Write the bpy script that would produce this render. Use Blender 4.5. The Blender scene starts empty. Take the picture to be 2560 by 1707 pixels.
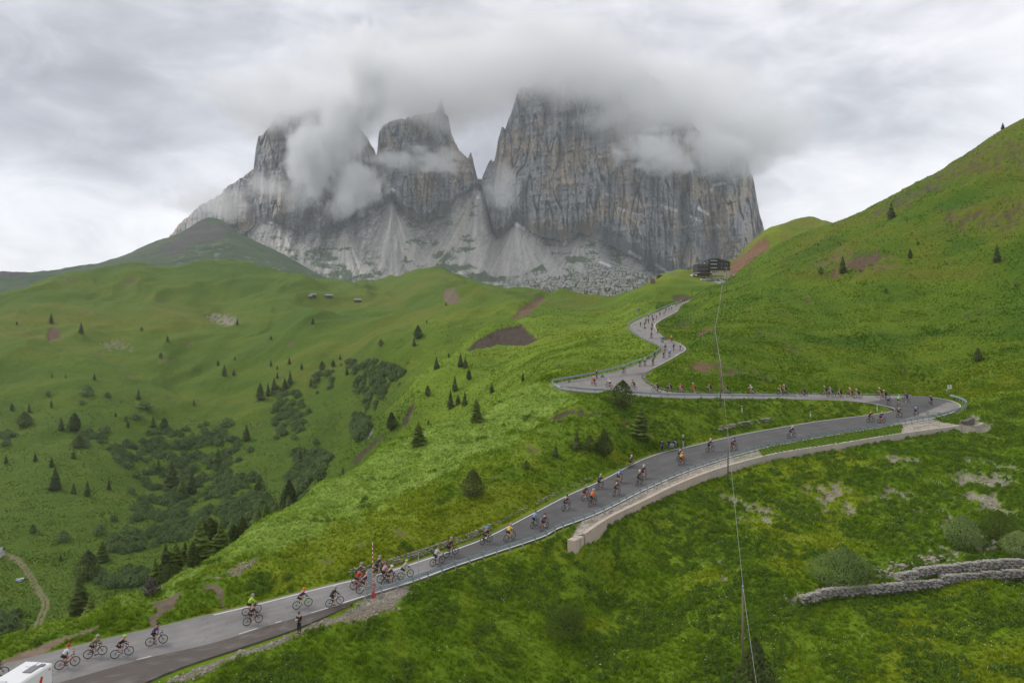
import bpy, bmesh, math, random
import numpy as np
from mathutils import Vector, Matrix, kdtree

random.seed(7)
rng = np.random.default_rng(11)
SC = bpy.context.scene
COL = SC.collection

# ------------------------------------------------------------------ camera, sky, sun, exposure
F = 2000.0          # focal length in photo pixels (photo is 2560 x 1707)
HV = 760.0          # row of the true horizon in the photo
CZ = 100.0          # camera height (m)
cam_d = bpy.data.cameras.new('camera')
cam = bpy.data.objects.new('camera', cam_d); COL.objects.link(cam)
cam.location = (0, 0, CZ); cam.rotation_euler = (math.radians(90), 0, 0)
cam_d.sensor_width = 36.0; cam_d.lens = 36.0 * F / 2560.0
cam_d.shift_x = 0.0; cam_d.shift_y = -(853.5 - HV) / 2560.0
cam_d.clip_start = 0.5; cam_d.clip_end = 30000
SC.camera = cam

SUN_EL, SUN_AZ = math.radians(44), math.radians(-66)      # azimuth from +Y towards +X: the light comes from the left, a little behind the hills
sun_dir = Vector((math.sin(SUN_AZ) * math.cos(SUN_EL), math.cos(SUN_AZ) * math.cos(SUN_EL), math.sin(SUN_EL)))
sun_d = bpy.data.lights.new('sun', 'SUN'); sun_d.energy = 1.5; sun_d.angle = math.radians(16); sun_d.color = (1.0, 0.965, 0.90)
sun = bpy.data.objects.new('sun', sun_d); COL.objects.link(sun)
sun.rotation_euler = sun_dir.to_track_quat('Z', 'Y').to_euler()
sun.location = (0, 0, 3000)

SC.view_settings.view_transform = 'Standard'; SC.view_settings.look = 'None'
SC.view_settings.exposure = 0.34; SC.view_settings.gamma = 1.0; SC.view_settings.use_curve_mapping = False
SC.cycles.use_denoising = True
SC.cycles.max_bounces = 12; SC.cycles.diffuse_bounces = 2; SC.cycles.glossy_bounces = 2
SC.cycles.transparent_max_bounces = 8; SC.cycles.volume_bounces = 8
SC.cycles.volume_step_rate = 1.0; SC.cycles.volume_max_steps = 96
SC.cycles.sample_clamp_indirect = 4.0

class NT:
    """small helper for node trees"""
    def __init__(s, tree):
        s.t = tree; s.n = tree.nodes; s.l = tree.links
    def node(s, typ, **kw):
        n = s.n.new(typ)
        for k, v in kw.items():
            setattr(n, k, v)
        return n
    def put(s, sock, v):
        if hasattr(v, 'is_output') or isinstance(v, bpy.types.NodeSocket):
            s.l.new(v, sock)
        else:
            sock.default_value = v
    def math(s, op, a, b=0.0, c=0.0, clamp=False):
        n = s.node('ShaderNodeMath', operation=op); n.use_clamp = clamp
        s.put(n.inputs[0], a); s.put(n.inputs[1], b); s.put(n.inputs[2], c)
        return n.outputs[0]
    def vmath(s, op, a, b=(0, 0, 0)):
        n = s.node('ShaderNodeVectorMath', operation=op)
        s.put(n.inputs[0], a)
        if op == 'SCALE': s.put(n.inputs['Scale'], b)
        else: s.put(n.inputs[1], b)
        return n.outputs['Value'] if op in ('DOT_PRODUCT', 'LENGTH') else n.outputs['Vector']
    def noise(s, vec, scale, detail=4.0, rough=0.55, dist=0.0):
        n = s.node('ShaderNodeTexNoise'); s.put(n.inputs['Vector'], vec)
        n.inputs['Scale'].default_value = scale; n.inputs['Detail'].default_value = detail
        n.inputs['Roughness'].default_value = rough; n.inputs['Distortion'].default_value = dist
        return n
    def mix(s, fac, a, b, typ='MIX'):
        n = s.node('ShaderNodeMix', data_type='RGBA', blend_type=typ)
        s.put(n.inputs[0], fac); s.put(n.inputs[6], a); s.put(n.inputs[7], b)
        return n.outputs[2]
    def ramp(s, fac, stops):
        n = s.node('ShaderNodeValToRGB'); s.put(n.inputs[0], fac)
        e = n.color_ramp.elements
        while len(e) < len(stops): e.new(0.5)
        for i, (p, c) in enumerate(stops):
            e[i].position = p; e[i].color = (*c, 1) if len(c) == 3 else c
        return n.outputs[0]

def rgba(c): return (c[0], c[1], c[2], 1.0)

def px_dir(u, v):
    return Vector(((u - 1280) / F, 1.0, (HV - v) / F)).normalized()

world = bpy.data.worlds.new('World'); SC.world = world; world.use_nodes = True
w = NT(world.node_tree); w.n.clear()
wout = w.node('ShaderNodeOutputWorld')
tc = w.node('ShaderNodeTexCoord').outputs['Generated']
sky = w.node('ShaderNodeTexSky', sky_type='NISHITA'); sky.sun_disc = False
sky.sun_elevation = SUN_EL; sky.sun_rotation = SUN_AZ; sky.altitude = 2200; sky.dust_density = 2.0
# cloud deck: soft large shapes, then smaller billows, all in direction space
flat = w.vmath('MULTIPLY', tc, (1.0, 1.0, 2.3))
warp = w.noise(flat, 2.6, 5, 0.55).outputs['Color']
wv = w.vmath('SCALE', w.vmath('SUBTRACT', warp, (0.5, 0.5, 0.5)), 0.20)
d1 = w.vmath('NORMALIZE', w.vmath('ADD', tc, wv))
L = w.math('ADD', 0.62, 0.0)
n1 = w.noise(flat, 2.7, 6, 0.5, 0.5).outputs['Fac']
n2 = w.noise(flat, 9.0, 6, 0.6, 0.6).outputs['Fac']
L = w.math('ADD', L, w.math('MULTIPLY', w.math('SUBTRACT', n1, 0.5), 1.15))
L = w.math('ADD', L, w.math('MULTIPLY', w.math('SUBTRACT', n2, 0.5), 0.74))
BLOBS = [  # photo column, row, radius (px), change in brightness: the cloud banks that can be seen
    (1450, 30, 360, 0.16), (2350, 90, 420, 0.30), (2000, 290, 110, 0.12), (1750, 300, 210, -0.16), (2150, 365, 150, -0.32),
    (2330, 480, 160, 0.24), (2030, 500, 130, 0.30), (60, 260, 230, -0.23), (120, 620, 200, 0.30), (480, 455, 140, 0.28),
    (450, 340, 150, -0.20), (250, 540, 100, -0.14), (650, 110, 260, 0.08), (1200, 320, 170, -0.16), (1450, 220, 220, -0.10), (60, 450, 110, 0.16), (1900, 380, 130, -0.14),
    (1300, 240, 420, -0.13), (450, 290, 300, -0.12), (1950, 230, 300, -0.08)]
for (u, v, r, dl) in BLOBS:
    dt = w.vmath('DOT_PRODUCT', d1, tuple(px_dir(u, v)))
    g = w.math('EXPONENT', w.math('MULTIPLY', w.math('SUBTRACT', dt, 1.0), 2.0 * (F / r) ** 2 * 0.5))
    L = w.math('ADD', L, w.math('MULTIPLY', g, dl))
cloudcol = w.ramp(L, [(0.0, (0.21, 0.215, 0.24)), (0.30, (0.365, 0.370, 0.405)), (0.55, (0.565, 0.570, 0.605)), (0.78, (0.80, 0.80, 0.83)), (1.0, (0.96, 0.955, 0.965))])
bgs = w.node('ShaderNodeBackground'); w.l.new(sky.outputs[0], bgs.inputs[0]); bgs.inputs[1].default_value = 0.10
bgc = w.node('ShaderNodeBackground'); w.l.new(cloudcol, bgc.inputs[0]); bgc.inputs[1].default_value = 1.0
mx = w.node('ShaderNodeMixShader'); mx.inputs[0].default_value = 0.94
w.l.new(bgs.outputs[0], mx.inputs[1]); w.l.new(bgc.outputs[0], mx.inputs[2])
w.l.new(mx.outputs[0], wout.inputs[0])
world.cycles.sampling_method = 'MANUAL'; world.cycles.sample_map_resolution = 512

# ------------------------------------------------------------------ helpers
def P(u, v, Y):
    """a photo pixel at a known distance -> a place in the world"""
    return Vector(((u - 1280) / F * Y, Y, CZ + (HV - v) / F * Y))

def tag(o, label=None, cat=None, group=None, kind=None):
    if label: o['label'] = label
    if cat: o['category'] = cat
    if group: o['group'] = group
    if kind: o['kind'] = kind
    return o

def link(name, me, m=None, parent=None):
    o = bpy.data.objects.new(name, me); COL.objects.link(o)
    if m is not None and me is not None:
        if not me.materials: me.materials.append(None)
        o.material_slots[0].link = 'OBJECT'; o.material_slots[0].material = m
    if parent is not None: o.parent = parent
    return o

def empty(name, loc=(0, 0, 0), rz=0.0):
    o = bpy.data.objects.new(name, None); COL.objects.link(o)
    o.location = loc; o.rotation_euler = (0, 0, rz); o.empty_display_size = 0.2
    return o

def mesh_np(name, V, Fq, smooth=True, attrs=None, tri=False):
    """fast mesh from numpy arrays; Fq (n,4) quads or (n,3) triangles"""
    V = np.asarray(V, dtype=np.float32); Fq = np.asarray(Fq, dtype=np.int32)
    me = bpy.data.meshes.new(name); k = Fq.shape[1]
    me.vertices.add(len(V)); me.vertices.foreach_set('co', V.ravel())
    me.loops.add(Fq.size); me.loops.foreach_set('vertex_index', Fq.ravel())
    me.polygons.add(len(Fq)); me.polygons.foreach_set('loop_start', np.arange(0, Fq.size, k, dtype=np.int32))
    me.polygons.foreach_set('use_smooth', np.full(len(Fq), smooth))
    me.update(calc_edges=True)
    for nm, (typ, arr) in (attrs or {}).items():
        a = me.attributes.new(nm, typ, 'POINT')
        key = 'color' if typ == 'FLOAT_COLOR' else ('vector' if typ == 'FLOAT_VECTOR' else 'value')
        a.data.foreach_set(key, np.asarray(arr, dtype=np.float32).ravel())
    return me

def grid_faces(nr, nc):
    i = np.arange(nr - 1)[:, None] * nc + np.arange(nc - 1)[None, :]
    return np.stack([i, i + 1, i + nc + 1, i + nc], -1).reshape(-1, 4)

class MB:
    """collects shapes into one mesh"""
    def __init__(s): s.v = []; s.f = []
    def add(s, vs, fs):
        o = len(s.v); s.v += [tuple(x) for x in vs]; s.f += [tuple(i + o for i in f) for f in fs]; return s
    def box(s, c, size, rz=0.0, bev=0.0):
        hx, hy, hz = size[0] / 2, size[1] / 2, size[2] / 2
        ca, sa = math.cos(rz), math.sin(rz); vs = []
        if bev <= 0:
            for z in (-hz, hz):
                for (x, y) in ((-hx, -hy), (hx, -hy), (hx, hy), (-hx, hy)): vs.append((x, y, z))
            fs = [(3, 2, 1, 0), (4, 5, 6, 7), (0, 1, 5, 4), (1, 2, 6, 5), (2, 3, 7, 6), (3, 0, 4, 7)]
        else:
            b = min(bev, hx * .9, hy * .9, hz * .9)
            for z, i in ((-hz, b), (-hz + b, 0), (hz - b, 0), (hz, b)):
                for (x, y) in ((-hx + i, -hy + b + i * .0), (-hx + b, -hy + i), (hx - b, -hy + i), (hx - i, -hy + b), (hx - i, hy - b), (hx - b, hy - i), (-hx + b, hy - i), (-hx + i, hy - b)):
                    vs.append((x, y, z))
            fs = [tuple(range(7, -1, -1)), tuple(range(24, 32))]
            for k in range(3):
                for j in range(8): fs.append((k * 8 + j, k * 8 + (j + 1) % 8, k * 8 + 8 + (j + 1) % 8, k * 8 + 8 + j))
        return s.add([(c[0] + x * ca - y * sa, c[1] + x * sa + y * ca, c[2] + z) for x, y, z in vs], fs)
    def tube(s, pts, r, n=6, closed=False, cap=True):
        pts = [Vector(p) for p in pts]; m = len(pts); rr = r if isinstance(r, (list, tuple)) else [r] * m
        vs = []; up = Vector((0, 0, 1))
        for i, p in enumerate(pts):
            a = pts[(i - 1) % m] if (closed or i > 0) else p
            b = pts[(i + 1) % m] if (closed or i < m - 1) else p
            d = (b - a).normalized() if (b - a).length > 1e-9 else Vector((0, 0, 1))
            ref = up if abs(d.dot(up)) < 0.95 else Vector((1, 0, 0))
            x = d.cross(ref).normalized(); y = x.cross(d)
            for k in range(n):
                t = 2 * math.pi * k / n
                vs.append(p + (x * math.cos(t) + y * math.sin(t)) * rr[i])
        fs = []
        for i in range(m if closed else m - 1):
            for k in range(n):
                a = i * n + k; b = i * n + (k + 1) % n; c = ((i + 1) % m) * n + (k + 1) % n; d = ((i + 1) % m) * n + k
                fs.append((a, b, c, d))
        if cap and not closed:
            fs.append(tuple(range(n - 1, -1, -1))); fs.append(tuple((m - 1) * n + k for k in range(n)))
        return s.add(vs, fs)
    def prism(s, poly, axis, a, b):
        """polygon (list of 2-d points) pushed along an axis from a to b"""
        def pt(p, t):
            return (t, p[0], p[1]) if axis == 'x' else ((p[0], t, p[1]) if axis == 'y' else (p[0], p[1], t))
        n = len(poly); vs = [pt(p, a) for p in poly] + [pt(p, b) for p in poly]
        fs = [tuple(range(n - 1, -1, -1)), tuple(range(n, 2 * n))] + [(i, (i + 1) % n, n + (i + 1) % n, n + i) for i in range(n)]
        return s.add(vs, fs)
    def mesh(s, name, smooth=False):
        me = bpy.data.meshes.new(name); me.from_pydata(s.v, [], s.f)
        me.update()
        bm = bmesh.new(); bm.from_mesh(me); bmesh.ops.recalc_face_normals(bm, faces=bm.faces); bm.to_mesh(me); bm.free()
        if smooth:
            for p in me.polygons: p.use_smooth = True
        return me
    def build(s, name, m, parent=None, smooth=False):
        return link(name, s.mesh(name, smooth), m, parent)

def copy_tree(o, parent=None):
    c = o.copy(); COL.objects.link(c); c.parent = parent
    for ch in o.children: copy_tree(ch, c)
    return c

# numpy gradient noise ---------------------------------------------------------
_perm = rng.permutation(512).astype(np.int32); _perm = np.concatenate([_perm, _perm, _perm])
_ang = rng.random(512) * 2 * np.pi
_gx, _gy = np.cos(_ang), np.sin(_ang)
def pn(x, y):
    xi = np.floor(x).astype(np.int64); yi = np.floor(y).astype(np.int64)
    xf = x - xi; yf = y - yi
    def g(ix, iy, fx, fy):
        h = _perm[(_perm[ix & 511] + iy) & 511]
        return _gx[h] * fx + _gy[h] * fy
    u = xf * xf * xf * (xf * (xf * 6 - 15) + 10); v = yf * yf * yf * (yf * (yf * 6 - 15) + 10)
    a = g(xi, yi, xf, yf); b = g(xi + 1, yi, xf - 1, yf); c = g(xi, yi + 1, xf, yf - 1); d = g(xi + 1, yi + 1, xf - 1, yf - 1)
    return ((a + u * (b - a)) + v * ((c + u * (d - c)) - (a + u * (b - a)))) * 1.5
def fbm(x, y, oct=4, gain=0.5, lac=2.03):
    s = 0.0; a = 1.0
    for i in range(oct):
        s = s + a * pn(x + 17.3 * i, y - 9.1 * i); x = x * lac; y = y * lac; a *= gain
    return s
def ridged(x, y, oct=4, gain=0.5):
    s = 0.0; a = 1.0
    for i in range(oct):
        s = s + a * (1 - 2 * np.abs(pn(x + 31.7 * i, y + 5.3 * i))); x = x * 2.1; y = y * 2.1; a *= gain
    return s
def sstep(a, b, x):
    t = np.clip((x - a) / (b - a), 0, 1); return t * t * (3 - 2 * t)
def in_poly(px, py, poly):
    r = np.zeros(px.shape, bool); n = len(poly)
    for i in range(n):
        x1, y1 = poly[i]; x2, y2 = poly[(i + 1) % n]
        c = ((y1 > py) != (y2 > py)) & (px < (x2 - x1) * (py - y1) / ((y2 - y1) if y2 != y1 else 1e-9) + x1)
        r ^= c
    return r

# materials ---------------------------------------------------------------------
_mats = {}
def mat(name, col, rough=0.6, var=0.12, scale=6.0, metal=0.0, bump=0.0, spec=0.4):
    """plain procedural paint/cloth/metal with a little uneven tone"""
    if name in _mats: return _mats[name]
    m = bpy.data.materials.new(name); m.use_nodes = True; t = NT(m.node_tree)
    b = t.n['Principled BSDF']
    o = t.node('ShaderNodeTexCoord').outputs['Object']
    n = t.noise(o, scale, 4, 0.6).outputs['Fac']
    k = t.math('MULTIPLY_ADD', n, 2 * var, 1.0 - var)
    c = t.mix(1.0, rgba(col), (1, 1, 1, 1), 'MULTIPLY')
    t.l.new(t.vmath('SCALE', c, k), b.inputs['Base Color'])
    b.inputs['Roughness'].default_value = rough; b.inputs['Metallic'].default_value = metal
    b.inputs['Specular IOR Level'].default_value = spec
    if bump:
        bn = t.node('ShaderNodeBump'); bn.inputs['Strength'].default_value = bump
        t.l.new(n, bn.inputs['Height']); t.l.new(bn.outputs[0], b.inputs['Normal'])
    _mats[name] = m
    return m
# ------------------------------------------------------------------ the road: edges measured along its length
def zt(u): return float(np.interp(u, [-200, 170, 640, 1025, 1400, 1770, 2180, 2420], [-27.9, -27.0, -26.0, -24.6, -22.8, -20.2, -18.0, -17.3]))
def PZ(u, v, z):
    Y = -z * F / (v - HV); return Vector(((u - 1280) / F * Y, Y, CZ + z))
far_lo = [(-260, 1722), (-120, 1690), (0, 1661), (117, 1631), (284, 1590), (391, 1566), (533, 1532), (639, 1507), (799, 1466), (887, 1445), (973, 1423), (1142, 1367), (1219, 1337), (1311, 1290),
          (1416, 1236), (1502, 1198), (1589, 1153), (1655, 1129), (1714, 1116), (1821, 1091), (1910, 1074), (2043, 1052), (2158, 1038), (2216, 1029)]
near_lo = [(-200, 1800), (0, 1746), (153, 1704), (355, 1647), (526, 1608), (675, 1562), (799, 1527), (909, 1492), (1037, 1453), (1133, 1418), (1228, 1386), (1356, 1343), (1400, 1320), (1502, 1281), (1617, 1223),
           (1719, 1179), (1821, 1145), (1910, 1121), (2000, 1103), (2072, 1090), (2216, 1067), (2330, 1047)]
def lo(pt, far): return PZ(pt[0], pt[1], zt(pt[0] + (45 if far else -45)))
A3 = [lo(p, True) for p in far_lo]; B3 = [lo(p, False) for p in near_lo]
def resample(pts, n):
    pts = [Vector(p) for p in pts]; out = []
    L = [0.0]
    for a, b in zip(pts, pts[1:]): L.append(L[-1] + (b - a).length)
    # catmull-rom through the points, even steps
    for k in range(n):
        s = L[-1] * k / (n - 1); i = min(max(int(np.searchsorted(L, s, side='right')) - 1, 0), len(pts) - 2)
        t = (s - L[i]) / max(L[i + 1] - L[i], 1e-9)
        p0 = pts[max(i - 1, 0)]; p1 = pts[i]; p2 = pts[i + 1]; p3 = pts[min(i + 2, len(pts) - 1)]
        m1 = (p2 - p0) * 0.5; m2 = (p3 - p1) * 0.5
        out.append((2 * t**3 - 3 * t**2 + 1) * p1 + (t**3 - 2 * t**2 + t) * m1 + (-2 * t**3 + 3 * t**2) * p2 + (t**3 - t**2) * m2)
    return out
N_LO = 260
A_lo, B_lo = resample(A3, N_LO), resample(B3, N_LO)
# (inner/left px, outer/right px, z): right-hand hairpin, upper stretch, left-hand hairpin, the climb to the pass
UP = [((2228, 1026), (2372, 1036), -17.6), ((2231, 1022), (2402, 1020), -17.3), ((2222, 1018), (2396, 1008), -17.1), ((2200, 1013), (2360, 997), -17.0), ((2170, 1007), (2302, 990.5), -16.8),
      ((2110, 1001), (2187, 988.5), -16.6), ((2000, 998), (2072, 986), -16.3), ((1900, 997), (1960, 985), -16.05), ((1800, 996), (1850, 984), -15.7), ((1700, 995), (1740, 983), -15.4),
      ((1610, 991), (1672, 979), -15.0), ((1540, 985), (1640, 970), -14.75), ((1461, 980), (1615, 957), -14.4), ((1402, 973), (1606, 947), -14.15), ((1384, 963), (1605, 940), -13.9), ((1397, 956), (1609, 935), -13.65),
      ((1478, 941), (1618, 930), -13.35), ((1558, 922), (1634, 921), -12.85), ((1619, 899), (1663, 906), -12.1), ((1644, 885), (1698, 886), -11.1), ((1653, 875), (1716, 873), -10.4),
      ((1646, 864), (1703, 860), -9.6), ((1621, 853), (1678, 850), -8.9), ((1593, 838), (1657, 841), -8.0), ((1574, 822), (1643, 825), -6.9)]
UA = [PZ(a[0], a[1], z) for a, b, z in UP]; UB = [PZ(b[0], b[1], z) for a, b, z in UP]
# beyond the crest the road is given by distance
for (ua, va, ub, vb, Y) in [(1577, 811, 1640, 811, 236), (1601, 798, 1657, 798, 262), (1639, 782, 1688, 782, 292), (1677, 765, 1718, 765, 330), (1722, 750, 1756, 750, 365), (1765, 731, 1795, 731, 398), (1786, 717, 1814, 716, 420), (1796, 709, 1826, 708, 440), (1775, 703, 1832, 701, 470)]:
    UA.append(P(ua, va, Y)); UB.append(P(ub, vb, Y))
N_UP = 420
def resample_pair(A, B, n):
    M = [(a + b) * 0.5 for a, b in zip(A, B)]; L = [0.0]
    for a, b in zip(M, M[1:]): L.append(L[-1] + max((b - a).length, 1.0))
    oa, ob = [], []
    for k in range(n):
        s = L[-1] * k / (n - 1); i = min(max(int(np.searchsorted(L, s, side='right')) - 1, 0), len(A) - 2)
        t = (s - L[i]) / (L[i + 1] - L[i])
        for S, o in ((A, oa), (B, ob)):
            p0 = S[max(i - 1, 0)]; p1 = S[i]; p2 = S[i + 1]; p3 = S[min(i + 2, len(S) - 1)]
            m1 = (p2 - p0) * 0.5; m2 = (p3 - p1) * 0.5
            o.append((2 * t**3 - 3 * t**2 + 1) * p1 + (t**3 - 2 * t**2 + t) * m1 + (-2 * t**3 + 3 * t**2) * p2 + (t**3 - t**2) * m2)
    return oa, ob
A_up, B_up = resample_pair(UA, UB, N_UP)
# one ribbon: the lower stretch runs straight on into the hairpin
RA = A_lo + A_up[1:]; RB = B_lo + B_up[1:]
RAn = np.array([tuple(p) for p in RA]); RBn = np.array([tuple(p) for p in RB])
# gravel shoulder at the bottom left, on the near side
sh_in = [(-200, 1800), (0, 1746), (153, 1704), (355, 1647), (526, 1608), (675, 1562), (799, 1527), (880, 1500)]
sh_out = [(160, 1815), (250, 1765), (340, 1716), (450, 1668), (600, 1618), (735, 1572), (835, 1530), (890, 1505)]
SA = resample([lo(p, False) for p in sh_in], 90); SB = resample([PZ(p[0], p[1], zt(p[0] - 90) - 0.12) for p in sh_out], 90)
SAn = np.array([tuple(p) for p in SA]); SBn = np.array([tuple(p) for p in SB])

# ------------------------------------------------------------------ terrain: surveyed points (column, row, distance)
CP = []
def cp(*pts): CP.extend(pts)
# the slope under the camera and below the road
cp((-200, 1900, 52), (400, 1760, 55.5), (700, 1712, 57.5), (1000, 1707, 60), (1300, 1707, 61.5), (1600, 1707, 62), (1900, 1707, 61.5), (2300, 1707, 60), (2560, 1707, 59), (2900, 1690, 58))
cp((-300, 2700, 36), (300, 2650, 36), (900, 2500, 38), (1500, 2400, 40), (2100, 2400, 40), (2800, 2400, 40))
cp((750, 1592, 62.5), (600, 1650, 60), (500, 1690, 58), (950, 1522, 66), (1000, 1545, 65), (1100, 1500, 68), (1100, 1600, 63.5), (1300, 1450, 73), (1300, 1560, 67), (1500, 1450, 77.5), (1500, 1560, 70), (1650, 1350, 85),
   (1800, 1300, 89), (1800, 1450, 76), (1800, 1580, 67.5), (2100, 1250, 92), (2100, 1340, 84), (1960, 1390, 79), (2400, 1200, 97), (2400, 1310, 84), (2560, 1150, 103), (2560, 1290, 86), (2850, 1250, 90), (2900, 1400, 74), (2560, 1600, 64),
   (2000, 1510, 70.4), (2170, 1486, 72.4), (2340, 1463, 74), (2560, 1444, 75), (2300, 1530, 69.5), (2300, 1610, 64.5), (2000, 1580, 67))
# foot of the retaining wall
WALL_BASE = [(1432, 1371, -24.0), (1463, 1362, -23.75), (1526, 1317, -23.3), (1605, 1275, -22.7), (1683, 1239, -22.05), (1755, 1208, -21.5), (1820, 1184, -21.1), (1900, 1162, -20.6), (1972, 1149, -20.2), (2101, 1126, -19.4), (2244, 1102, -18.8), (2402, 1076, -18.2)]
for (u, v, z) in WALL_BASE:
    p = PZ(u, v + 4, z); cp((u, v + 4, p.y))
# the bank above the lower road and the spur
cp((300, 1540, 67), (150, 1590, 64.5), (-150, 1660, 60.5), (700, 1440, 74), (850, 1390, 77.5), (850, 1300, 88), (850, 1250, 97), (700, 1370, 80), (700, 1330, 86), (560, 1430, 75), (1000, 1350, 80), (1000, 1250, 92), (1000, 1160, 110), (1110, 1310, 84), (1180, 1235, 92), (1200, 1150, 103), (1200, 1060, 122),
   (1280, 1225, 93), (1350, 1130, 104), (1350, 1030, 122), (1420, 1060, 114), (1440, 1010, 121), (1500, 1140, 105.5), (1500, 1080, 111), (1600, 1050, 119), (1660, 1075, 118), (1700, 1040, 123), (1540, 978, 127), (1500, 990, 125.5), (1560, 1005, 124), (1800, 1050, 125.5), (1800, 1012, 129), (1950, 1010, 130), (2100, 1018, 131))
CREST = [(-200, 1690, 61), (0, 1605, 66.5), (140, 1555, 69), (280, 1500, 72), (450, 1430, 78), (560, 1375, 84), (650, 1300, 93), (800, 1210, 106), (950, 1120, 121), (1100, 1055, 131), (1270, 988, 140)]
cp(*CREST)
cp((-200, 2050, 76), (0, 1900, 80), (140, 1850, 83), (280, 1760, 88), (450, 1640, 96), (560, 1560, 102), (650, 1480, 111), (800, 1390, 127), (950, 1260, 145), (1100, 1160, 158), (1270, 1080, 168),
   (280, 1790, 120), (560, 1650, 140), (800, 1480, 165), (1000, 1250, 190))
# valley on the left
cp((100, 1500, 205), (0, 1560, 190), (-200, 1560, 190), (200, 1570, 182), (300, 1400, 232), (100, 1300, 262), (430, 1270, 300), (560, 1290, 260), (200, 1150, 325), (500, 1150, 355), (700, 1150, 350), (780, 1060, 400), (550, 1010, 450), (0, 1000, 420), (-200, 1000, 420), (300, 900, 500), (150, 870, 505), (0, 880, 480),
   (700, 900, 520), (850, 900, 480), (900, 1000, 410), (300, 800, 620), (420, 855, 560), (550, 780, 680), (800, 760, 720), (0, 800, 560), (-200, 830, 560), (150, 780, 600), (640, 830, 590), (760, 830, 560))
HILL = [(-250, 800, 600), (0, 760, 640), (100, 725, 680), (200, 692, 720), (330, 666, 780), (450, 669, 800), (560, 669, 820), (700, 690, 840), (800, 705, 850), (930, 716, 850), (1000, 700, 830), (1090, 673, 800), (1180, 696, 780), (1240, 716, 760), (1400, 749, 700), (1500, 746, 640)]
cp(*HILL)
cp(*[(u, v + 62 + (20 if u > 1200 else 0), Y * 1.22) for (u, v, Y) in HILL])
cp((-250, 900, 1400), (330, 830, 1400), (900, 830, 1400), (1500, 830, 1400), (2000, 760, 1400), (2600, 760, 1400))
# spurs on the far side of the gully
SP2 = [(821, 1134, 230), (923, 1057, 245), (987, 1006, 256), (1051, 936, 270), (1111, 904, 288), (1172, 856, 308), (1210, 838, 318), (1306, 812, 330), (1380, 800, 338)]
cp(*SP2); cp(*[(u, v + 75, Y * 1.15) for (u, v, Y) in SP2[:6]])
cp((1100, 1000, 232), (1200, 950, 232), (1300, 905, 228), (1000, 1085, 214), (1400, 855, 245), (1330, 850, 285), (1260, 865, 285), (1460, 830, 240), (1500, 852, 205), (1450, 902, 170), (1350, 942, 153), (1540, 872, 188), (1300, 985, 175), (1180, 1065, 180))
cp((958, 869, 430), (1019, 837, 450), (1083, 780, 520), (1124, 760, 560), (1100, 850, 400), (1200, 800, 430), (1300, 780, 450), (1250, 740, 600), (1380, 790, 420), (1160, 735, 680), (900, 800, 640), (950, 760, 720), (1330, 760, 560), (1450, 775, 430), (1520, 775, 400))
# the slope up to the pass, and the plateau with the hotel
cp((1664, 792, 258), (1690, 774, 286), (1700, 769, 300), (1706, 764, 314), (1722, 755, 322), (1738, 745, 334), (1758, 735, 348), (1600, 722, 432), (1640, 708, 444), (1560, 742, 410), (1660, 740, 400), (1720, 722, 430), (1760, 712, 445), (1700, 698, 492), (1790, 699, 490), (1860, 697, 490), (1760, 703, 470), (1810, 702, 470), (1840, 699, 480), (1745, 700, 485), (1700, 696, 540), (1800, 696, 560), (1620, 735, 520), (1560, 770, 520), (1700, 720, 680), (1650, 760, 800), (1560, 790, 340), (1640, 757, 360), (1600, 765, 360), (1530, 820, 300))
# the hillside on the right
cp((1900, 958, 149), (2150, 962, 155), (2300, 962, 160), (2450, 950, 152), (2560, 1000, 133), (2480, 1052, 124), (2480, 1100, 116), (1800, 930, 156), (1700, 918, 163), (1650, 928, 155), (1730, 892, 172), (1800, 850, 188), (1900, 900, 168), (2000, 850, 193), (2200, 850, 190), (2400, 850, 184), (2560, 850, 172),
   (1900, 750, 248), (1850, 800, 215), (2100, 760, 236), (2300, 750, 226), (2500, 750, 208), (1735, 800, 245), (1720, 778, 280), (1800, 765, 262), (1850, 700, 318), (2000, 680, 280), (2200, 650, 262), (2400, 620, 250), (2560, 600, 238), (2000, 612, 340), (2200, 545, 318), (2400, 480, 300), (2560, 420, 290), (2850, 350, 270), (2850, 600, 225), (2850, 850, 170), (2850, 1050, 118))
CR = [(1715, 762, 352), (1760, 732, 372), (1830, 690, 392), (1900, 642, 402), (1990, 590, 402), (2050, 566, 395), (2130, 536, 385), (2230, 480, 375), (2300, 436, 368), (2400, 376, 362), (2500, 313, 355), (2560, 286, 350), (2850, 150, 340)]
cp(*CR)
cp(*[(u, v + 40 + (u - 1700) * 0.06, Y * 1.18) for (u, v, Y) in CR[3:]])
# the hill with the landslip behind the hotel
HB = [(1824, 652, 640), (1870, 622, 640), (1911, 592, 640), (1960, 574, 650), (2042, 566, 660), (2150, 560, 670), (2500, 470, 680), (2850, 400, 690)]
cp(*HB); cp(*[(u, v + 60, Y * 1.2) for (u, v, Y) in HB])
cp((1850, 690, 560), (1900, 680, 540), (1950, 660, 540), (2050, 650, 560))
for p in RA[::9] + RB[::9] + SB[::12]:
    Y = p.y; cp(((p.x / Y) * F + 1280, HV - (p.z - CZ) / Y * F, Y))

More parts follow.
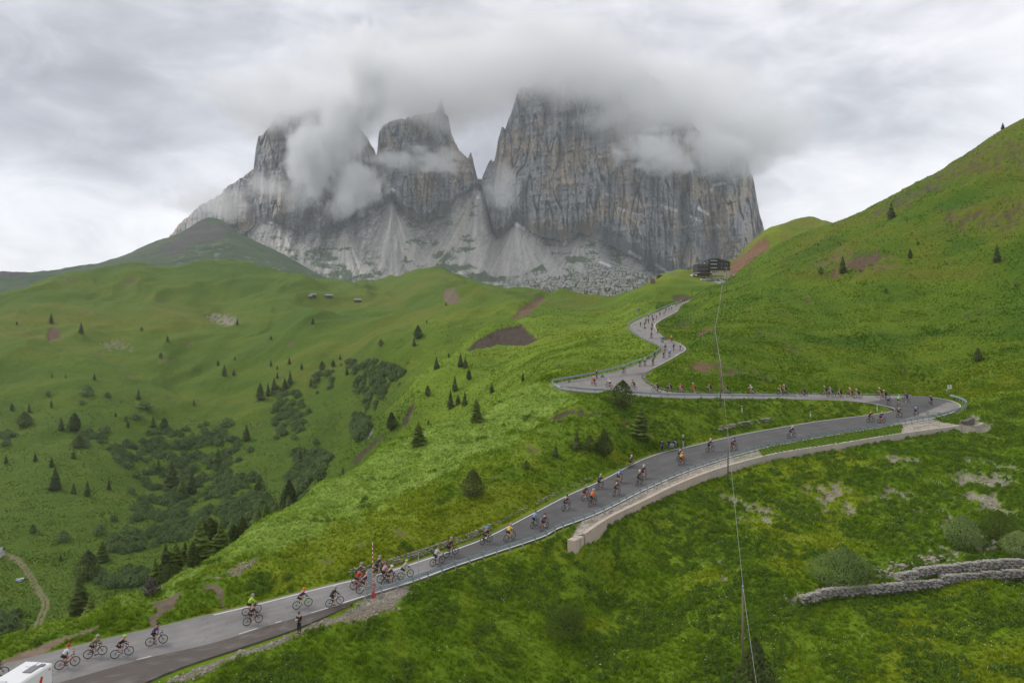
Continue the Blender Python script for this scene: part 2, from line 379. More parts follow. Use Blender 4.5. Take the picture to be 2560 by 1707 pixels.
C = np.array(CP, dtype=float)
left = C[C[:, 0] < 150]; right = C[C[:, 0] > 2420]
TSU, TSY = 1 / 420.0, 1.9
cx = np.stack([C[:, 0] * TSU, np.log(C[:, 2]) * TSY], -1)
def tk(d2): return 0.5 * d2 * np.log(d2 + 1e-12)
def fit(X, val, lam):
    n = len(X); d2 = ((X[:, None] - X[None]) ** 2).sum(-1)
    A = np.zeros((n + 3, n + 3)); A[:n, :n] = tk(d2) + lam * np.eye(n)
    A[:n, n] = 1; A[:n, n + 1:] = X; A[n, :n] = 1; A[n + 1:, :n] = X.T
    return np.linalg.solve(A, np.concatenate([val, np.zeros(3)]))
tw = fit(cx, C[:, 1], 2e-4)
def terrain_v(u, Y):
    """row at which the bare ground at (column, distance) is seen"""
    q = np.stack([u * TSU, np.log(Y) * TSY], -1); n = len(cx); out = np.empty(len(q))
    for i in range(0, len(q), 20000):
        b = q[i:i + 20000]; d2 = ((b[:, None] - cx[None]) ** 2).sum(-1)
        out[i:i + 20000] = tk(d2) @ tw[:n] + tw[n] + b @ tw[n + 1:]
    return out

# nearest road surface
def ribbon_samples(A, B, k):
    t = np.linspace(0, 1, k)[None, :, None]
    return (A[:, None] * (1 - t) + B[:, None] * t).reshape(-1, 3)
def dens(A, f):
    n = len(A); i = np.linspace(0, n - 1, (n - 1) * f + 1); return np.stack([np.interp(i, np.arange(n), A[:, k]) for k in range(3)], -1)
rs = np.concatenate([ribbon_samples(dens(RAn, 3), dens(RBn, 3), 40), ribbon_samples(dens(SAn, 1), dens(SBn, 1), 7)])
kd = kdtree.KDTree(len(rs))
for i, p in enumerate(rs): kd.insert((p[0], p[1], 0), i)
kd.balance()

OX, OY = rs[:, 0].min() - 12, rs[:, 1].min() - 12
OCC = np.zeros((int((rs[:, 0].max() + 12 - OX) / 4) + 2, int((rs[:, 1].max() + 12 - OY) / 4) + 2), bool)
for a in (-4, 0, 4):
    for b in (-4, 0, 4): OCC[((rs[:, 0] + a - OX) / 4).astype(int), ((rs[:, 1] + b - OY) / 4).astype(int)] = True
OCC[0] = OCC[-1] = False; OCC[:, 0] = OCC[:, -1] = False

def ground_noise(X, Y):
    far = sstep(120, 420, Y)
    h = 0.30 * fbm(X / 7.0, Y / 7.0, 3) * (1 - 0.3 * far) + 0.10 * fbm(X / 1.7 + 40, Y / 1.7, 2)
    h = h + far * (1.6 * fbm(X / 38.0, Y / 38.0, 4) + 3.6 * fbm(X / 140.0 + 7, Y / 140.0, 3))
    fold = sstep(330, 560, Y) * (1 - sstep(1000, 1300, Y)); wx = 30 * fbm(X / 90, Y / 90, 2)
    h = h + fold * (8.0 * ridged((X + 0.5 * Y + wx) / 150.0, (Y - 0.35 * X) / 330.0, 3, .45) + 3.0 * ridged((X + wx) / 55.0 + 3, Y / 120.0, 2) - 4.0)
    mid = sstep(140, 200, Y) * (1 - sstep(420, 600, Y))
    h = h + mid * 0.7 * fbm(X / 18.0 + 3, Y / 18.0 + 8, 3)
    u = X / Y * F + 1280; calm = np.exp(-((u - 1765) / 110) ** 2 - ((Y - 475) / 75) ** 2)
    return h * (1 - 0.96 * calm)

NC, NR = 900, 760
ug = np.linspace(-420, 2980, NC); Yg = np.exp(np.linspace(math.log(36), math.log(1450), NR))
U2, Y2 = np.meshgrid(ug, Yg)
# coarse TPS evaluation, then bilinear up to the full grid
cu, cy = np.linspace(-420, 2980, 300), np.linspace(math.log(36), math.log(1450), 300)
cU, cY = np.meshgrid(cu, cy); cV = terrain_v(cU.ravel(), np.exp(cY).ravel()).reshape(300, 300)
def bil(u, lY):
    fu = np.clip((u - cu[0]) / (cu[1] - cu[0]), 0, 298.999); fy = np.clip((lY - cy[0]) / (cy[1] - cy[0]), 0, 298.999)
    i, j = fy.astype(int), fu.astype(int); a, b = fy - i, fu - j
    return (cV[i, j] * (1 - a) * (1 - b) + cV[i + 1, j] * a * (1 - b) + cV[i, j + 1] * (1 - a) * b + cV[i + 1, j + 1] * a * b)
def ground_z(X, Y, detail=True):
    """height of the finished ground at world X, Y (numpy arrays)"""
    X = np.asarray(X, float); Y = np.asarray(Y, float)
    u = X / Y * F + 1280; v = bil(u, np.log(Y)); z = CZ + (HV - v) / F * Y
    if detail: z = z + ground_noise(X, Y)
    zz = z.ravel().copy(); xs, ys = X.ravel(), Y.ravel()
    ci = np.clip(((xs - OX) / 4).astype(int), 0, OCC.shape[0] - 1); cj = np.clip(((ys - OY) / 4).astype(int), 0, OCC.shape[1] - 1)
    idx = np.where(OCC[ci, cj])[0]
    for i in idx:
        co, k, d = kd.find((xs[i], ys[i], 0))
        uu = xs[i] / ys[i] * F + 1280
        off_ = min(max((uu - 1396) / 36, 0.0), 1.0) if (uu < 2410 and ys[i] < 125 and ys[i] < np.interp(uu, WBu, WBy) + 0.1) else 0.0      # below the retaining wall the ground is not made up to road level
        if d < 3.6:
            rz = rs[k, 2] - 0.14
            t = min(max((d - 0.6) / 2.9, 0.0), 1.0); t = t * t * (3 - 2 * t); t = max(t, off_) if d > 0.6 else t
            zz[i] = rz + (zz[i] - rz) * t
    return zz.reshape(z.shape)
WBu = [u for u, v, z in WALL_BASE]; WBy = [PZ(u, v, z).y for u, v, z in WALL_BASE]; WBz = [CZ + z for u, v, z in WALL_BASE]
X2 = (U2 - 1280) / F * Y2
Z2 = ground_z(X2, Y2)
wy, wz = np.interp(U2, WBu, WBy), np.interp(U2, WBu, WBz)
front = (U2 > 1430) & (U2 < 2410) & (Y2 < wy + 0.2) & (Y2 > wy - 5)
Z2 = np.where(front, np.minimum(Z2, wz + 0.10 + 0.0 * Y2), Z2)
# terrace behind the retaining wall and the gabions: handled as steps in the ground
WB = np.array([tuple(PZ(u, v, z)) for u, v, z in WALL_BASE])
print('terrain', Z2.min(), Z2.max(), len(CP))
# strip between the guard rail and the retaining wall lies on a built-up bench: sink the raw ground under it
near_edge = np.array([tuple(p) for p in B_lo]); ne_u = near_edge[:, 0] / near_edge[:, 1] * F + 1280
sel = (ne_u > 1448) & (ne_u < 2400)
bench = [(p[0], p[1]) for p in near_edge[sel][::4]] + [(p[0], p[1] + .12) for p in WB[::-1]]
Z2 = np.where(in_poly(X2, Y2, bench), np.minimum(Z2 - .4, np.interp(U2, WBu, WBz) - 0.2), Z2)
V2 = HV - (Z2 - CZ) / Y2 * F

def lerp(a, b, t): return a + (b - a) * t[..., None]
def c3(*c): return np.array(c, float)
LUSH, MID, DRY_LIT, YEL = c3(.086, .148, .016), c3(.120, .185, .024), c3(.178, .250, .058), c3(.172, .205, .024)
BROWN, DARKEARTH, PALE, PINK = c3(.150, .096, .055), c3(.078, .058, .042), c3(.46, .405, .335), c3(.26, .19, .145)
n_a = fbm(X2 / 22, Y2 / 22, 4); n_b = fbm(X2 / 5.0 + 9, Y2 / 5.0, 4); n_c = fbm(X2 / 60 + 3, Y2 / 60 - 8, 3); n_d = fbm(X2 / 1.2, Y2 / 1.2 + 30, 3)
n_f = fbm(X2 / 180 + 2, Y2 / 120 - 1, 4)
col = lerp(np.broadcast_to(LUSH, X2.shape + (3,)), MID, sstep(-0.8, 0.8, n_a + 0.35 * n_b))
col = lerp(col, YEL, 0.75 * sstep(0.05, 0.9, n_b * 0.6 + n_c))
# grazing sky light painted into the spur-top grass, the near right meadow stays lush
_jx = fbm(X2 / 3.0 + 77, Y2 / 3.0, 3); _jy = fbm(X2 / 3.0 - 31, Y2 / 3.0 + 5, 3)
def zone(poly, amp=0.0, yr=(0, 2000)):
    a = np.array(poly); pad = 2.2 * amp + 2
    box = (U2 > a[:, 0].min() - pad) & (U2 < a[:, 0].max() + pad) & (V2 > a[:, 1].min() - pad) & (V2 < a[:, 1].max() + pad) & (Y2 > yr[0]) & (Y2 < yr[1])
    out = np.zeros(U2.shape, bool); out[box] = in_poly(U2[box] + amp * _jx[box], V2[box] + amp * _jy[box], poly)
    return out
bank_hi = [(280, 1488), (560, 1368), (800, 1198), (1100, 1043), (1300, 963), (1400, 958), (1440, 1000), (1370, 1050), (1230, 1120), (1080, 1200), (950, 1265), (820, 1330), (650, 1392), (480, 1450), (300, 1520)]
bank_lo = [(0, 1640), (300, 1545), (560, 1470), (850, 1370), (1000, 1330), (1150, 1240), (1350, 1150), (1500, 1080), (1480, 990), (1390, 960), (1100, 1045), (800, 1200), (500, 1390), (280, 1490), (0, 1590)]
col = lerp(col, DRY_LIT, np.where(zone(bank_lo, 26, (0, 150)), 0.30 + 0.22 * np.clip(n_b, -1, 1), 0.0))
col = lerp(col, DRY_LIT * 1.22, np.where(zone(bank_hi, 30, (0, 150)), 0.72 + 0.25 * np.clip(n_b, -1, 1), 0.0))  # crest band: sky brightness put into the grass colour
slope2 = (Y2 > 145) & (Y2 < 360) & (U2 < 1640)
col = lerp(col, DRY_LIT, np.where(slope2, 0.42 + 0.25 * np.clip(n_a, -1, 1), 0.0))
hillR = (U2 > 1640) & (Y2 > 150)
col = lerp(col, YEL, np.where(hillR, 0.30 + 0.3 * np.clip(n_a + 0.6 * n_c, -1, 1), 0.0))
olive = c3(.150, .150, .046)
col = lerp(col, olive, np.where(hillR & (V2 < 700) & (U2 > 1950), np.clip(0.35 + 0.8 * n_a, 0, 0.9), 0.0))
hillL = (Y2 > 330) & (U2 < 1560); WL = sstep(340, 540, Y2 + 50 * n_a) * sstep(1580, 1480, U2 + 20 * n_a) if False else sstep(340, 540, Y2 + 50 * n_a) * (1 - sstep(1480, 1580, U2 + 20 * n_a))
col = lerp(col, c3(.115, .160, .036), WL * (0.75))
col = lerp(col, c3(.185, .175, .055), WL * (np.clip(n_f * 0.9 + 0.35 * n_a - 0.05, 0, 0.65)))
col = lerp(col, c3(.068, .125, .024), WL * (np.clip(-n_f * 1.1 - 0.1, 0, 0.7)))
valley = (Y2 > 150) & (Y2 <= 560) & (U2 < 1100); WV = sstep(140, 190, Y2) * (1 - sstep(340, 540, Y2 + 50 * n_a)) * (1 - sstep(900, 1080, U2 + 30 * n_a))
col = lerp(col, c3(.072, .115, .026), WV * (0.8))
col = lerp(col, c3(.110, .145, .034), WV * (np.clip(0.6 * n_a, 0, 0.6)))
lush_hollow = np.clip(-1.2 * fbm(X2 / 34 + 60, Y2 / 34, 3) - 0.15, 0, .7) * (hillR & (Y2 < 330)); col = lerp(col, c3(.055, .118, .016), lush_hollow)
col[..., 2] *= np.where(col[..., 1] > col[..., 0] * 1.02, np.interp(Y2, [60, 300, 800], [.42, .36, .5]), 1.0)
col = col * (1 - WL[..., None] * (1 - c3(.76, .84, .72))); col = col * (1 - WV[..., None] * (1 - c3(.86, .92, .85)))
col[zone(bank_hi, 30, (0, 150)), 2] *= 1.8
col = np.where(((Y2 < 112) & (V2 > np.interp(U2, [0, 900, 1400, 1830, 2400, 2600], [1700, 1500, 1330, 1150, 1070, 1070])))[..., None], col * 1.13, col)
col = np.where((hillR & (Y2 < 430))[..., None], col * c3(.74, .83, .55), col)
# bare earth, landslips and gravel
DEP = np.zeros(X2.shape)
def paint(poly, c, amp=10, k=1.0, yr=(0, 2000), thr=None):
    global col
    m = zone(poly, amp=amp, yr=yr)
    if thr is not None: m = m & (n_d * 0.6 + n_b * 0.7 > thr)
    col[m] = col[m] * (1 - k) * 1.0 + c * k * (1 + 0.25 * n_d[m])[:, None]
    if c[1] < c[0]: DEP[m] = np.maximum(DEP[m], k * (0.35 + 0.0035 * Y2[m]) * (0.7 + 0.5 * n_d[m]))
paint([(1165, 877), (1195, 845), (1250, 818), (1305, 808), (1325, 830), (1345, 845), (1385, 828), (1360, 840), (1310, 862), (1250, 858)], DARKEARTH, 2, 1, (200, 420))
paint([(1275, 800), (1300, 770), (1350, 738), (1365, 742), (1320, 785)], BROWN, 2, 1, (300, 800))
paint([(1105, 745), (1112, 722), (1135, 718), (1155, 752), (1125, 758)], c3(.16, .12, .085), 2, 1, (400, 900))
paint([(1000, 1065), (1030, 1005), (1040, 1003), (1020, 1050), (1000, 1068)], DARKEARTH, 3, 1, (180, 420))
paint([(880, 1150), (950, 1085), (955, 1090), (890, 1160)], DARKEARTH, 3, 0.9, (180, 420))
paint([(910, 1090), (930, 1068), (935, 1075), (918, 1100)], c3(.2, .19, .17), 3, 0.9, (180, 420))
paint([(1380, 920), (1400, 908), (1410, 909), (1395, 920)], DARKEARTH, 2, 1, (120, 300))
paint([(115, 830), (128, 815), (150, 822), (148, 845), (120, 850)], c3(.125, .080, .050), 2, 1, (300, 900))
paint([(515, 795), (545, 780), (590, 790), (585, 812), (545, 808)], c3(.25, .22, .18), 9, 0.9, (300, 900), thr=-0.3)
paint([(240, 850), (290, 850), (335, 870), (310, 880), (260, 865)], c3(.2, .17, .12), 9, 0.7, (300, 900), thr=-0.1)
paint([(300, 705), (320, 695), (345, 700), (330, 710)], c3(.12, .09, .06), 3, 0.6, (300, 1000))
for (u, v, a) in [(250, 880, 8), (410, 900, 9), (465, 860, 7), (720, 860, 7), (330, 940, 8), (170, 700, 10), (215, 780, 8), (420, 1000, 7), (640, 1060, 6)]:
    paint([(u - 3 * a, v), (u - a, v - a * .6), (u + 3 * a, v - 1), (u + a, v + a * .6)], c3(.15, .125, .06), 8, 0.5, (250, 900))
# right hill: eroded turf
paint([(2030, 650), (2070, 625), (2120, 620), (2180, 628), (2230, 645), (2250, 665), (2180, 675), (2130, 672), (2080, 690), (2050, 680)], BROWN, 26, 0.9, (150, 420), thr=0.05)
paint([(2115, 660), (2150, 640), (2195, 625), (2205, 635), (2180, 665), (2150, 675)], c3(.110, .075, .045), 8, 0.95, (150, 420))
paint([(2270, 480), (2340, 430), (2420, 375), (2560, 330), (2560, 420), (2450, 430), (2350, 470)], c3(.100, .080, .036), 24, 0.8, (150, 420), thr=0.0)
paint([(2160, 540), (2250, 480), (2370, 430), (2370, 455), (2270, 510), (2180, 545)], c3(.092, .068, .045), 18, 0.9, (150, 420), thr=0.0)
paint([(2320, 540), (2420, 515), (2560, 500), (2560, 560), (2470, 580), (2390, 575)], c3(.098, .076, .036), 24, 0.9, (150, 420), thr=0.1)
paint([(1750, 905), (1790, 900), (1830, 920), (1900, 935), (1960, 945), (1960, 955), (1880, 945), (1800, 940), (1765, 925)], c3(.10, .075, .05), 16, 0.85, (140, 220), thr=0.1)
paint([(1720, 910), (1740, 900), (1790, 905), (1770, 925), (1735, 925)], BROWN, 7, 0.95, (140, 220))
paint([(1740, 835), (1760, 822), (1785, 815), (1800, 805), (1780, 825), (1750, 838)], BROWN, 6, 0.9, (140, 400))
paint([(1690, 815), (1700, 795), (1715, 800), (1730, 820)], c3(.12, .09, .055), 12, 0.8, (140, 400), thr=0.0)
for (u, v) in [(1910, 835), (1975, 865), (1930, 780), (2010, 745), (2280, 925), (2440, 790), (2540, 700)]:
    paint([(u - 40, v), (u, v - 9), (u + 42, v), (u, v + 8)], c3(.085, .066, .034), 14, 0.8, (150, 420), thr=0.05)
paint([(1826, 655), (1870, 622), (1908, 590), (1925, 600), (1920, 630), (1880, 655), (1850, 685), (1828, 700), (1815, 690)], c3(.185, .105, .055), 4, 1.0, (450, 900))
paint([(1680, 738), (1700, 733), (1730, 737), (1722, 752), (1690, 752)], DARKEARTH, 2, 0.9, (300, 480))
# spur top paths and scars
paint([(1370, 1045), (1395, 1030), (1440, 1020), (1500, 1030), (1495, 1036), (1430, 1032), (1385, 1050)], c3(.085, .062, .045), 5, 0.95, (90, 150))
for (u, v, a) in [(1375, 1080, 16), (1420, 1090, 18), (1330, 1120, 14), (1480, 1050, 18), (1450, 1120, 16), (1560, 1060, 14), (1240, 1190, 12), (1000, 1330, 14), (900, 1365, 15), (800, 1400, 16), (1090, 1295, 12)]:
    paint([(u - 2 * a, v), (u, v - a * .6), (u + 2 * a, v), (u, v + a * .6)], c3(.115, .09, .05), 14, 0.55, (60, 150), thr=-0.1)
paint([(362, 1555), (395, 1530), (382, 1515), (372, 1508), (420, 1492), (455, 1478), (440, 1510), (420, 1530), (398, 1545), (382, 1566)], c3(.15, .11, .085), 5, 0.95, (50, 110))
paint([(500, 1475), (515, 1460), (545, 1462), (560, 1475), (552, 1500), (565, 1525), (558, 1530), (545, 1500), (535, 1480)], c3(.15, .11, .085), 4, 0.95, (50, 110))
paint([(480, 1462), (520, 1445), (600, 1415), (660, 1395), (640, 1412), (560, 1450), (500, 1470)], c3(.19, .14, .10), 10, 0.7, (50, 120), thr=-0.3)
paint([(0, 1650), (50, 1632), (110, 1612), (180, 1588), (250, 1560), (240, 1572), (180, 1600), (140, 1615), (100, 1632), (0, 1665)], c3(.22, .155, .115), 5, 0.95, (50, 110))
# gravel and dirt next to the shoulder
paint([(400, 1707), (520, 1655), (650, 1610), (735, 1585), (780, 1560), (860, 1535), (900, 1510), (960, 1470), (1010, 1455), (1035, 1480), (985, 1515), (940, 1530), (860, 1545), (800, 1562), (700, 1612), (560, 1660), (450, 1707)], PALE * .45, 8, 0.9, (50, 76))
paint([(700, 1612), (735, 1585), (800, 1560), (860, 1545), (985, 1515), (1010, 1520), (950, 1540), (850, 1560), (760, 1590)], PINK * .8, 8, 0.8, (50, 76))
paint([(915, 1510), (940, 1480), (1010, 1455), (1020, 1470), (985, 1500), (930, 1520)], PALE * .8, 10, 0.85, (50, 80), thr=-0.35)
# stony slope below the retaining wall
for poly in [[(1830, 1285), (1860, 1235), (1920, 1240), (1945, 1265), (1930, 1290), (1860, 1300)], [(2030, 1300), (2050, 1225), (2100, 1215), (2140, 1270), (2110, 1285), (2060, 1300)],
             [(2180, 1255), (2200, 1180), (2250, 1165), (2300, 1240), (2240, 1255)], [(1980, 1225), (2080, 1190), (2150, 1180), (2230, 1130), (2300, 1150), (2200, 1200), (2050, 1240)],
             [(2370, 1190), (2420, 1130), (2560, 1180), (2560, 1300), (2440, 1270)], [(2290, 1260), (2330, 1255), (2330, 1275), (2300, 1275)], [(2340, 1290), (2370, 1280), (2380, 1310), (2350, 1320)],
             [(1790, 1400), (1815, 1415), (1850, 1440), (1835, 1450), (1800, 1425)], [(1815, 1215), (1830, 1210), (1850, 1300), (1835, 1300)], [(1640, 1200), (1700, 1180), (1700, 1195), (1650, 1215)]]:
    paint(poly, PALE * .62, 34, 0.8, (60, 130), thr=0.16)
paint([(2170, 1470), (2190, 1430), (2300, 1385), (2450, 1330), (2500, 1340), (2560, 1345), (2560, 1400), (2300, 1430)], PALE * .85, 12, 0.85, (60, 100), thr=0.1)
paint([(1965, 1500), (1990, 1480), (2010, 1505), (1995, 1515)], PALE, 6, 0.9, (60, 90))
paint([(2380, 1070), (2430, 1035), (2460, 1060), (2490, 1055), (2470, 1075), (2410, 1085)], PALE * .7, 8, 0.8, (80, 150))
# valley: farm track
trk = [(-20, 1378), (40, 1395), (70, 1430), (95, 1475), (112, 1500), (115, 1515), (100, 1545), (85, 1590), (80, 1600)]
for off in (-5.5, 5.5):
    line = [(a + off, b) for a, b in trk]
    for (a, b), (c, d) in zip(line, line[1:]):
        dx, dy = c - a, d - b; L2 = dx * dx + dy * dy; t = np.clip(((U2 - a) * dx + (V2 - b) * dy) / L2, 0, 1)
        dd = np.hypot(U2 - a - t * dx, V2 - b - t * dy)
        col = lerp(col, c3(.20, .17, .10), np.where((dd < 3.6) & (Y2 > 150) & (Y2 < 330), 0.85, 0.0))
for _ in range(2): DEP[1:-1, 1:-1] = (DEP[1:-1, 1:-1] * 2 + DEP[:-2, 1:-1] + DEP[2:, 1:-1] + DEP[1:-1, :-2] + DEP[1:-1, 2:]) / 6
DEP[(Y2 < 82) & (U2 < 1100)] = 0
Z2 = Z2 - DEP; V2 = HV - (Z2 - CZ) / Y2 * F
rough_mask = np.clip(col[..., 0] / (col[..., 1] + 1e-6), 0, 2)

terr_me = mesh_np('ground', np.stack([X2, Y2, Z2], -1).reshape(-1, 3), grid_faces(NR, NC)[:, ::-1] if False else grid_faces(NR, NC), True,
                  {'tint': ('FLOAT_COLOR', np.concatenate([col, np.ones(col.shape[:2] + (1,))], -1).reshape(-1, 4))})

def ground_mat(name, s1, s2, bump, far=False):
    m = bpy.data.materials.new(name); m.use_nodes = True; t = NT(m.node_tree); b = t.n['Principled BSDF']
    g = t.node('ShaderNodeNewGeometry').outputs['Position']
    at = t.node('ShaderNodeAttribute'); at.attribute_name = 'tint'
    a = t.noise(g, s1, 6, 0.62).outputs['Fac']; bb = t.noise(g, s2, 5, 0.6).outputs['Fac']
    st = t.noise(t.vmath('MULTIPLY', g, (1.0, 1.0, 3.0)), s1 * 0.23, 5, 0.6, 0.6).outputs['Fac']
    k = t.math('MULTIPLY', t.math('MULTIPLY_ADD', a, 0.7, 0.65), t.math('MULTIPLY_ADD', bb, 0.5, 0.75))
    k = t.math('MULTIPLY', k, t.math('MULTIPLY_ADD', st, 0.45, 0.78))
    t.l.new(t.vmath('SCALE', at.outputs['Color'], k), b.inputs['Base Color'])
    b.inputs['Roughness'].default_value = 0.92; b.inputs['Specular IOR Level'].default_value = 0.12
    bn = t.node('ShaderNodeBump'); bn.inputs['Strength'].default_value = bump; bn.inputs['Distance'].default_value = 0.5
    t.l.new(t.math('ADD', a, t.math('MULTIPLY', st, 1.5)), bn.inputs['Height']); t.l.new(bn.outputs[0], b.inputs['Normal'])
    return m
GROUND = ground_mat('meadow_ground', 2.6, 0.45, 0.6)
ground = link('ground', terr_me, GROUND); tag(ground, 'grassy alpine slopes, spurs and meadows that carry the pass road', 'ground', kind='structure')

# ------------------------------------------------------------------ road surface, lines, shoulder
def strip(name, A, B, m, parent=None, lift=0.0, skirt=0.35, attrs=None, k=9, crown=0.0):
    A = np.asarray(A); B = np.asarray(B); n = len(A)
    t = np.linspace(0, 1, k)
    G = A[:, None] * (1 - t[None, :, None]) + B[:, None] * t[None, :, None]
    G[..., 2] += lift + crown * (4 * t * (1 - t))[None]
    if skirt:
        lo_, hi = G[:, :1].copy(), G[:, -1:].copy(); lo_[..., 2] -= skirt; hi[..., 2] -= skirt
        G = np.concatenate([lo_, G, hi], 1); k += 2
    me = mesh_np(name, G.reshape(-1, 3), grid_faces(n, k), not skirt, attrs(G) if attrs else None)
    return link(name, me, m, parent)
def asphalt_mat():
    m = bpy.data.materials.new('asphalt'); m.use_nodes = True; t = NT(m.node_tree); b = t.n['Principled BSDF']
    g = t.node('ShaderNodeNewGeometry').outputs['Position']
    at = t.node('ShaderNodeAttribute'); at.attribute_name = 'tint'
    a = t.noise(g, 9.0, 5, 0.7).outputs['Fac']; c = t.noise(g, 0.35, 5, 0.6, 0.5).outputs['Fac']
    # tar-sealed cracks and worn tracks
    vo = t.node('ShaderNodeTexVoronoi', feature='DISTANCE_TO_EDGE'); vo.inputs['Scale'].default_value = 0.16
    t.l.new(t.vmath('ADD', g, t.vmath('SCALE', t.noise(g, 0.6, 4).outputs['Color'], 3.0)), vo.inputs['Vector'])
    crack = t.math('LESS_THAN', vo.outputs['Distance'], 0.0028)
    k = t.math('MULTIPLY', t.math('MULTIPLY_ADD', a, 0.34, 0.83), t.math('MULTIPLY_ADD', c, 0.5, 0.75))
    k = t.math('MULTIPLY', k, t.math('MULTIPLY_ADD', crack, -0.28, 1.0))
    t.l.new(t.vmath('SCALE', at.outputs['Color'], k), b.inputs['Base Color'])
    b.inputs['Roughness'].default_value = 0.85; b.inputs['Specular IOR Level'].default_value = 0.25
    return m
ASPH = asphalt_mat()
def road_tint(G):
    u = G[..., 0] / G[..., 1] * F + 1280; s = np.arange(G.shape[0])[:, None] + 0 * u
    lower = s < N_LO - 1
    new = lower & (u > 1105 + 60 * pn(G[..., 0] * .3, G[..., 1] * .3)) & (u < 2500)
    x, y = G[..., 0], G[..., 1]
    seam = (s < N_LO + 14) & (u < 2205 + (1070 - (HV - (G[..., 2] - CZ) / y * F)) * 2.6)
    light = c3(.205, .196, .188) * np.ones(G.shape); dark = c3(.098, .094, .093)
    up = c3(.225, .208, .195)
    colr = np.where((s >= N_LO - 1)[..., None], up, light)
    colr = np.where(((new | ((s >= N_LO - 40) & (s < N_LO + 30))) & (seam | (s < N_LO - 40)))[..., None], dark, colr)
    lat = np.linspace(0, 1, G.shape[1])[None, :] + 0 * u
    track = np.exp(-((lat - .22) / .05) ** 2) + np.exp(-((lat - .42) / .05) ** 2) + np.exp(-((lat - .62) / .05) ** 2) + np.exp(-((lat - .80) / .05) ** 2)
    colr = colr * (1 + 0.09 * (track - .45))[..., None]
    rp_ = random.Random(5)
    for _ in range(26):       # repaired patches
        s0 = rp_.randrange(10, G.shape[0] - 40); l0 = rp_.uniform(.05, .7); m_ = (s > s0) & (s < s0 + rp_.randrange(3, 12)) & (lat > l0) & (lat < l0 + rp_.uniform(.1, .35)); colr = np.where(m_[..., None], colr * rp_.choice([.78, .85, 1.12, .9]), colr)
    edge_ = np.minimum(lat, 1 - lat); colr = np.where((edge_ < .035 + .02 * pn(x / .9, y / .9))[..., None], colr * .74 + c3(.05, .042, .03), colr)
    colr = colr * (1 + 0.13 * fbm(x / 3.1, y / 3.1, 3) + .07 * fbm(x / .7, y / .7, 2))[..., None]
    return {'tint': ('FLOAT_COLOR', np.concatenate([colr, np.ones(colr.shape[:2] + (1,))], -1).reshape(-1, 4))}
road = strip('road', RAn, RBn, ASPH, attrs=road_tint, k=41)
tag(road, 'two-lane asphalt pass road climbing through two hairpins', 'road', kind='structure')
def sh_tint(G):
    c = c3(.105, .088, .078) * np.ones(G.shape); nn = fbm(G[..., 0] / .9, G[..., 1] / .9, 4)
    c = lerp(c, c3(.20, .185, .17), np.clip(nn - 0.25, 0, 0.6)); return {'tint': ('FLOAT_COLOR', np.concatenate([c, np.ones(c.shape[:2] + (1,))], -1).reshape(-1, 4))}
shoulder = strip('gravel_shoulder', SAn, SBn, ASPH, attrs=sh_tint, k=11, lift=0.004)
tag(shoulder, 'dark broken asphalt lay-by along the near edge of the lowest road', 'shoulder', kind='structure')

WHITE = mat('road_paint', (.58, .57, .54), 0.7, 0.2, 1.5)
def edge_line(name, inner, outer, f0, w, i0, i1, lift=0.006):
    A = inner[i0:i1]; B = outer[i0:i1]; d = B - A; L = np.linalg.norm(d, axis=1, keepdims=True)
    a = A + d / L * f0; b = A + d / L * (f0 + w)
    return strip(name, a, b, WHITE, road, lift=lift, skirt=0, k=2)
# far-side line of the lower stretch, near-side line by the rail
ul = RAn[:, 0] / RAn[:, 1] * F + 1280; ulb = RBn[:, 0] / RBn[:, 1] * F + 1280
i0 = int(np.argmax(ul > 520)); i1 = N_LO + 26
edge_line('edge_line', RAn, RBn, 0.30, 0.17, i0, i1)
j0 = int(np.argmax(ulb > 850))
edge_line('edge_line', RBn, RAn, 0.10, 0.17, j0, N_LO + 60)
edge_line('edge_line', RBn, RAn, 0.22, 0.17, N_LO + 90, N_LO + 255)
edge_line('edge_line', RBn, RAn, 0.25, 0.17, N_LO + 268, N_LO + 330)
edge_line('edge_line', RAn, RBn, 0.35, 0.15, N_LO + 160, N_LO + 205)
edge_line('edge_line', RAn, RBn, 0.5, 0.15, N_LO + 262, N_LO + 288)
for (ua, ub) in [(330, 372), (590, 640), (780, 815), (690, 700)]:     # worn pieces of the near-side line
    k0, k1 = int(np.argmax(ulb > ua)), int(np.argmax(ulb > ub)) + 1
    edge_line('line_dash', RBn, RAn, 0.12, 0.10, k0, max(k1, k0 + 2))
# ------------------------------------------------------------------ far hills below the rock massif
FP = [(-300, 700, 1700), (0, 684, 1700), (60, 683, 1750), (150, 676, 1850), (230, 664, 1900), (280, 655, 1950), (340, 630, 2050), (400, 606, 2100), (480, 578, 2150), (530, 549, 2200), (560, 560, 2200), (600, 590, 2180), (660, 615, 2150), (720, 645, 2120), (800, 690, 2080),
      (0, 760, 1250), (300, 745, 1250), (600, 745, 1250), (-300, 770, 1250), (800, 750, 1250), (1100, 760, 1250), (1500, 770, 1250), (1800, 760, 1250), (200, 700, 1550), (400, 655, 1750), (560, 620, 1850), (700, 690, 1700), (330, 670, 1600),
      (900, 725, 1900), (1100, 722, 1900), (1300, 715, 2000), (1500, 690, 2050), (1600, 705, 1950), (1700, 720, 1900), (1850, 720, 1900), (2100, 740, 1900), (2900, 740, 1900), (1300, 745, 1600), (1600, 740, 1600)]
FP += [(u, v + 40, Y * 1.25) for (u, v, Y) in FP[:15]] + [(-300, 760, 3600), (300, 760, 3600), (900, 760, 3600), (1700, 760, 3600), (2900, 760, 3600), (900, 735, 2600), (1500, 735, 2600), (2000, 745, 2600)]
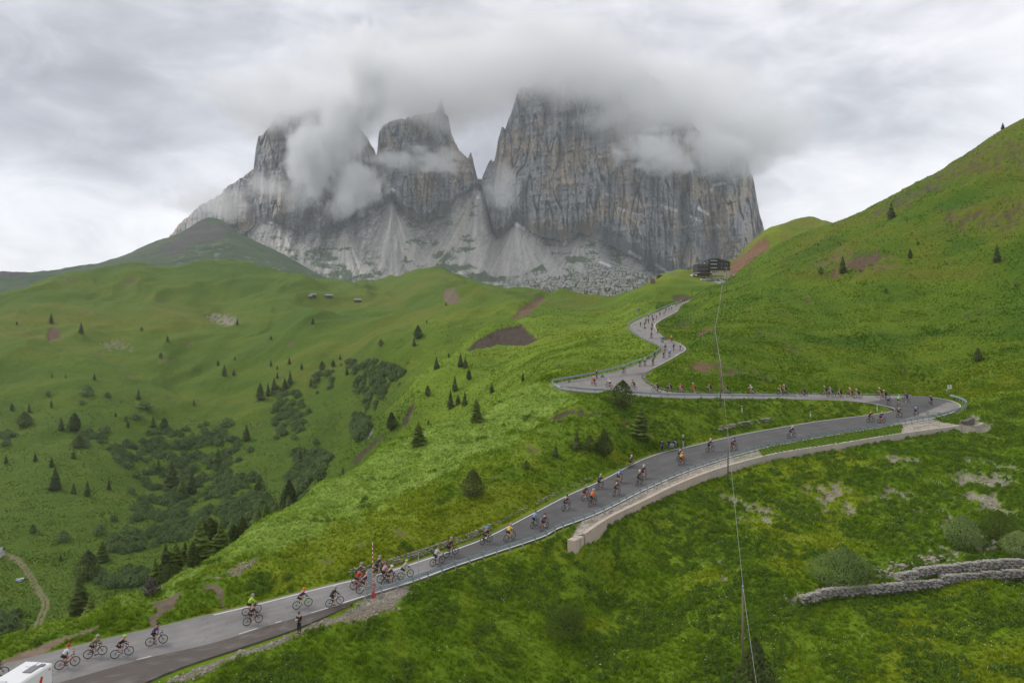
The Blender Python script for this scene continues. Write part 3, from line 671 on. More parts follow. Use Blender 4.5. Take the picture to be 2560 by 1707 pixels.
FP = np.array(FP, float); fx = np.stack([FP[:, 0] * TSU, np.log(FP[:, 2]) * TSY * 1.5], -1); fw = fit(fx, FP[:, 1], 1e-4)
nr, nc = 260, 520
uf, Yf = np.meshgrid(np.linspace(-500, 3050, nc), np.exp(np.linspace(math.log(1150), math.log(3600), nr)))
q = np.stack([uf.ravel() * TSU, np.log(Yf.ravel()) * TSY * 1.5], -1)
vf = (tk(((q[:, None] - fx[None]) ** 2).sum(-1)) @ fw[:len(fx)] + fw[len(fx)] + q @ fw[len(fx) + 1:]).reshape(uf.shape)
Xf = (uf - 1280) / F * Yf; Zf = CZ + (HV - vf) / F * Yf
Zf = Zf + 5 * fbm(Xf / 130, Yf / 130, 4) + 2.5 * ridged(Xf / 45, Yf / 45, 3)
fc = lerp(np.broadcast_to(c3(.036, .064, .026), Xf.shape + (3,)), c3(.060, .092, .034), np.clip(0.5 + fbm(Xf / 150, Yf / 150, 4), 0, 1))
VV = HV - (Zf - CZ) / Yf * F
def fpaint(poly, c, amp, k, yr=(0, 9999), thr=-9):
    global fc
    jx = amp * fbm(Xf / 60, Yf / 60, 3); jy = amp * fbm(Xf / 60 + 9, Yf / 60, 3)
    m = in_poly(uf + jx, VV + jy, poly) & (Yf > yr[0]) & (Yf < yr[1]) & (fbm(Xf / 14, Yf / 14, 3) > thr)
    fc = lerp(fc, c, np.where(m, k, 0.0))
fpaint([(400, 625), (450, 592), (515, 552), (575, 566), (560, 596), (480, 618), (430, 640)], c3(.072, .060, .060), 10, 0.85)
fpaint([(300, 640), (360, 615), (430, 590), (450, 600), (380, 632), (330, 645)], c3(.10, .085, .075), 10, 0.5, thr=0.0)
fpaint([(0, 676), (50, 676), (70, 690), (0, 692)], c3(.06, .052, .055), 2, 0.9)
fpaint([(420, 640), (500, 610), (580, 600), (560, 640), (520, 660), (440, 665)], c3(.24, .225, .20), 10, 0.6, thr=0.5)
fpaint([(600, 640), (800, 690), (800, 720), (620, 680)], c3(.26, .25, .23), 14, 0.6, thr=0.5)
fpaint([(1260, 690), (1320, 700), (1420, 690), (1560, 680), (1680, 700), (1680, 745), (1400, 760), (1260, 730)], c3(.30, .29, .27), 14, 0.75, thr=-0.05)
far_me = mesh_np('hills', np.stack([Xf, Yf, Zf], -1).reshape(-1, 3), grid_faces(nr, nc), True, {'tint': ('FLOAT_COLOR', np.concatenate([fc, np.ones(fc.shape[:2] + (1,))], -1).reshape(-1, 4))})
hills = link('hills', far_me, ground_mat('far_ground', 0.06, 0.012, 0.8)); tag(hills, 'dark green hills with bare patches below the rock massif', 'hills', kind='structure')

# ------------------------------------------------------------------ the rock massif: towers, cliffs and scree
crest = np.array([(405, 640), (425, 590), (440, 572), (455, 556), (475, 540), (500, 515), (520, 505), (545, 492), (570, 466), (585, 462), (600, 448), (617, 438), (634, 424), (640, 370), (646, 345), (664, 332), (685, 300), (700, 282), (715, 292), (735, 290), (770, 276), (830, 272), (880, 300), (925, 355), (942, 392), (947, 335), (956, 318), (976, 306),
                  (1000, 300), (1040, 290), (1072, 286), (1090, 282), (1097, 256), (1105, 250), (1112, 282), (1121, 296), (1129, 338), (1142, 368), (1160, 390), (1170, 398), (1177, 382), (1182, 400), (1190, 436), (1196, 452), (1203, 452), (1210, 436), (1220, 410), (1228, 402), (1236, 408), (1246, 350), (1254, 318), (1262, 326), (1278, 285), (1292, 240), (1304, 216), (1322, 224), (1345, 206), (1380, 214),
                  (1430, 190), (1500, 160), (1600, 170), (1680, 230), (1720, 300), (1760, 340), (1800, 350), (1840, 372), (1866, 400), (1882, 440), (1892, 500), (1900, 540), (1912, 582), (1935, 612), (1965, 660), (1990, 700)], float)
cbase = np.array([(405, 660), (460, 600), (540, 560), (600, 578), (660, 556), (720, 566), (790, 592), (850, 574), (900, 545), (950, 520), (985, 502), (1012, 530), (1055, 560), (1100, 540), (1140, 505), (1175, 475), (1199, 457), (1207, 470), (1219, 520), (1231, 574), (1243, 596), (1260, 586), (1277, 564), (1290, 548), (1308, 562), (1345, 590), (1400, 602), (1450, 584), (1500, 600), (1560, 632), (1620, 668), (1680, 697), (1750, 716), (1900, 716), (1990, 716)], float)
cbase = cbase[np.argsort(cbase[:, 0])]
MC, R1, R2, R3 = 1000, 150, 300, 14
um = np.linspace(405, 1990, MC)
vc = np.interp(um, crest[:, 0], crest[:, 1]); vb = np.interp(um, cbase[:, 0], cbase[:, 1])
# jagged skyline
jag = 9 * np.abs(pn(um / 17.0, um * 0 + 3.1)) + 4 * np.abs(pn(um / 6.0, um * 0 + 8.8)) + 2 * pn(um / 2.8, um * 0)
vc = vc + jag - 5
vb = np.maximum(vb + 8 * fbm(um / 40, um * 0, 3), vc + 6)
foot_v = np.interp(um, [405, 600, 800, 1000, 1300, 1500, 1700, 1990], [668, 690, 745, 760, 758, 752, 745, 740])
foot_Y = np.interp(um, [405, 600, 800, 1300, 1700, 1990], [2500, 2350, 2150, 2120, 2200, 2350])
base_Y = np.interp(um, [405, 560, 700, 950, 1060, 1198, 1290, 1500, 1750, 1990], [2780, 2700, 2640, 2600, 2680, 2760, 2600, 2560, 2600, 2750])
notch = np.exp(-((um - 1200) / 9.0) ** 2)
base_Y = base_Y + 55 * fbm(um / 55, um * 0 + 1, 3)
crest_Y = base_Y + np.interp(um, [405, 640, 950, 1198, 1300, 1750, 1990], [120, 170, 190, 60, 230, 230, 150])
rows_v, rows_Y = [], []
t1 = np.linspace(0, 1, R1)[:, None]
v1 = foot_v + (vb - foot_v) * t1; Y1 = foot_Y + (base_Y - foot_Y) * (0.15 * t1 ** 0.8 + 0.85 * t1 ** 1.25)
t2 = np.linspace(0, 1, R2)[1:, None]
v2 = vb + (vc - vb) * t2; Yc = base_Y + (crest_Y - base_Y) * (0.75 * t2 + 0.25 * t2 ** 2)
Um = np.broadcast_to(um, (R1 + R2 - 1, MC)); Vm = np.concatenate([v1, v2]); Ym = np.concatenate([Y1, Yc])
TT = np.concatenate([t1 * 0 + 0.0 + 0 * v1, t2 + 0 * v2]); cl = np.concatenate([0 * v1, 0 * v2 + 1])
wrp = 9 * fbm(Um / 90, Vm / 160, 2)
big = ridged((Um + wrp) / 150.0 + 1.7, Vm / 520.0 + 0.4, 2, 0.5)
pill = ridged((Um + wrp) / 58.0, (Vm + 0.5 * wrp) / 300.0, 3, 0.5)
blk = ridged((Um - wrp) / 22.0 + 5, Vm / 62.0 + 2, 4, .55) - .6
crk = np.abs(pn((Um + 0.8 * wrp) / 24.0, Vm / 170.0)); crk2 = np.abs(pn((Um + 1.3 * wrp) / 11.0 + 9, Vm / 70.0)); fine = fbm(Um / 4.0, Vm / 8.0, 4)
ledge = fbm(Um / 170.0 + 4, Vm / 17.0 + 0.15 * Um / 17.0, 3)
edge = np.minimum(sstep(0, 0.10, TT), 1.0)
amp = cl * (0.2 + 0.8 * edge)
Ym = Ym - amp * (55 * big + 36 * pill + 16 * blk + 2.5 * fine + 9 * np.abs(ledge) - 36 * np.exp(-(crk / 0.045) ** 2) - 11 * np.exp(-(crk2 / 0.06) ** 2))
# scree: gentle gullies and fans
fan = fbm(Um / 46.0 + 0.35 * Vm / 46.0, Vm / 260.0, 4); rub = fbm(Um / 4.2, Vm / 3.4, 3)
Ym = Ym - (1 - cl) * sstep(0, 0.2, np.concatenate([t1 + 0 * v1, 0 * v2 + 1])) * (34 * fan + 5 * rub)
for (ua, va, wd) in [(1290, 552, 110), (980, 505, 100), (860, 575, 80), (700, 562, 80), (1450, 586, 90)]:      # debris cones under the gullies
    k = np.clip(1 - np.abs(Um - ua) / (wd * np.clip((Vm - va) / 90, 0.05, 2)), 0, 1) * (Vm > va) * (1 - cl)
    Ym = Ym - 70 * k * np.clip((Vm - va) / 120, 0, 1)
# close the massif behind the crest
back = np.linspace(0, 1, R3 + 1)[1:, None]
Vb = Vm[-1] + (760 - Vm[-1]) * back ** 1.1; Yb = Ym[-1] + 60 + 900 * back
Xm = np.concatenate([(Um - 1280) / F * Ym, np.broadcast_to((um - 1280) / F, (R3, MC)) * Yb])
Zm = np.concatenate([CZ + (HV - Vm) / F * Ym, CZ + (HV - Vb) / F * Yb]); Yall = np.concatenate([Ym, Yb])
# rock colour: cool grey with ochre walls and dark water streaks, pale scree, turf on the old fans, snow in the gullies
g1, och, drk, pale = c3(.320, .325, .340), c3(.465, .375, .280), c3(.185, .192, .212), c3(.39, .38, .355)
oc = fbm(Um / 80.0 + 11, Vm / 110.0, 4); st = fbm(Um / 8.0, Vm / 130.0 + 4, 4)
mc = lerp(np.broadcast_to(g1, Um.shape + (3,)), och, np.clip(1.5 * oc + 0.12 + 0.30 * (pill - 0.4), 0, 0.85))
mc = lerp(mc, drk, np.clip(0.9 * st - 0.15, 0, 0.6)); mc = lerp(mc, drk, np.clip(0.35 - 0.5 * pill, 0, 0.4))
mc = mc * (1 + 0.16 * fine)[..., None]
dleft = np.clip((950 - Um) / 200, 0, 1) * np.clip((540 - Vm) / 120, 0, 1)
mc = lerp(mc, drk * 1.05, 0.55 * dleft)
sc = lerp(np.broadcast_to(pale, Um.shape + (3,)), c3(.29, .285, .27), np.clip(0.5 + 0.9 * fbm(Um / 22.0 + 0.4 * Vm / 22.0, Vm / 120.0, 4), 0, 1))
sc = lerp(sc, c3(.50, .475, .43), np.clip(1.4 * fbm(Um / 10.0 + .45 * Vm / 10., Vm / 160.0 + 8, 3) - 0.45, 0, 0.8))
outc = ridged(Um / 34.0 + 7, Vm / 20.0 + .3 * Um / 34., 3); sc = lerp(sc, c3(.20, .195, .19), np.clip(1.6 * outc - 1.25, 0, .75)); sc = sc * (1 + 0.34 * rub)[..., None]
gr = fbm(Um / 60.0 + 3, Vm / 22.0, 4) + 0.35 * fbm(Um / 8., Vm / 6., 3)
for (ua, va, wd_, ln_) in [(1290, 552, .95, 150), (980, 505, .75, 220), (1199, 462, .55, 260), (860, 575, .9, 150), (700, 562, 1.0, 110), (1450, 586, 1.1, 110)]:      # fans of fresh rubble under each gully
    dv = np.maximum(Vm - va, 1.0); an_ = (Um - ua + (0.35 * dv if ua in (1199,) else 0)) / dv; inside = np.clip(1.6 * (1 - np.abs(an_) / wd_), 0, 1) * (Vm > va - 2) * np.clip((va + ln_ * 1.15 - Vm) / 60, 0, 1)
    stq = fbm(an_ * 9 + ua, dv / 160.0, 3); sc = lerp(sc, np.clip(c3(.47, .45, .41)[None, None] * (1 + .38 * stq)[..., None], 0, .62), np.clip(inside * (0.75 + .5 * stq), 0, .92))
low = np.interp(Vm, [590, 635, 690, 760], [-0.45, 0.05, 0.42, 0.5]); low = low + np.where((Um > 880) & (Um < 1010) & (Vm < 700), -0.5, 0.0)
cone = in_poly(Um + 10 * fan, Vm, [(1285, 556), (1320, 575), (1380, 640), (1420, 690), (1395, 700), (1350, 660), (1300, 690), (1230, 690), (1150, 640), (1220, 610)])
low = np.where(cone, -0.8, low); low = np.where(Um < 620, low + 0.9, low)
sc = lerp(sc, c3(.072, .112, .050), np.clip((gr + low - 0.05) * 2.2, 0, 0.92))
sc = lerp(sc, c3(.47, .455, .42), np.where(cone, 0.45, 0.0))
for poly in [[(1105, 640), (1020, 690), (990, 722), (1010, 726), (1060, 690), (1150, 600), (1196, 470), (1188, 468), (1150, 560)]]:
    sc = lerp(sc, c3(.48, .44, .38), np.where(in_poly(Um + 5 * fine, Vm, poly), 0.8, 0.0))
rockf = in_poly(Um, Vm, [(1265, 742), (1320, 700), (1420, 660), (1520, 650), (1640, 690), (1700, 745), (1500, 752)])
sc = lerp(sc, c3(.44, .43, .41), np.where(rockf, np.clip(1.8 * rub + 0.3, 0, 0.9), 0.0))
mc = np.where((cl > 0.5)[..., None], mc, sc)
for (ua, va, ub, vb2, w2) in [(1285, 557, 1310, 572, 4), (1548, 521, 1560, 526, 4), (1585, 534, 1600, 536, 3), (1660, 517, 1690, 526, 4), (1655, 513, 1657, 525, 3), (1745, 520, 1770, 536, 4), (1728, 541, 1752, 552, 4), (1790, 560, 1800, 567, 3), (1778, 478, 1786, 462, 4), (1790, 462, 1810, 458, 4), (1516, 485, 1518, 486, 4), (1198, 482, 1196, 494, 4), (980, 473, 984, 476, 4), (1575, 630, 1600, 645, 4), (1640, 662, 1660, 674, 4), (675, 556, 692, 562, 3), (1500, 655, 1525, 665, 3), (938, 420, 948, 480, 5)]:
    dx, dy = ub - ua, vb2 - va; tt = np.clip(((Um - ua) * dx + (Vm - va) * dy) / (dx * dx + dy * dy), 0, 1)
    dd = np.hypot(Um - ua - tt * dx, Vm - va - tt * dy) + 1.3 * fine
    mc = lerp(mc, c3(.78, .78, .80), np.where(dd < w2, 0.95, 0.0))
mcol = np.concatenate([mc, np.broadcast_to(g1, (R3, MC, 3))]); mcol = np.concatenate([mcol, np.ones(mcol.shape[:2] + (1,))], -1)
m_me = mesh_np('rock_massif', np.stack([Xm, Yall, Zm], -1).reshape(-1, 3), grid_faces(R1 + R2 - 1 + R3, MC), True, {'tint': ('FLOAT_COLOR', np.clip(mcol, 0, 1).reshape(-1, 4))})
def rock_mat():
    m = bpy.data.materials.new('dolomite'); m.use_nodes = True; t = NT(m.node_tree); b = t.n['Principled BSDF']
    g = t.node('ShaderNodeNewGeometry').outputs['Position']
    at = t.node('ShaderNodeAttribute'); at.attribute_name = 'tint'
    s = t.noise(t.vmath('MULTIPLY', g, (1, 1, 0.42)), 0.08, 6, 0.65, 0.5).outputs['Fac']; a = t.noise(g, 0.13, 5, 0.65).outputs['Fac']
    k = t.math('MULTIPLY', t.math('MULTIPLY_ADD', s, 0.7, 0.65), t.math('MULTIPLY_ADD', a, 0.6, 0.7))
    t.l.new(t.vmath('SCALE', at.outputs['Color'], k), b.inputs['Base Color']); b.inputs['Roughness'].default_value = 0.95; b.inputs['Specular IOR Level'].default_value = 0.1
    bn = t.node('ShaderNodeBump'); bn.inputs['Strength'].default_value = 0.55; bn.inputs['Distance'].default_value = 9.0
    t.l.new(s, bn.inputs['Height']); t.l.new(bn.outputs[0], b.inputs['Normal'])
    return m
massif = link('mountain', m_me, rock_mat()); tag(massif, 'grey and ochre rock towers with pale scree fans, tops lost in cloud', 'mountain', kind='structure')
# ------------------------------------------------------------------ plants: templates
colU = ug
def hit(u, v, ymin=40.0, ymax=1400.0):
    """where the line of sight through a photo pixel first meets the ground"""
    j = int(np.clip(round((u - ug[0]) / (ug[1] - ug[0])), 0, NC - 1)); c = V2[:, j]
    rows = np.where((Yg >= ymin) & (Yg <= ymax) & (c <= v))[0]
    if len(rows) == 0:
        i = int(np.argmin(np.abs(c - v) + 1e6 * ((Yg < ymin) | (Yg > ymax)))); Y = Yg[i]
    else:
        i = rows[0]
        if i > 0 and Yg[i - 1] >= ymin and c[i - 1] > v:
            t = (c[i - 1] - v) / (c[i - 1] - c[i]); Y = Yg[i - 1] + t * (Yg[i] - Yg[i - 1])
        else: Y = Yg[i]
    x = (u - 1280) / F * Y
    return Vector((x, Y, gz(x, Y)))
def gz(x, y):
    """height of the ground mesh at one place"""
    u = x / y * F + 1280; fj = np.clip((u - ug[0]) / (ug[1] - ug[0]), 0, NC - 1.001); fi = np.clip((math.log(y) - math.log(Yg[0])) / (math.log(Yg[1]) - math.log(Yg[0])), 0, NR - 1.001)
    i, j = int(fi), int(fj); a, b = fi - i, fj - j
    return float(Z2[i, j] * (1 - a) * (1 - b) + Z2[i + 1, j] * a * (1 - b) + Z2[i, j + 1] * (1 - a) * b + Z2[i + 1, j + 1] * a * b)

def leaf_mat(name, c1, c2, trans=0.42):
    m = bpy.data.materials.new(name); m.use_nodes = True; t = NT(m.node_tree); t.n.clear()
    out = t.node('ShaderNodeOutputMaterial'); oi = t.node('ShaderNodeObjectInfo')
    g = t.node('ShaderNodeTexCoord').outputs['Object']
    n = t.noise(g, 2.2, 4, 0.6).outputs['Fac']
    f = t.math('ADD', t.math('MULTIPLY', n, 0.9), t.math('MULTIPLY', oi.outputs['Random'], 0.45)); f = t.math('SUBTRACT', f, 0.18, clamp=True)
    c = t.mix(f, rgba(c1), rgba(c2))
    d = t.node('ShaderNodeBsdfDiffuse'); t.l.new(c, d.inputs[0]); tr = t.node('ShaderNodeBsdfTranslucent'); t.l.new(c, tr.inputs[0])
    mx_ = t.node('ShaderNodeMixShader'); mx_.inputs[0].default_value = trans
    t.l.new(d.outputs[0], mx_.inputs[1]); t.l.new(tr.outputs[0], mx_.inputs[2]); t.l.new(mx_.outputs[0], out.inputs[0])
    return m
M_SPRUCE = leaf_mat('spruce_needles', (.062, .094, .034), (.180, .215, .066)); M_PINE = leaf_mat('stone_pine_needles', (.054, .082, .029), (.170, .205, .060))
M_LARCH = leaf_mat('larch_needles', (.100, .155, .034), (.225, .280, .072)); M_SHRUB = leaf_mat('shrub_leaves', (.095, .150, .055), (.240, .315, .115))
M_WILLOW = leaf_mat('willow_leaves', (.150, .225, .060), (.345, .430, .150)); M_ALDER = leaf_mat('alder_leaves', (.075, .130, .020), (.190, .250, .045))
M_WEED = leaf_mat('broad_leaves', (.085, .165, .018), (.185, .280, .040), 0.3)
def tinted_mat(name, k, trans):
    m = bpy.data.materials.new(name); m.use_nodes = True; t = NT(m.node_tree); t.n.clear(); out = t.node('ShaderNodeOutputMaterial'); at = t.node('ShaderNodeAttribute', attribute_type='INSTANCER'); at.attribute_name = 'tint'
    oi = t.node('ShaderNodeObjectInfo'); c = t.vmath('SCALE', at.outputs['Color'], t.math('MULTIPLY_ADD', oi.outputs['Random'], k * .7, k * .65))
    d = t.node('ShaderNodeBsdfDiffuse'); t.l.new(c, d.inputs[0]); tr = t.node('ShaderNodeBsdfTranslucent'); t.l.new(c, tr.inputs[0]); mx_ = t.node('ShaderNodeMixShader'); mx_.inputs[0].default_value = trans
    t.l.new(d.outputs[0], mx_.inputs[1]); t.l.new(tr.outputs[0], mx_.inputs[2]); t.l.new(mx_.outputs[0], out.inputs[0]); return m
M_GRASS = tinted_mat('grass_blades', 1.55, .4)
M_DRYSHRUB = leaf_mat('dry_twigs', (.10, .085, .075), (.19, .17, .14))
M_BARK = mat('bark', (.095, .070, .052), 0.95, 0.3, 9, bump=0.4)
M_FLOWER = mat('white_petals', (.78, .78, .72), 0.8, 0.1); M_YELLOW = mat('yellow_petals', (.62, .46, .04), 0.8, 0.1)

def tri_mesh(name, V, T):
    return mesh_np(name, np.array(V, np.float32), np.array(T, np.int32), False)
def leaf_cloud(name, pts, nrm, size, r, aspect=0.6, jitter=1.0):
    """many small leaf faces: one bent quad (two triangles) for each point"""
    V, T = [], []
    for p, n in zip(pts, nrm):
        n = (Vector(n) + Vector((r.uniform(-1, 1), r.uniform(-1, 1), r.uniform(-1, 1))) * jitter).normalized()
        a = n.orthogonal().normalized(); a.rotate(Matrix.Rotation(r.uniform(0, 6.28), 3, n)); b = n.cross(a)
        s = size * r.uniform(.6, 1.35); p = Vector(p); k = len(V)
        V += [p - a * s, p + b * s * aspect + n * s * .2, p + a * s, p - b * s * aspect + n * s * .2]
        T += [(k, k + 1, k + 2), (k, k + 2, k + 3)]
    return tri_mesh(name, [tuple(v) for v in V], T)
def conifer_mesh(name, seed, slim=0.22, whorls=30, nbr=9, droop=0.32, ragged=0.35, tip=0.02):
    """unit-high spruce or larch: whorls of bent, toothed branches"""
    r = random.Random(seed); V, T = [], []
    for w_ in range(whorls):
        t = (w_ + r.random() * 0.8) / whorls; z = 0.06 + 0.93 * t
        R = slim * ((1 - t) ** 0.8 * (0.55 + 0.45 * min(1, t / 0.12)) + tip) * r.uniform(1 - ragged, 1 + ragged * .6)
        a0 = r.uniform(0, 6.28); n = max(4, int(nbr * (1 - 0.5 * t)))
        for k in range(n):
            a = a0 + 6.283 * k / n + r.uniform(-.35, .35); L = R * r.uniform(.6, 1.2); wd = L * r.uniform(.28, .48) + 0.006
            dx, dy = math.cos(a), math.sin(a); px, py = -dy, dx; b = len(V)
            zz = z + r.uniform(-.012, .012); dr = droop * L * r.uniform(.6, 1.4)
            V += [(0.008 * dx, 0.008 * dy, zz + .012), (dx * L * .45 + px * wd, dy * L * .45 + py * wd, zz - dr * .35 - .01), (dx * L * .45 - px * wd, dy * L * .45 - py * wd, zz - dr * .35 - .01),
                  (dx * L, dy * L, zz - dr), (dx * L * .55, dy * L * .55, zz - dr * .2 + .014), (dx * L * .82 + px * wd * .8, dy * L * .82 + py * wd * .8, zz - dr * .9 - .012), (dx * L * .82 - px * wd * .8, dy * L * .82 - py * wd * .8, zz - dr * .9 - .012)]
            T += [(b, b + 1, b + 4), (b, b + 4, b + 2), (b + 1, b + 5, b + 4), (b + 4, b + 6, b + 2), (b + 4, b + 5, b + 3), (b + 4, b + 3, b + 6)]
    return tri_mesh(name, V, T)
def blob_mesh(name, seed, n=900, rx=0.30, z0=0.05, size=0.045, top=1.0, power=0.62, lumps=9, lk_=0.28):
    """unit-high dense crown: leaf clumps through an egg-shaped, lumpy volume"""
    r = random.Random(seed); L = [(r.uniform(0, 6.28), r.uniform(.1, .9), r.uniform(.7, 1.3)) for _ in range(lumps)]
    P_, N_ = [], []
    while len(P_) < n:
        t = r.random(); prof = (math.sin(math.pi * min(1, (t * .92 + .08)) ** power)) ** 0.8
        a = r.uniform(0, 6.28); lump = 1.0
        for (la, lt, lk) in L:
            lump += lk_ * (lk - 0.95) * math.exp(-((math.cos(a - la) - 1) ** 2) * 2 - ((t - lt) / .18) ** 2)
        rr = rx * prof * lump * (r.random() ** 0.33) * r.uniform(.85, 1.08)
        P_.append((rr * math.cos(a), rr * math.sin(a), z0 + (top - z0) * t)); N_.append((math.cos(a), math.sin(a), .5))
    return leaf_cloud(name, P_, N_, size, r, .65, .9)
def trunk_mesh(name, seed, r0=0.022, h=0.9):
    r = random.Random(seed); b = MB(); pts = [(r.uniform(-.004, .004), r.uniform(-.004, .004), -0.05 + (h + .05) * k / 5) for k in range(6)]
    b.tube(pts, [r0 * (1.25 - k * .21) for k in range(6)], 7)
    for k in range(7):
        z = r.uniform(.15, .75) * h; a = r.uniform(0, 6.28); L = .10 * (1 - z * .8)
        b.tube([(0, 0, z), (math.cos(a) * L, math.sin(a) * L, z + .02)], [r0 * .3, r0 * .12], 4)
    return b.mesh(name, True)
SPRUCE = [conifer_mesh('spruce_crown', 10 + k, sl, 52, 12, .34, .48) for k, sl in enumerate((.20, .25, .30, .22))]
LARCH = [conifer_mesh('larch_crown', 30 + k, sl, 50, 11, .16, .55, .03) for k, sl in enumerate((.24, .31, .27))]
PINE = [blob_mesh('stone_pine_crown', 50 + k, 1500, rx, .04, .034, 1.0, pw, 12, .6) for k, (rx, pw) in enumerate(((.27, .62), (.34, .6), (.22, .66), (.40, .7)))]
TRUNK = [trunk_mesh('trunk', 70 + k) for k in range(3)]
SHRUBS = [blob_mesh('shrub_leaves', 80 + k, 300, .75, .02, .11, 1.0, .8, 12, .8) for k in range(4)]

ORD = ['leftmost', 'second', 'third', 'fourth', 'fifth', 'sixth', 'seventh', 'eighth', 'ninth', 'tenth', 'eleventh', 'twelfth', 'thirteenth', 'fourteenth', 'fifteenth', 'sixteenth', 'seventeenth', 'eighteenth', 'nineteenth', 'twentieth', 'twenty-first', 'twenty-second', 'twenty-third', 'twenty-fourth', 'twenty-fifth']
def make_tree(kind, pos, h, rz, wide=1.0):
    crown, mm, nm = {'s': (random.choice(SPRUCE), M_SPRUCE, 'spruce_tree'), 'l': (random.choice(LARCH), M_LARCH, 'larch_tree'), 'p': (random.choice(PINE), M_PINE, 'stone_pine')}[kind]
    o = empty(nm, pos, rz); s = h; o.scale = (s * wide, s * wide, s)
    link('crown', crown, mm, o); link('trunk', random.choice(TRUNK), M_BARK, o)
    return o
KN = {'s': 'spruce', 'l': 'larch', 'p': 'rounded stone pine'}
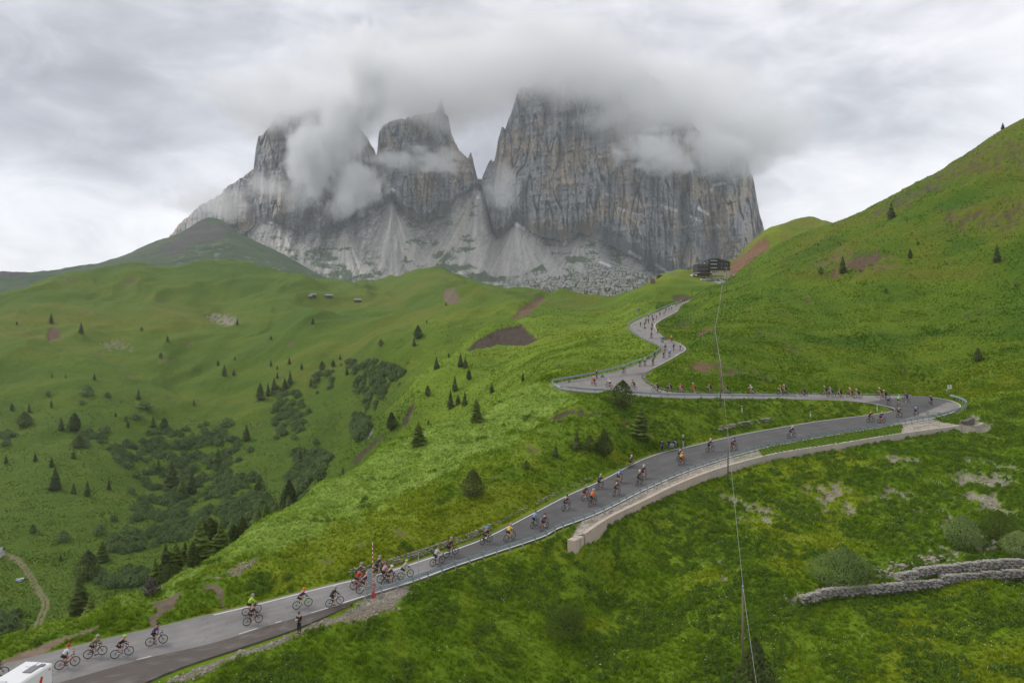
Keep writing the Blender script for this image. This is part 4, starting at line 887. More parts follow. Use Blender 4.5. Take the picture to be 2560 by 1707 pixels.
# (zone phrase, group, [(column, row of the base, height in px, kind, fixed distance or None, width factor)])
TREES = [
 ('on the high left hillside', 'conifers on the high left hillside', (380, 1000), [(128, 808, 27, 'l'), (203, 833, 28, 's'), (354, 827, 10, 'p'), (419, 854, 18, 'l'), (402, 894, 13, 'p'), (593, 812, 17, 's'), (782, 810, 19, 's'), (677, 848, 12, 's'), (42, 812, 9, 'p'), (236, 948, 16, 's'), (164, 945, 12, 's'), (130, 942, 11, 's')]),
 ('on the grassy shoulder below the far huts', 'conifers below the far huts', (330, 800), [(561, 938, 30, 's'), (545, 915, 15, 'p'), (585, 938, 17, 's'), (587, 900, 9, 'p'), (677, 915, 17, 's'), (723, 910, 19, 's'), (693, 923, 11, 's'), (754, 923, 17, 's'), (805, 925, 23, 'p'), (833, 918, 18, 'p'), (850, 898, 15, 's'), (867, 938, 20, 's'), (693, 946, 17, 's'), (777, 965, 23, 's')]),
 ('in the larch stand across the gully', 'larches across the gully', (300, 700), [(650, 998, 44, 'l', None, 1.2), (670, 988, 32, 's'), (685, 980, 38, 's'), (712, 973, 30, 's'), (725, 960, 36, 's'), (616, 1099, 39, 's'), (485, 1013, 19, 's'), (346, 998, 28, 's')]),
 ('on the left edge of the valley', 'conifers on the left edge of the valley', (200, 600), [(128, 1017, 18, 'l'), (30, 1026, 17, 'p'), (73, 1030, 22, 's'), (61, 1065, 36, 'p', None, 1.3), (153, 1074, 32, 's'), (186, 1076, 44, 'p', None, 1.5), (197, 1118, 30, 'p', None, 1.4), (88, 1153, 24, 's'), (15, 1158, 22, 's'), (129, 1166, 25, 's'), (184, 1145, 23, 'l'), (138, 1222, 57, 's'), (272, 1223, 27, 's'), (184, 1233, 29, 's'), (218, 1240, 42, 'l'), (45, 1330, 0, 's')][:15]),
 ('in the middle of the valley thicket', 'conifers in the valley thicket', (180, 600), [(383, 1065, 28, 'l'), (411, 1072, 28, 'p', None, 1.3), (320, 1068, 15, 'p'), (365, 1124, 17, 's'), (379, 1118, 19, 's'), (344, 1140, 14, 's'), (396, 1180, 36, 'l'), (429, 1221, 73, 's', None, 1.2), (480, 1232, 62, 's'), (456, 1243, 52, 'l'), (545, 1166, 48, 'l', None, 1.2), (645, 1231, 38, 'l', None, 1.3), (314, 1052, 13, 'p'), (289, 1042, 11, 'p')]),
 ('at the right end of the valley thicket', 'conifers at the end of the thicket', (170, 500), [(750, 1155, 38, 's'), (790, 1240, 40, 's', 190), (723, 1245, 44, 'p', 205), (857, 1199, 34, 's', 150), (721, 1268, 32, 's', 180)]),
 ('just behind the grassy spur', 'trees just behind the spur', (78, 200), [(499, 1398, 101, 'l', 83.5, 1.1), (526, 1372, 76, 'p', 88, 1.1), (552, 1382, 82, 'l', 86.5), (483, 1436, 64, 'p', None, 1.1), (391, 1441, 32, 'p', None, 1.2), (421, 1450, 52, 'p', None, 1.1), (414, 1415, 58, 's', 83), (439, 1408, 60, 'l', 83.5), (462, 1392, 40, 's', 86), (388, 1430, 40, 'l', 82), (606, 1338, 46, 'p', 92, 1.1), (647, 1314, 48, 's', 96), (666, 1305, 54, 'l', 98), (691, 1290, 40, 's', 101), (709, 1280, 34, 's', 103), (585, 1348, 36, 'p', 90.5, 1.2)]),
 ('below the spur beside the farm track', 'trees beside the farm track', (140, 330), [(199, 1557, 128, 's', 76, 1.35), (227, 1546, 56, 'l', 74.5, 1.3), (268, 1527, 36, 's', 76, 1.3), (220, 1447, 72, 'p', None, 1.2), (256, 1402, 53, 'l', None, 1.3), (286, 1372, 27, 's'), (67, 1603, 50, 's', 72, 1.4), (82, 1331, 21, 'p'), (152, 1400, 17, 's'), (46, 1539, 20, 'p')]),
 ('on the spurs below the dark landslip', 'conifers on the spurs below the landslip', (170, 620), [(952, 864, 17, 'p'), (1035, 864, 24, 's'), (1045, 847, 34, 'p'), (1067, 808, 8, 'p'), (1115, 764, 7, 'p'), (1091, 923, 33, 's'), (1151, 917, 36, 's'), (1163, 917, 27, 's'), (1122, 893, 11, 'p'), (1172, 949, 26, 'p', None, 1.1), (1137, 976, 41, 's'), (1126, 1019, 46, 's'), (1162, 1016, 39, 's'), (1145, 1009, 25, 'l'), (1069, 989, 26, 'p'), (979, 1073, 43, 'p'), (1071, 1064, 18, 's'), (1229, 982, 25, 'l'), (1307, 952, 25, 'l')]),
 ('on the bright slope left of the hairpins', 'trees on the slope left of the hairpins', (75, 160), [(1191, 1057, 64, 'l', None, 1.2), (1046, 1112, 60, 'l', None, 1.3), (1183, 1237, 64, 'p', None, 1.15), (1389, 1142, 36, 's'), (1316, 1172, 22, 'p')]),
 ('between the two road levels', 'trees between the two road levels', (80, 135), [(1557, 1017, 66, 'p', None, 1.1), (1602, 1095, 84, 'l'), (1442, 1123, 48, 's'), (1474, 1126, 37, 'p', None, 1.1), (1510, 1134, 60, 'p', None, 1.2)]),
 ('on the steep right hillside', 'conifers on the right hillside', (140, 420), [(2228, 547, 43, 's'), (2107, 683, 45, 's'), (2275, 646, 24, 'p'), (2492, 655, 46, 's'), (2445, 902, 33, 'p'), (2507, 305, 18, 's'), (2052, 684, 17, 'p'), (2295, 612, 10, 'p'), (2215, 732, 12, 'p')]),
 ('rising into the bottom of the picture by the cable pole', 'tree by the cable pole', (40, 75), [(1888, 1800, 205, 'p', 58, .95)]),
]
for (zp, grp, (ya, yb), lst) in TREES:
    lst = sorted(lst, key=lambda q: q[0])
    for i, q_ in enumerate(lst):
        u, v, hp, kd_ = q_[:4]; Yf_ = q_[4] if len(q_) > 4 else None; wd = q_[5] if len(q_) > 5 else 1.0
        if Yf_:
            x = (u - 1280) / F * Yf_; pos = Vector((x, Yf_, gz(x, Yf_))); top = CZ + (HV - (v - hp)) / F * Yf_; h = top - pos.z
        else:
            pos = hit(u, v, ya, yb); h = hp / F * pos.y
        o = make_tree(kd_, pos - Vector((0, 0, 0.08)), h + .08, random.uniform(0, 6.28), wd * random.uniform(.92, 1.08))
        size = 'tall' if h > 8 else ('small' if h < 4.5 else 'mid-sized')
        where = '' if len(lst) == 1 else (', %s from the left' % ORD[i] if i else ', the leftmost there')
        tag(o, '%s %s %s%s' % (size, KN[kd_], zp, where), 'tree', grp)

# countable bushes in the open
def bush(name, u, v, wp, hp, m, mesh, label, grp, yr=(40, 600)):
    pos = hit(u, v, *yr); o = empty(name, pos - Vector((0, 0, .05)), random.uniform(0, 6.28)); h = hp / F * pos.y; w_ = wp / F * pos.y / 1.5
    o.scale = (w_, w_, h); link('leaves', mesh, m, o); tag(o, label, 'bush', grp)
    st = MB(); r = random.Random(u)
    for k in range(7):
        a = k * .9; st.tube([(0, 0, -.05), (.25 * math.cos(a), .25 * math.sin(a), .5), (.5 * math.cos(a), .5 * math.sin(a), .85)], [.03, .02, .008], 5)
    st.build('stems', M_BARK, o)
    return o
WIL = [blob_mesh('willow_leaves', 95 + k, 6500, .75, .02, .024, 1.0, .75, 26, .95) for k in range(2)]
bush('willow_bush', 2108, 1466, 128, 100, M_WILLOW, WIL[0], 'large grey-green willow bush at the left end of the gabion wall', 'bushes by the gabion wall', (60, 90))
bush('alder_bush', 2155, 1462, 62, 58, M_ALDER, WIL[1], 'bright green bush against the right side of the big willow bush', 'bushes by the gabion wall', (60, 90))
bush('willow_bush', 2405, 1368, 104, 84, M_WILLOW, WIL[1], 'pale willow bush above the gabion wall near the right edge', 'bushes by the gabion wall', (60, 110))
bush('alder_bush', 2495, 1345, 84, 72, M_ALDER, WIL[0], 'dark green bush right behind the pale willow bush', 'bushes by the gabion wall', (60, 110))
bush('willow_bush', 2548, 1390, 90, 66, M_WILLOW, WIL[0], 'pale bush cut by the right picture edge above the gabions', 'bushes by the gabion wall', (60, 110))
bush('alder_bush', 1415, 1580, 120, 66, M_ALDER, WIL[1], 'low light green leafy bush alone in the meadow below the concrete wall', 'bushes in the lower meadow', (50, 90))
bush('alder_bush', 2012, 1512, 34, 30, M_ALDER, SHRUBS[0], 'small green shrub at the tip of the lowest gabion row', 'bushes by the gabion wall', (60, 90))
bush('dry_bush', 378, 1487, 46, 44, M_DRYSHRUB, SHRUBS[1], 'grey-brown leafless bush on the spur crest near the lowest road', 'bushes on the spur', (60, 110))
i_ = 0
for (u, v, wp, hp) in [(218, 988, 34, 17), (268, 992, 17, 8), (362, 1020, 44, 12), (205, 1011, 15, 7), (340, 1045, 36, 10), (567, 1065, 42, 14), (545, 1082, 36, 11), (626, 1128, 22, 9), (790, 1108, 20, 9), (772, 1033, 20, 9), (690, 1098, 16, 7), (328, 1232, 22, 9), (158, 1352, 34, 18), (250, 1335, 32, 16), (285, 1300, 22, 9), (120, 990, 12, 8)]:
    bush('dwarf_bush', u, v, wp, hp * 1.5, M_SHRUB, random.choice(SHRUBS), 'low dark bush standing alone in the valley meadow, %s from the top' % ORD[i_] if i_ else 'low dark bush standing alone in the valley meadow, the topmost there', 'single bushes in the valley meadow', (150, 620)); i_ += 1

# ------------------------------------------------------------------ masses nobody could count: thickets, grass, weeds, flowers
def scatter(name, meshes, m, pts, scl, label, cat, tilt=0.12, tint=None):
    coll = bpy.data.collections.new(name + '_pieces')
    for k, me in enumerate(meshes):
        me = me.copy() if me.users else me
        me.materials.clear(); me.materials.append(m); coll.objects.link(bpy.data.objects.new('%s_piece' % name, me))
    pm = bpy.data.meshes.new(name); n = len(pts); pm.vertices.add(n); pm.vertices.foreach_set('co', np.asarray(pts, np.float32).ravel())
    a = pm.attributes.new('scl', 'FLOAT', 'POINT'); a.data.foreach_set('value', np.asarray(scl, np.float32))
    rr = rng.random((n, 3)); rr = np.stack([(rr[:, 0] - .5) * 2 * tilt, (rr[:, 1] - .5) * 2 * tilt, rr[:, 2] * 6.283], -1)
    a = pm.attributes.new('rot', 'FLOAT_VECTOR', 'POINT'); a.data.foreach_set('vector', rr.astype(np.float32).ravel())
    if tint is not None: a = pm.attributes.new('tint', 'FLOAT_COLOR', 'POINT'); a.data.foreach_set('color', np.concatenate([tint, np.ones((n, 1))], -1).astype(np.float32).ravel())
    o = bpy.data.objects.new(name, pm); COL.objects.link(o); pm.materials.append(m)
    ng = bpy.data.node_groups.new(name, 'GeometryNodeTree')
    ng.interface.new_socket('Geometry', in_out='INPUT', socket_type='NodeSocketGeometry'); ng.interface.new_socket('Geometry', in_out='OUTPUT', socket_type='NodeSocketGeometry')
    t = NT(ng); gi = t.node('NodeGroupInput'); go = t.node('NodeGroupOutput'); ip = t.node('GeometryNodeInstanceOnPoints'); ci = t.node('GeometryNodeCollectionInfo')
    ci.inputs['Collection'].default_value = coll; ci.inputs['Separate Children'].default_value = True; ci.inputs['Reset Children'].default_value = True
    na = t.node('GeometryNodeInputNamedAttribute', data_type='FLOAT'); na.inputs[0].default_value = 'scl'
    nr_ = t.node('GeometryNodeInputNamedAttribute', data_type='FLOAT_VECTOR'); nr_.inputs[0].default_value = 'rot'
    e2r = t.node('FunctionNodeEulerToRotation'); t.l.new(nr_.outputs[0], e2r.inputs[0])
    t.l.new(gi.outputs[0], ip.inputs['Points']); t.l.new(ci.outputs[0], ip.inputs['Instance']); ip.inputs['Pick Instance'].default_value = True
    t.l.new(na.outputs[0], ip.inputs['Scale']); t.l.new(e2r.outputs[0], ip.inputs['Rotation']); t.l.new(ip.outputs[0], go.inputs[0])
    md = o.modifiers.new('scatter', 'NODES'); md.node_group = ng
    tag(o, label, cat, kind='stuff'); return o
def pts_in(poly, n, yr, thr=None, nz=9.0, seed=0):
    """n ground points seen inside a photo outline"""
    a = np.array(poly, float); out = []
    r = np.random.default_rng(seed + 5)
    tries = 0
    while len(out) < n and tries < 40:
        tries += 1
        uu = r.uniform(a[:, 0].min(), a[:, 0].max(), n * 2); vv = r.uniform(a[:, 1].min(), a[:, 1].max(), n * 2)
        ok = in_poly(uu, vv, poly)
        for u, v in zip(uu[ok], vv[ok]):
            p = hit(u, v, *yr)
            if thr is not None and fbm(np.array([p.x / nz]), np.array([p.y / nz]), 3)[0] < thr: continue
            out.append((p.x, p.y, p.z))
            if len(out) >= n: break
    return out
tp = []
for poly, n, thr in [([(335, 1100), (370, 1075), (450, 1075), (520, 1060), (600, 1100), (600, 1150), (640, 1180), (660, 1235), (700, 1290), (600, 1330), (480, 1320), (400, 1280), (350, 1200), (325, 1180), (280, 1140), (270, 1125)], 780, 0.0),
                     ([(690, 970), (730, 965), (760, 1000), (760, 1060), (745, 1100), (700, 1090), (680, 1050)], 130, -0.3),
                     ([(880, 920), (960, 905), (1010, 930), (1000, 960), (960, 990), (930, 1035), (900, 1000), (880, 980)], 170, -0.3), ([(880, 1040), (920, 1030), (930, 1080), (890, 1105), (875, 1080)], 55, None),
                     ([(780, 940), (835, 930), (830, 970), (790, 985)], 40, -0.2), ([(730, 1130), (800, 1120), (825, 1150), (800, 1200), (740, 1190)], 120, -0.4),
                     ([(350, 1240), (480, 1300), (600, 1320), (660, 1290), (600, 1345), (500, 1345), (400, 1360), (300, 1385), (240, 1370), (330, 1300)], 230, -0.1),
                     ([(240, 1440), (330, 1420), (380, 1440), (330, 1480), (270, 1490)], 70, -0.2), ([(190, 1085), (280, 1070), (265, 1105), (215, 1120)], 40, None), ([(0, 1085), (40, 1085), (15, 1115)], 16, None), ([(720, 1180), (790, 1190), (780, 1250), (700, 1290)], 90, -0.2),
                     ([(0, 1530), (40, 1540), (30, 1590), (0, 1600)], 14, None), ([(905, 905), (945, 900), (940, 915), (900, 915)], 14, None), ([(840, 900), (900, 910), (890, 930), (850, 915)], 20, 0.0)]:
    tp += pts_in(poly, n, (140, 700), thr, 10.0, len(tp))
tp = np.array(tp); ts = rng.uniform(1.2, 2.9, len(tp)); tp[:, 2] -= 0.2
scatter('shrub_thicket', SHRUBS, M_SHRUB, tp, ts, 'dark green thickets of dwarf alder and pine across the valley floor', 'thicket')
# tiny trees and boulders on the rubble below the massif
def boulder(name, seed, n=1):
    r = random.Random(seed); bm = bmesh.new(); bmesh.ops.create_icosphere(bm, subdivisions=1, radius=0.5)
    for v in bm.verts: v.co *= r.uniform(.65, 1.25); v.co.z *= .75
    me = bpy.data.meshes.new(name); bm.to_mesh(me); bm.free(); return me
BOULD = [boulder('stone', k) for k in range(6)]
M_STONE = mat('limestone', (.36, .33, .29), 0.95, 0.25, 3.0, bump=0.3); M_STONE_D = mat('weathered_stone', (.24, .215, .185), 0.95, 0.35, 2.0, bump=0.3)
def hit_far(u, v):
    j = int(np.clip(round((u + 500) / (uf[0, 1] - uf[0, 0])), 0, nc - 1)); c = VV[:, j]; k = np.where(c <= v)[0]; i = k[0] if len(k) else int(np.argmin(abs(c - v))); return (Xf[i, j], Yf[i, j], Zf[i, j])
rp = np.random.default_rng(77); bp_, tp2 = [], []
while len(bp_) < 2600:
    u, v = rp.uniform(1262, 1690), rp.uniform(668, 752)
    if in_poly(np.array([u]), np.array([v]), [(1265, 735), (1320, 700), (1420, 672), (1540, 668), (1650, 690), (1690, 745), (1500, 752)])[0] and pn(np.array([u / 30.]), np.array([v / 12.]))[0] > -.25:
        x, y, z = hit_far(u, v); bp_.append((x + rp.uniform(-6, 6), y + rp.uniform(-14, 14), z))
        if rp.random() < .16: tp2.append((x + rp.uniform(-6, 6), y + rp.uniform(-14, 14), z))
scatter('boulder_field', BOULD, mat('rubble_rock', (.30, .29, .27), .95, .3, .3), np.array(bp_), rp.gamma(2.0, 2.0, len(bp_)) + 1.5, 'grey boulder field at the foot of the rock massif', 'boulders', .8)
scatter('far_wood', SPRUCE, M_SPRUCE, np.array(tp2), rp.uniform(5, 11, len(tp2)), 'tiny dark conifers scattered through the boulder field', 'wood', .05)
def tuft_mesh(name, seed, n=11, h=1.0, lean=.55, wd=.06):
    r = random.Random(seed); V, T = [], []
    for k in range(n):
        a = r.uniform(0, 6.28); L = h * r.uniform(.55, 1.1); ln = lean * r.uniform(.4, 1.3); dx, dy = math.cos(a), math.sin(a); px, py = -dy * wd, dx * wd; ox, oy = r.uniform(-.35, .35), r.uniform(-.35, .35); b = len(V)
        V += [(ox + px, oy + py, -.1), (ox - px, oy - py, -.1), (ox + dx * ln * .4 * L + px * .8, oy + dy * ln * .4 * L + py * .8, L * .6), (ox + dx * ln * .4 * L - px * .8, oy + dy * ln * .4 * L - py * .8, L * .6), (ox + dx * ln * L, oy + dy * ln * L, L * .88)]
        T += [(b, b + 1, b + 3), (b, b + 3, b + 2), (b + 2, b + 3, b + 4)]
    return tri_mesh(name, V, T)
TUFT = [tuft_mesh('tuft', 200 + k) for k in range(5)]
WEED = [blob_mesh('weed', 220 + k, 60, .8, .0, .22, 1.0, .9, 5) for k in range(4)]
def on_grass(n, yr, ur=(-100, 2660), seed=1, power=1.0):
    r = np.random.default_rng(seed); i = np.where((Yg > yr[0]) & (Yg < yr[1]))[0]; wY = Yg[i] ** (power + 1.0); ii = r.choice(i, n, p=wY / wY.sum())
    u = r.uniform(*ur, n); jj = (u - ug[0]) / (ug[1] - ug[0]); j = jj.astype(int); b = jj - j; a = r.random(n); ii = np.minimum(ii, NR - 2)
    def lp(A): return A[ii, j] * (1 - a) * (1 - b) + A[ii + 1, j] * a * (1 - b) + A[ii, j + 1] * (1 - a) * b + A[ii + 1, j + 1] * a * b
    x, y, z = lp(X2), lp(Y2), lp(Z2); tcol = col[ii, j]
    green = tcol[:, 1] > tcol[:, 0] * 1.18
    d = np.full(len(x), 9.0); near_ = np.where(OCC[np.clip(((x - OX) / 4).astype(int), 0, OCC.shape[0] - 1), np.clip(((y - OY) / 4).astype(int), 0, OCC.shape[1] - 1)])[0]
    for q in near_: d[q] = kd.find((x[q], y[q], 0))[2]
    v = HV - (z - CZ) / y * F
    keep = green & (d > 0.75) & (v < 1760)
    return np.stack([x, y, z], -1)[keep], tcol[keep]
gp, gd = on_grass(150000, (48, 150), seed=3, power=-0.6)
gs = rng.uniform(.16, .34, len(gp)) * (1 + .5 * np.clip(fbm(gp[:, 0] / 4, gp[:, 1] / 4, 3), -1, 1)) * np.interp(gp[:, 1], [50, 140], [1, 1.25])
scatter('grass', TUFT, M_GRASS, gp, gs, 'long meadow grass on the near slopes beside the road', 'grass', .25, gd)
g3, t3 = on_grass(120000, (140, 420), seed=23, power=-1.9)
vis = (HV - (g3[:, 2] - CZ) / g3[:, 1] * F) < 1720; g3, t3 = g3[vis], t3[vis]
s3 = np.interp(g3[:, 1], [140, 300, 620], [.30, .42, .5]) * rng.uniform(.6, 1.3, len(g3)) * (1 + .6 * np.clip(fbm(g3[:, 0] / 9, g3[:, 1] / 9, 3), -1, 1))
scatter('slope_grass', TUFT, M_GRASS, g3, s3, 'tussocky grass on the hillsides above the road', 'grass', .3, t3 * .92)
wp_, wd_ = on_grass(42000, (50, 150), seed=5, power=-0.4)
nw = fbm(wp_[:, 0] / 5.0 + 50, wp_[:, 1] / 5.0, 3); uw = wp_[:, 0] / wp_[:, 1] * F + 1280
vw = HV - (wp_[:, 2] - CZ) / wp_[:, 1] * F; below = vw > np.interp(uw, [0, 900, 1400, 1830, 2400, 2600], [1700, 1500, 1330, 1150, 1070, 1070]); mid_bank = (uw > 1500) & (vw < 1120) & (vw > 990) & (wp_[:, 1] < 135)
kp = (nw + np.where(below & (wp_[:, 1] > 68), .22, 0.0) + np.where(mid_bank, .3, 0.0) - np.where(below | mid_bank, 0.0, .55)) > 0.12; wp_ = wp_[kp]
scatter('leafy_weeds', WEED, M_WEED, wp_, rng.uniform(.18, .46, len(wp_)), 'broad-leaved weeds in dark green clumps below the concrete wall', 'weeds', .3)
fl, fd = on_grass(9000, (50, 110), seed=7); nf = fbm(fl[:, 0] / 4.0 + 90, fl[:, 1] / 4.0, 3); uf_ = fl[:, 0] / fl[:, 1] * F + 1280; vf_ = HV - (fl[:, 2] - CZ) / fl[:, 1] * F; fl = fl[(nf > 0.18) & (vf_ > np.interp(uf_, [0, 900, 1400, 1830, 2400, 2600], [1720, 1560, 1400, 1250, 1180, 1150]))]; fl[:, 2] += .28
FLM = [boulder('petals', 300 + k) for k in range(2)]
scatter('white_flowers', FLM, M_FLOWER, fl, rng.uniform(.045, .085, len(fl)), 'tiny white wildflowers sprinkled over the lower meadow', 'wildflowers')
fy, _ = on_grass(9000, (90, 240), (1700, 2600), seed=9); nf = fbm(fy[:, 0] / 6.0 + 20, fy[:, 1] / 6.0, 3); fy = fy[nf > 0.4]; fy[:, 2] += .2
scatter('yellow_flowers', FLM, M_YELLOW, fy, rng.uniform(.06, .13, len(fy)), 'yellow wildflowers in patches above the right-hand hairpin', 'wildflowers')
# loose stones on the bare patches
r_ = np.random.default_rng(4); pal = (col[..., 0] > 0.15) & (np.abs(col[..., 0] / (col[..., 1] + 1e-6) - 1.1) < .16) & (Y2 < 130) & (U2 > 380); ii, jj = np.where(pal)
pick = r_.choice(len(ii), min(14000, len(ii)), replace=False); sp = np.stack([X2[ii[pick], jj[pick]], Y2[ii[pick], jj[pick]], Z2[ii[pick], jj[pick]]], -1) + r_.normal(0, .12, (len(pick), 3)) * (1, 1, .05)
scatter('scree', BOULD, mat('scree_stone', (.31, .272, .225), .95, .35, 4.0), sp, r_.gamma(2.2, .045, len(sp)) + .05, 'pale loose stones lying on the bare patches below the road', 'stones', .8)
# ------------------------------------------------------------------ guard rails, walls, poles, signs
M_RAIL = mat('galvanised_rail', (.30, .355, .365), 0.5, 0.15, 1.2, metal=0.35); M_POST = mat('galvanised_post', (.33, .37, .375), 0.5, 0.15, 3, metal=0.35)
M_CONC = mat('stained_concrete', (.42, .375, .315), 0.9, 0.28, 0.7, bump=0.15); M_CONC2 = mat('pinkish_concrete', (.46, .375, .305), 0.9, 0.2, 0.9, bump=0.15)
M_WOODPOLE = mat('weathered_pole', (.175, .135, .095), 0.9, 0.25, 5); M_DARKSIGN = mat('sign_back', (.13, .17, .18), 0.6, 0.15, 3); M_GREYSIGN = mat('grey_sign', (.36, .385, .40), 0.6, 0.15, 3)
M_RED = mat('red_paint', (.62, .035, .025), 0.5, 0.15, 4); M_WHITEP = mat('white_paint', (.74, .74, .72), 0.5, 0.1, 4); M_BLUE = mat('blue_paint', (.04, .10, .42), 0.5, 0.1, 4); M_BLACK = mat('black_paint', (.02, .02, .022), 0.5, 0.1, 4)
M_CABLE = mat('cable_sheath', (.40, .41, .40), 0.5, 0.1, 2); M_WIRE = mat('gabion_wire', (.22, .22, .22), 0.6, 0.1, 2)

def even(pts, step):
    pts = [Vector(p) for p in pts]; L = [0.0]
    for a, b in zip(pts, pts[1:]): L.append(L[-1] + (b - a).length)
    n = max(2, int(L[-1] / step) + 1); out = []
    for k in range(n):
        s = L[-1] * k / (n - 1); i = min(max(int(np.searchsorted(L, s, side='right')) - 1, 0), len(pts) - 2); t = (s - L[i]) / max(L[i + 1] - L[i], 1e-9)
        out.append(pts[i].lerp(pts[i + 1], t))
    return out
def guardrail(label, line, out_dir, spacing, flare=False):
    """line: foot of the rail; out_dir: unit vectors pointing away from the traffic"""
    root = empty('guardrail', line[0]); inv = -Vector(line[0])
    prof = [(-.02, .44), (.035, .50), (-.02, .56), (-.02, .62), (.035, .68), (-.02, .75)]     # W section, seen end-on
    V = []; n = len(line)
    for p, d in zip(line, out_dir):
        for (o_, z) in prof: V.append(tuple(p + inv - d * o_ + Vector((0, 0, z))))
        for (o_, z) in prof: V.append(tuple(p + inv - d * (o_ - .012) + Vector((0, 0, z))))
    Fq = []
    for i in range(n - 1):
        for k in range(5):
            a = i * 12 + k; Fq.append((a, a + 1, a + 13, a + 12)); Fq.append((a + 6, a + 18, a + 19, a + 7))
        Fq.append((i * 12 + 5, i * 12 + 11, i * 12 + 23, i * 12 + 17)); Fq.append((i * 12, i * 12 + 12, i * 12 + 18, i * 12 + 6))
    link('rail_beam', mesh_np('rail_beam', V, Fq, False), M_RAIL, root)
    pm = MB().box((0, 0, .14), (.07, .10, 1.32)).mesh('post'); cap = MB().box((0, 0, .62), (.12, .14, .20)).mesh('spacer_block')
    acc = 1e9
    for i in range(n):
        if i: acc += (line[i] - line[i - 1]).length
        if acc >= spacing:
            acc = 0.0; d = out_dir[i]; o = link('post', pm, M_POST, root); o.location = line[i] + inv + d * .09 + Vector((0, 0, 0)); o.rotation_euler = (0, 0, math.atan2(d.y, d.x))
    tag(root, label, 'guardrail'); return root
def offs(S, O, i0, i1, off):
    pts, dirs = [], []
    for k in range(i0, i1):
        d = Vector(S[k]) - Vector(O[k]); d.z = 0; d.normalize(); pts.append(Vector(S[k]) + d * (off(k) if callable(off) else off)); dirs.append(d)
    return pts, dirs
def near_i(S, u, v, a=0, b=None):
    S = np.asarray(S)[a:b]; uu = S[:, 0] / S[:, 1] * F + 1280; vv = HV - (S[:, 2] - CZ) / S[:, 1] * F
    return a + int(np.argmin((uu - u) ** 2 + (vv - v) ** 2))
ka, kb = near_i(RBn, 905, 1493, 0, N_LO), near_i(RBn, 2360, 997, N_LO + 1)
pl, dl = offs(RBn, RAn, ka, kb + 1, lambda k: 0.45 + 1.3 * float(sstep(N_LO - 5, N_LO + 14, k)))
def dense_line(pl, dl, step):
    q = even(pl, step); t = kdtree.KDTree(len(pl))
    for i, p in enumerate(pl): t.insert(p, i)
    t.balance(); return q, [dl[t.find(p)[1]] for p in q]
guardrail('long galvanised guardrail along the valley side of the lower road, round the right hairpin', *dense_line(pl, dl, 0.5), 1.5)
ka, kb = near_i(RAn, 1992, 998, N_LO), near_i(RAn, 1698, 758, N_LO + 200)
pl, dl = offs(RAn, RBn, ka, kb + 1, 0.4)
guardrail('galvanised guardrail round the left hairpin and up the climb to the pass', *dense_line(pl, dl, 0.5), 2.6)

# retaining wall with a gravel bench behind it
hts = [1.2, 1.13, 1.04, .95, 1.1, 1.08, 1.0, 1.0, 1.12, .95, .95, .75]
wl = [Vector(tuple(p)) for p in WB]; wtop = [p + Vector((0, 0, h)) for p, h in zip(wl, hts)]
wb = resample(wl[1:], 70); wt = resample(wtop[1:], 70)
wall = empty('retaining_wall', wb[0]); inv = -wb[0]; V = []
for a, b in zip(wb, wt):
    i = wb.index(a); d = (wb[min(i + 1, 69)] - wb[max(i - 1, 0)]); d.z = 0; d.normalize(); n_ = Vector((-d.y, d.x, 0))
    V += [tuple(a + inv + Vector((0, 0, -.9))), tuple(b + inv), tuple(b + inv + n_ * .42), tuple(a + inv + n_ * .42 + Vector((0, 0, -.9)))]
per = 5
for s_ in range(0, 69, per):        # poured in sections, a joint between them
    e = min(s_ + per, 69); f = []; vs = []
    for i in range(s_, e + 1): vs += [Vector(x) for x in V[i * 4:i * 4 + 4]]
    gap = (vs[4] - vs[0]).normalized() * .02
    for k in range(4): vs[k] = vs[k] + gap; vs[-1 - k] = vs[-1 - k] - gap
    m_ = (e - s_)
    for i in range(m_):
        for k in range(4): f.append((i * 4 + k, i * 4 + (k + 1) % 4, i * 4 + 4 + (k + 1) % 4, i * 4 + 4 + k))
    f += [(3, 2, 1, 0), (m_ * 4, m_ * 4 + 1, m_ * 4 + 2, m_ * 4 + 3)]
    MB().add(vs, f).build('wall_section', M_CONC2 if s_ < 25 else M_CONC, wall)
tag(wall, 'long low concrete retaining wall below the lower road', 'wall')
wang = math.atan2(WB[2][1] - WB[1][1], WB[2][0] - WB[1][0])
for (off, sz, lb) in [(-1.62, (.92, .9, 1.35), 'leftmost of the two concrete blocks at the end of the retaining wall'), (-.62, (.72, .9, 1.35), 'narrow concrete block between the end block and the retaining wall')]:
    o = MB().box((0, 0, 0), sz, 0, .05).build('concrete_block', M_CONC2); o.rotation_euler = (0, 0, wang); o.location = Vector(tuple(WB[1])) + Vector((math.cos(wang) * off - math.sin(wang) * .42, math.sin(wang) * off + math.cos(wang) * .42, .28)); tag(o, lb, 'block', 'concrete blocks at the wall end')
for (u, v, z, sz, rz, rx, lb) in [(2420, 1056, -18.0, (2.6, .8, 1.0), .62, 0, 'dark stone block at the right end of the retaining wall'), (2440, 1066, -18.6, (3.4, .5, .5), .5, .1, 'long pale slab lying in front of the dark stone block')]:
    p = PZ(u, v, z); o = MB().box((0, 0, 0), sz, 0, .07).build('stone_block', mat('dark_stone', (.12, .105, .095), .95, .3, 3, bump=.3) if sz[2] > .6 else M_CONC); o.location = p; o.rotation_euler = (rx, -.12, rz); tag(o, lb, 'block', 'stone blocks at the wall end')
ne = [Vector(p) for p in near_edge[sel]]; ne = resample(ne, 120); wk = resample([p for p in wtop], 120)
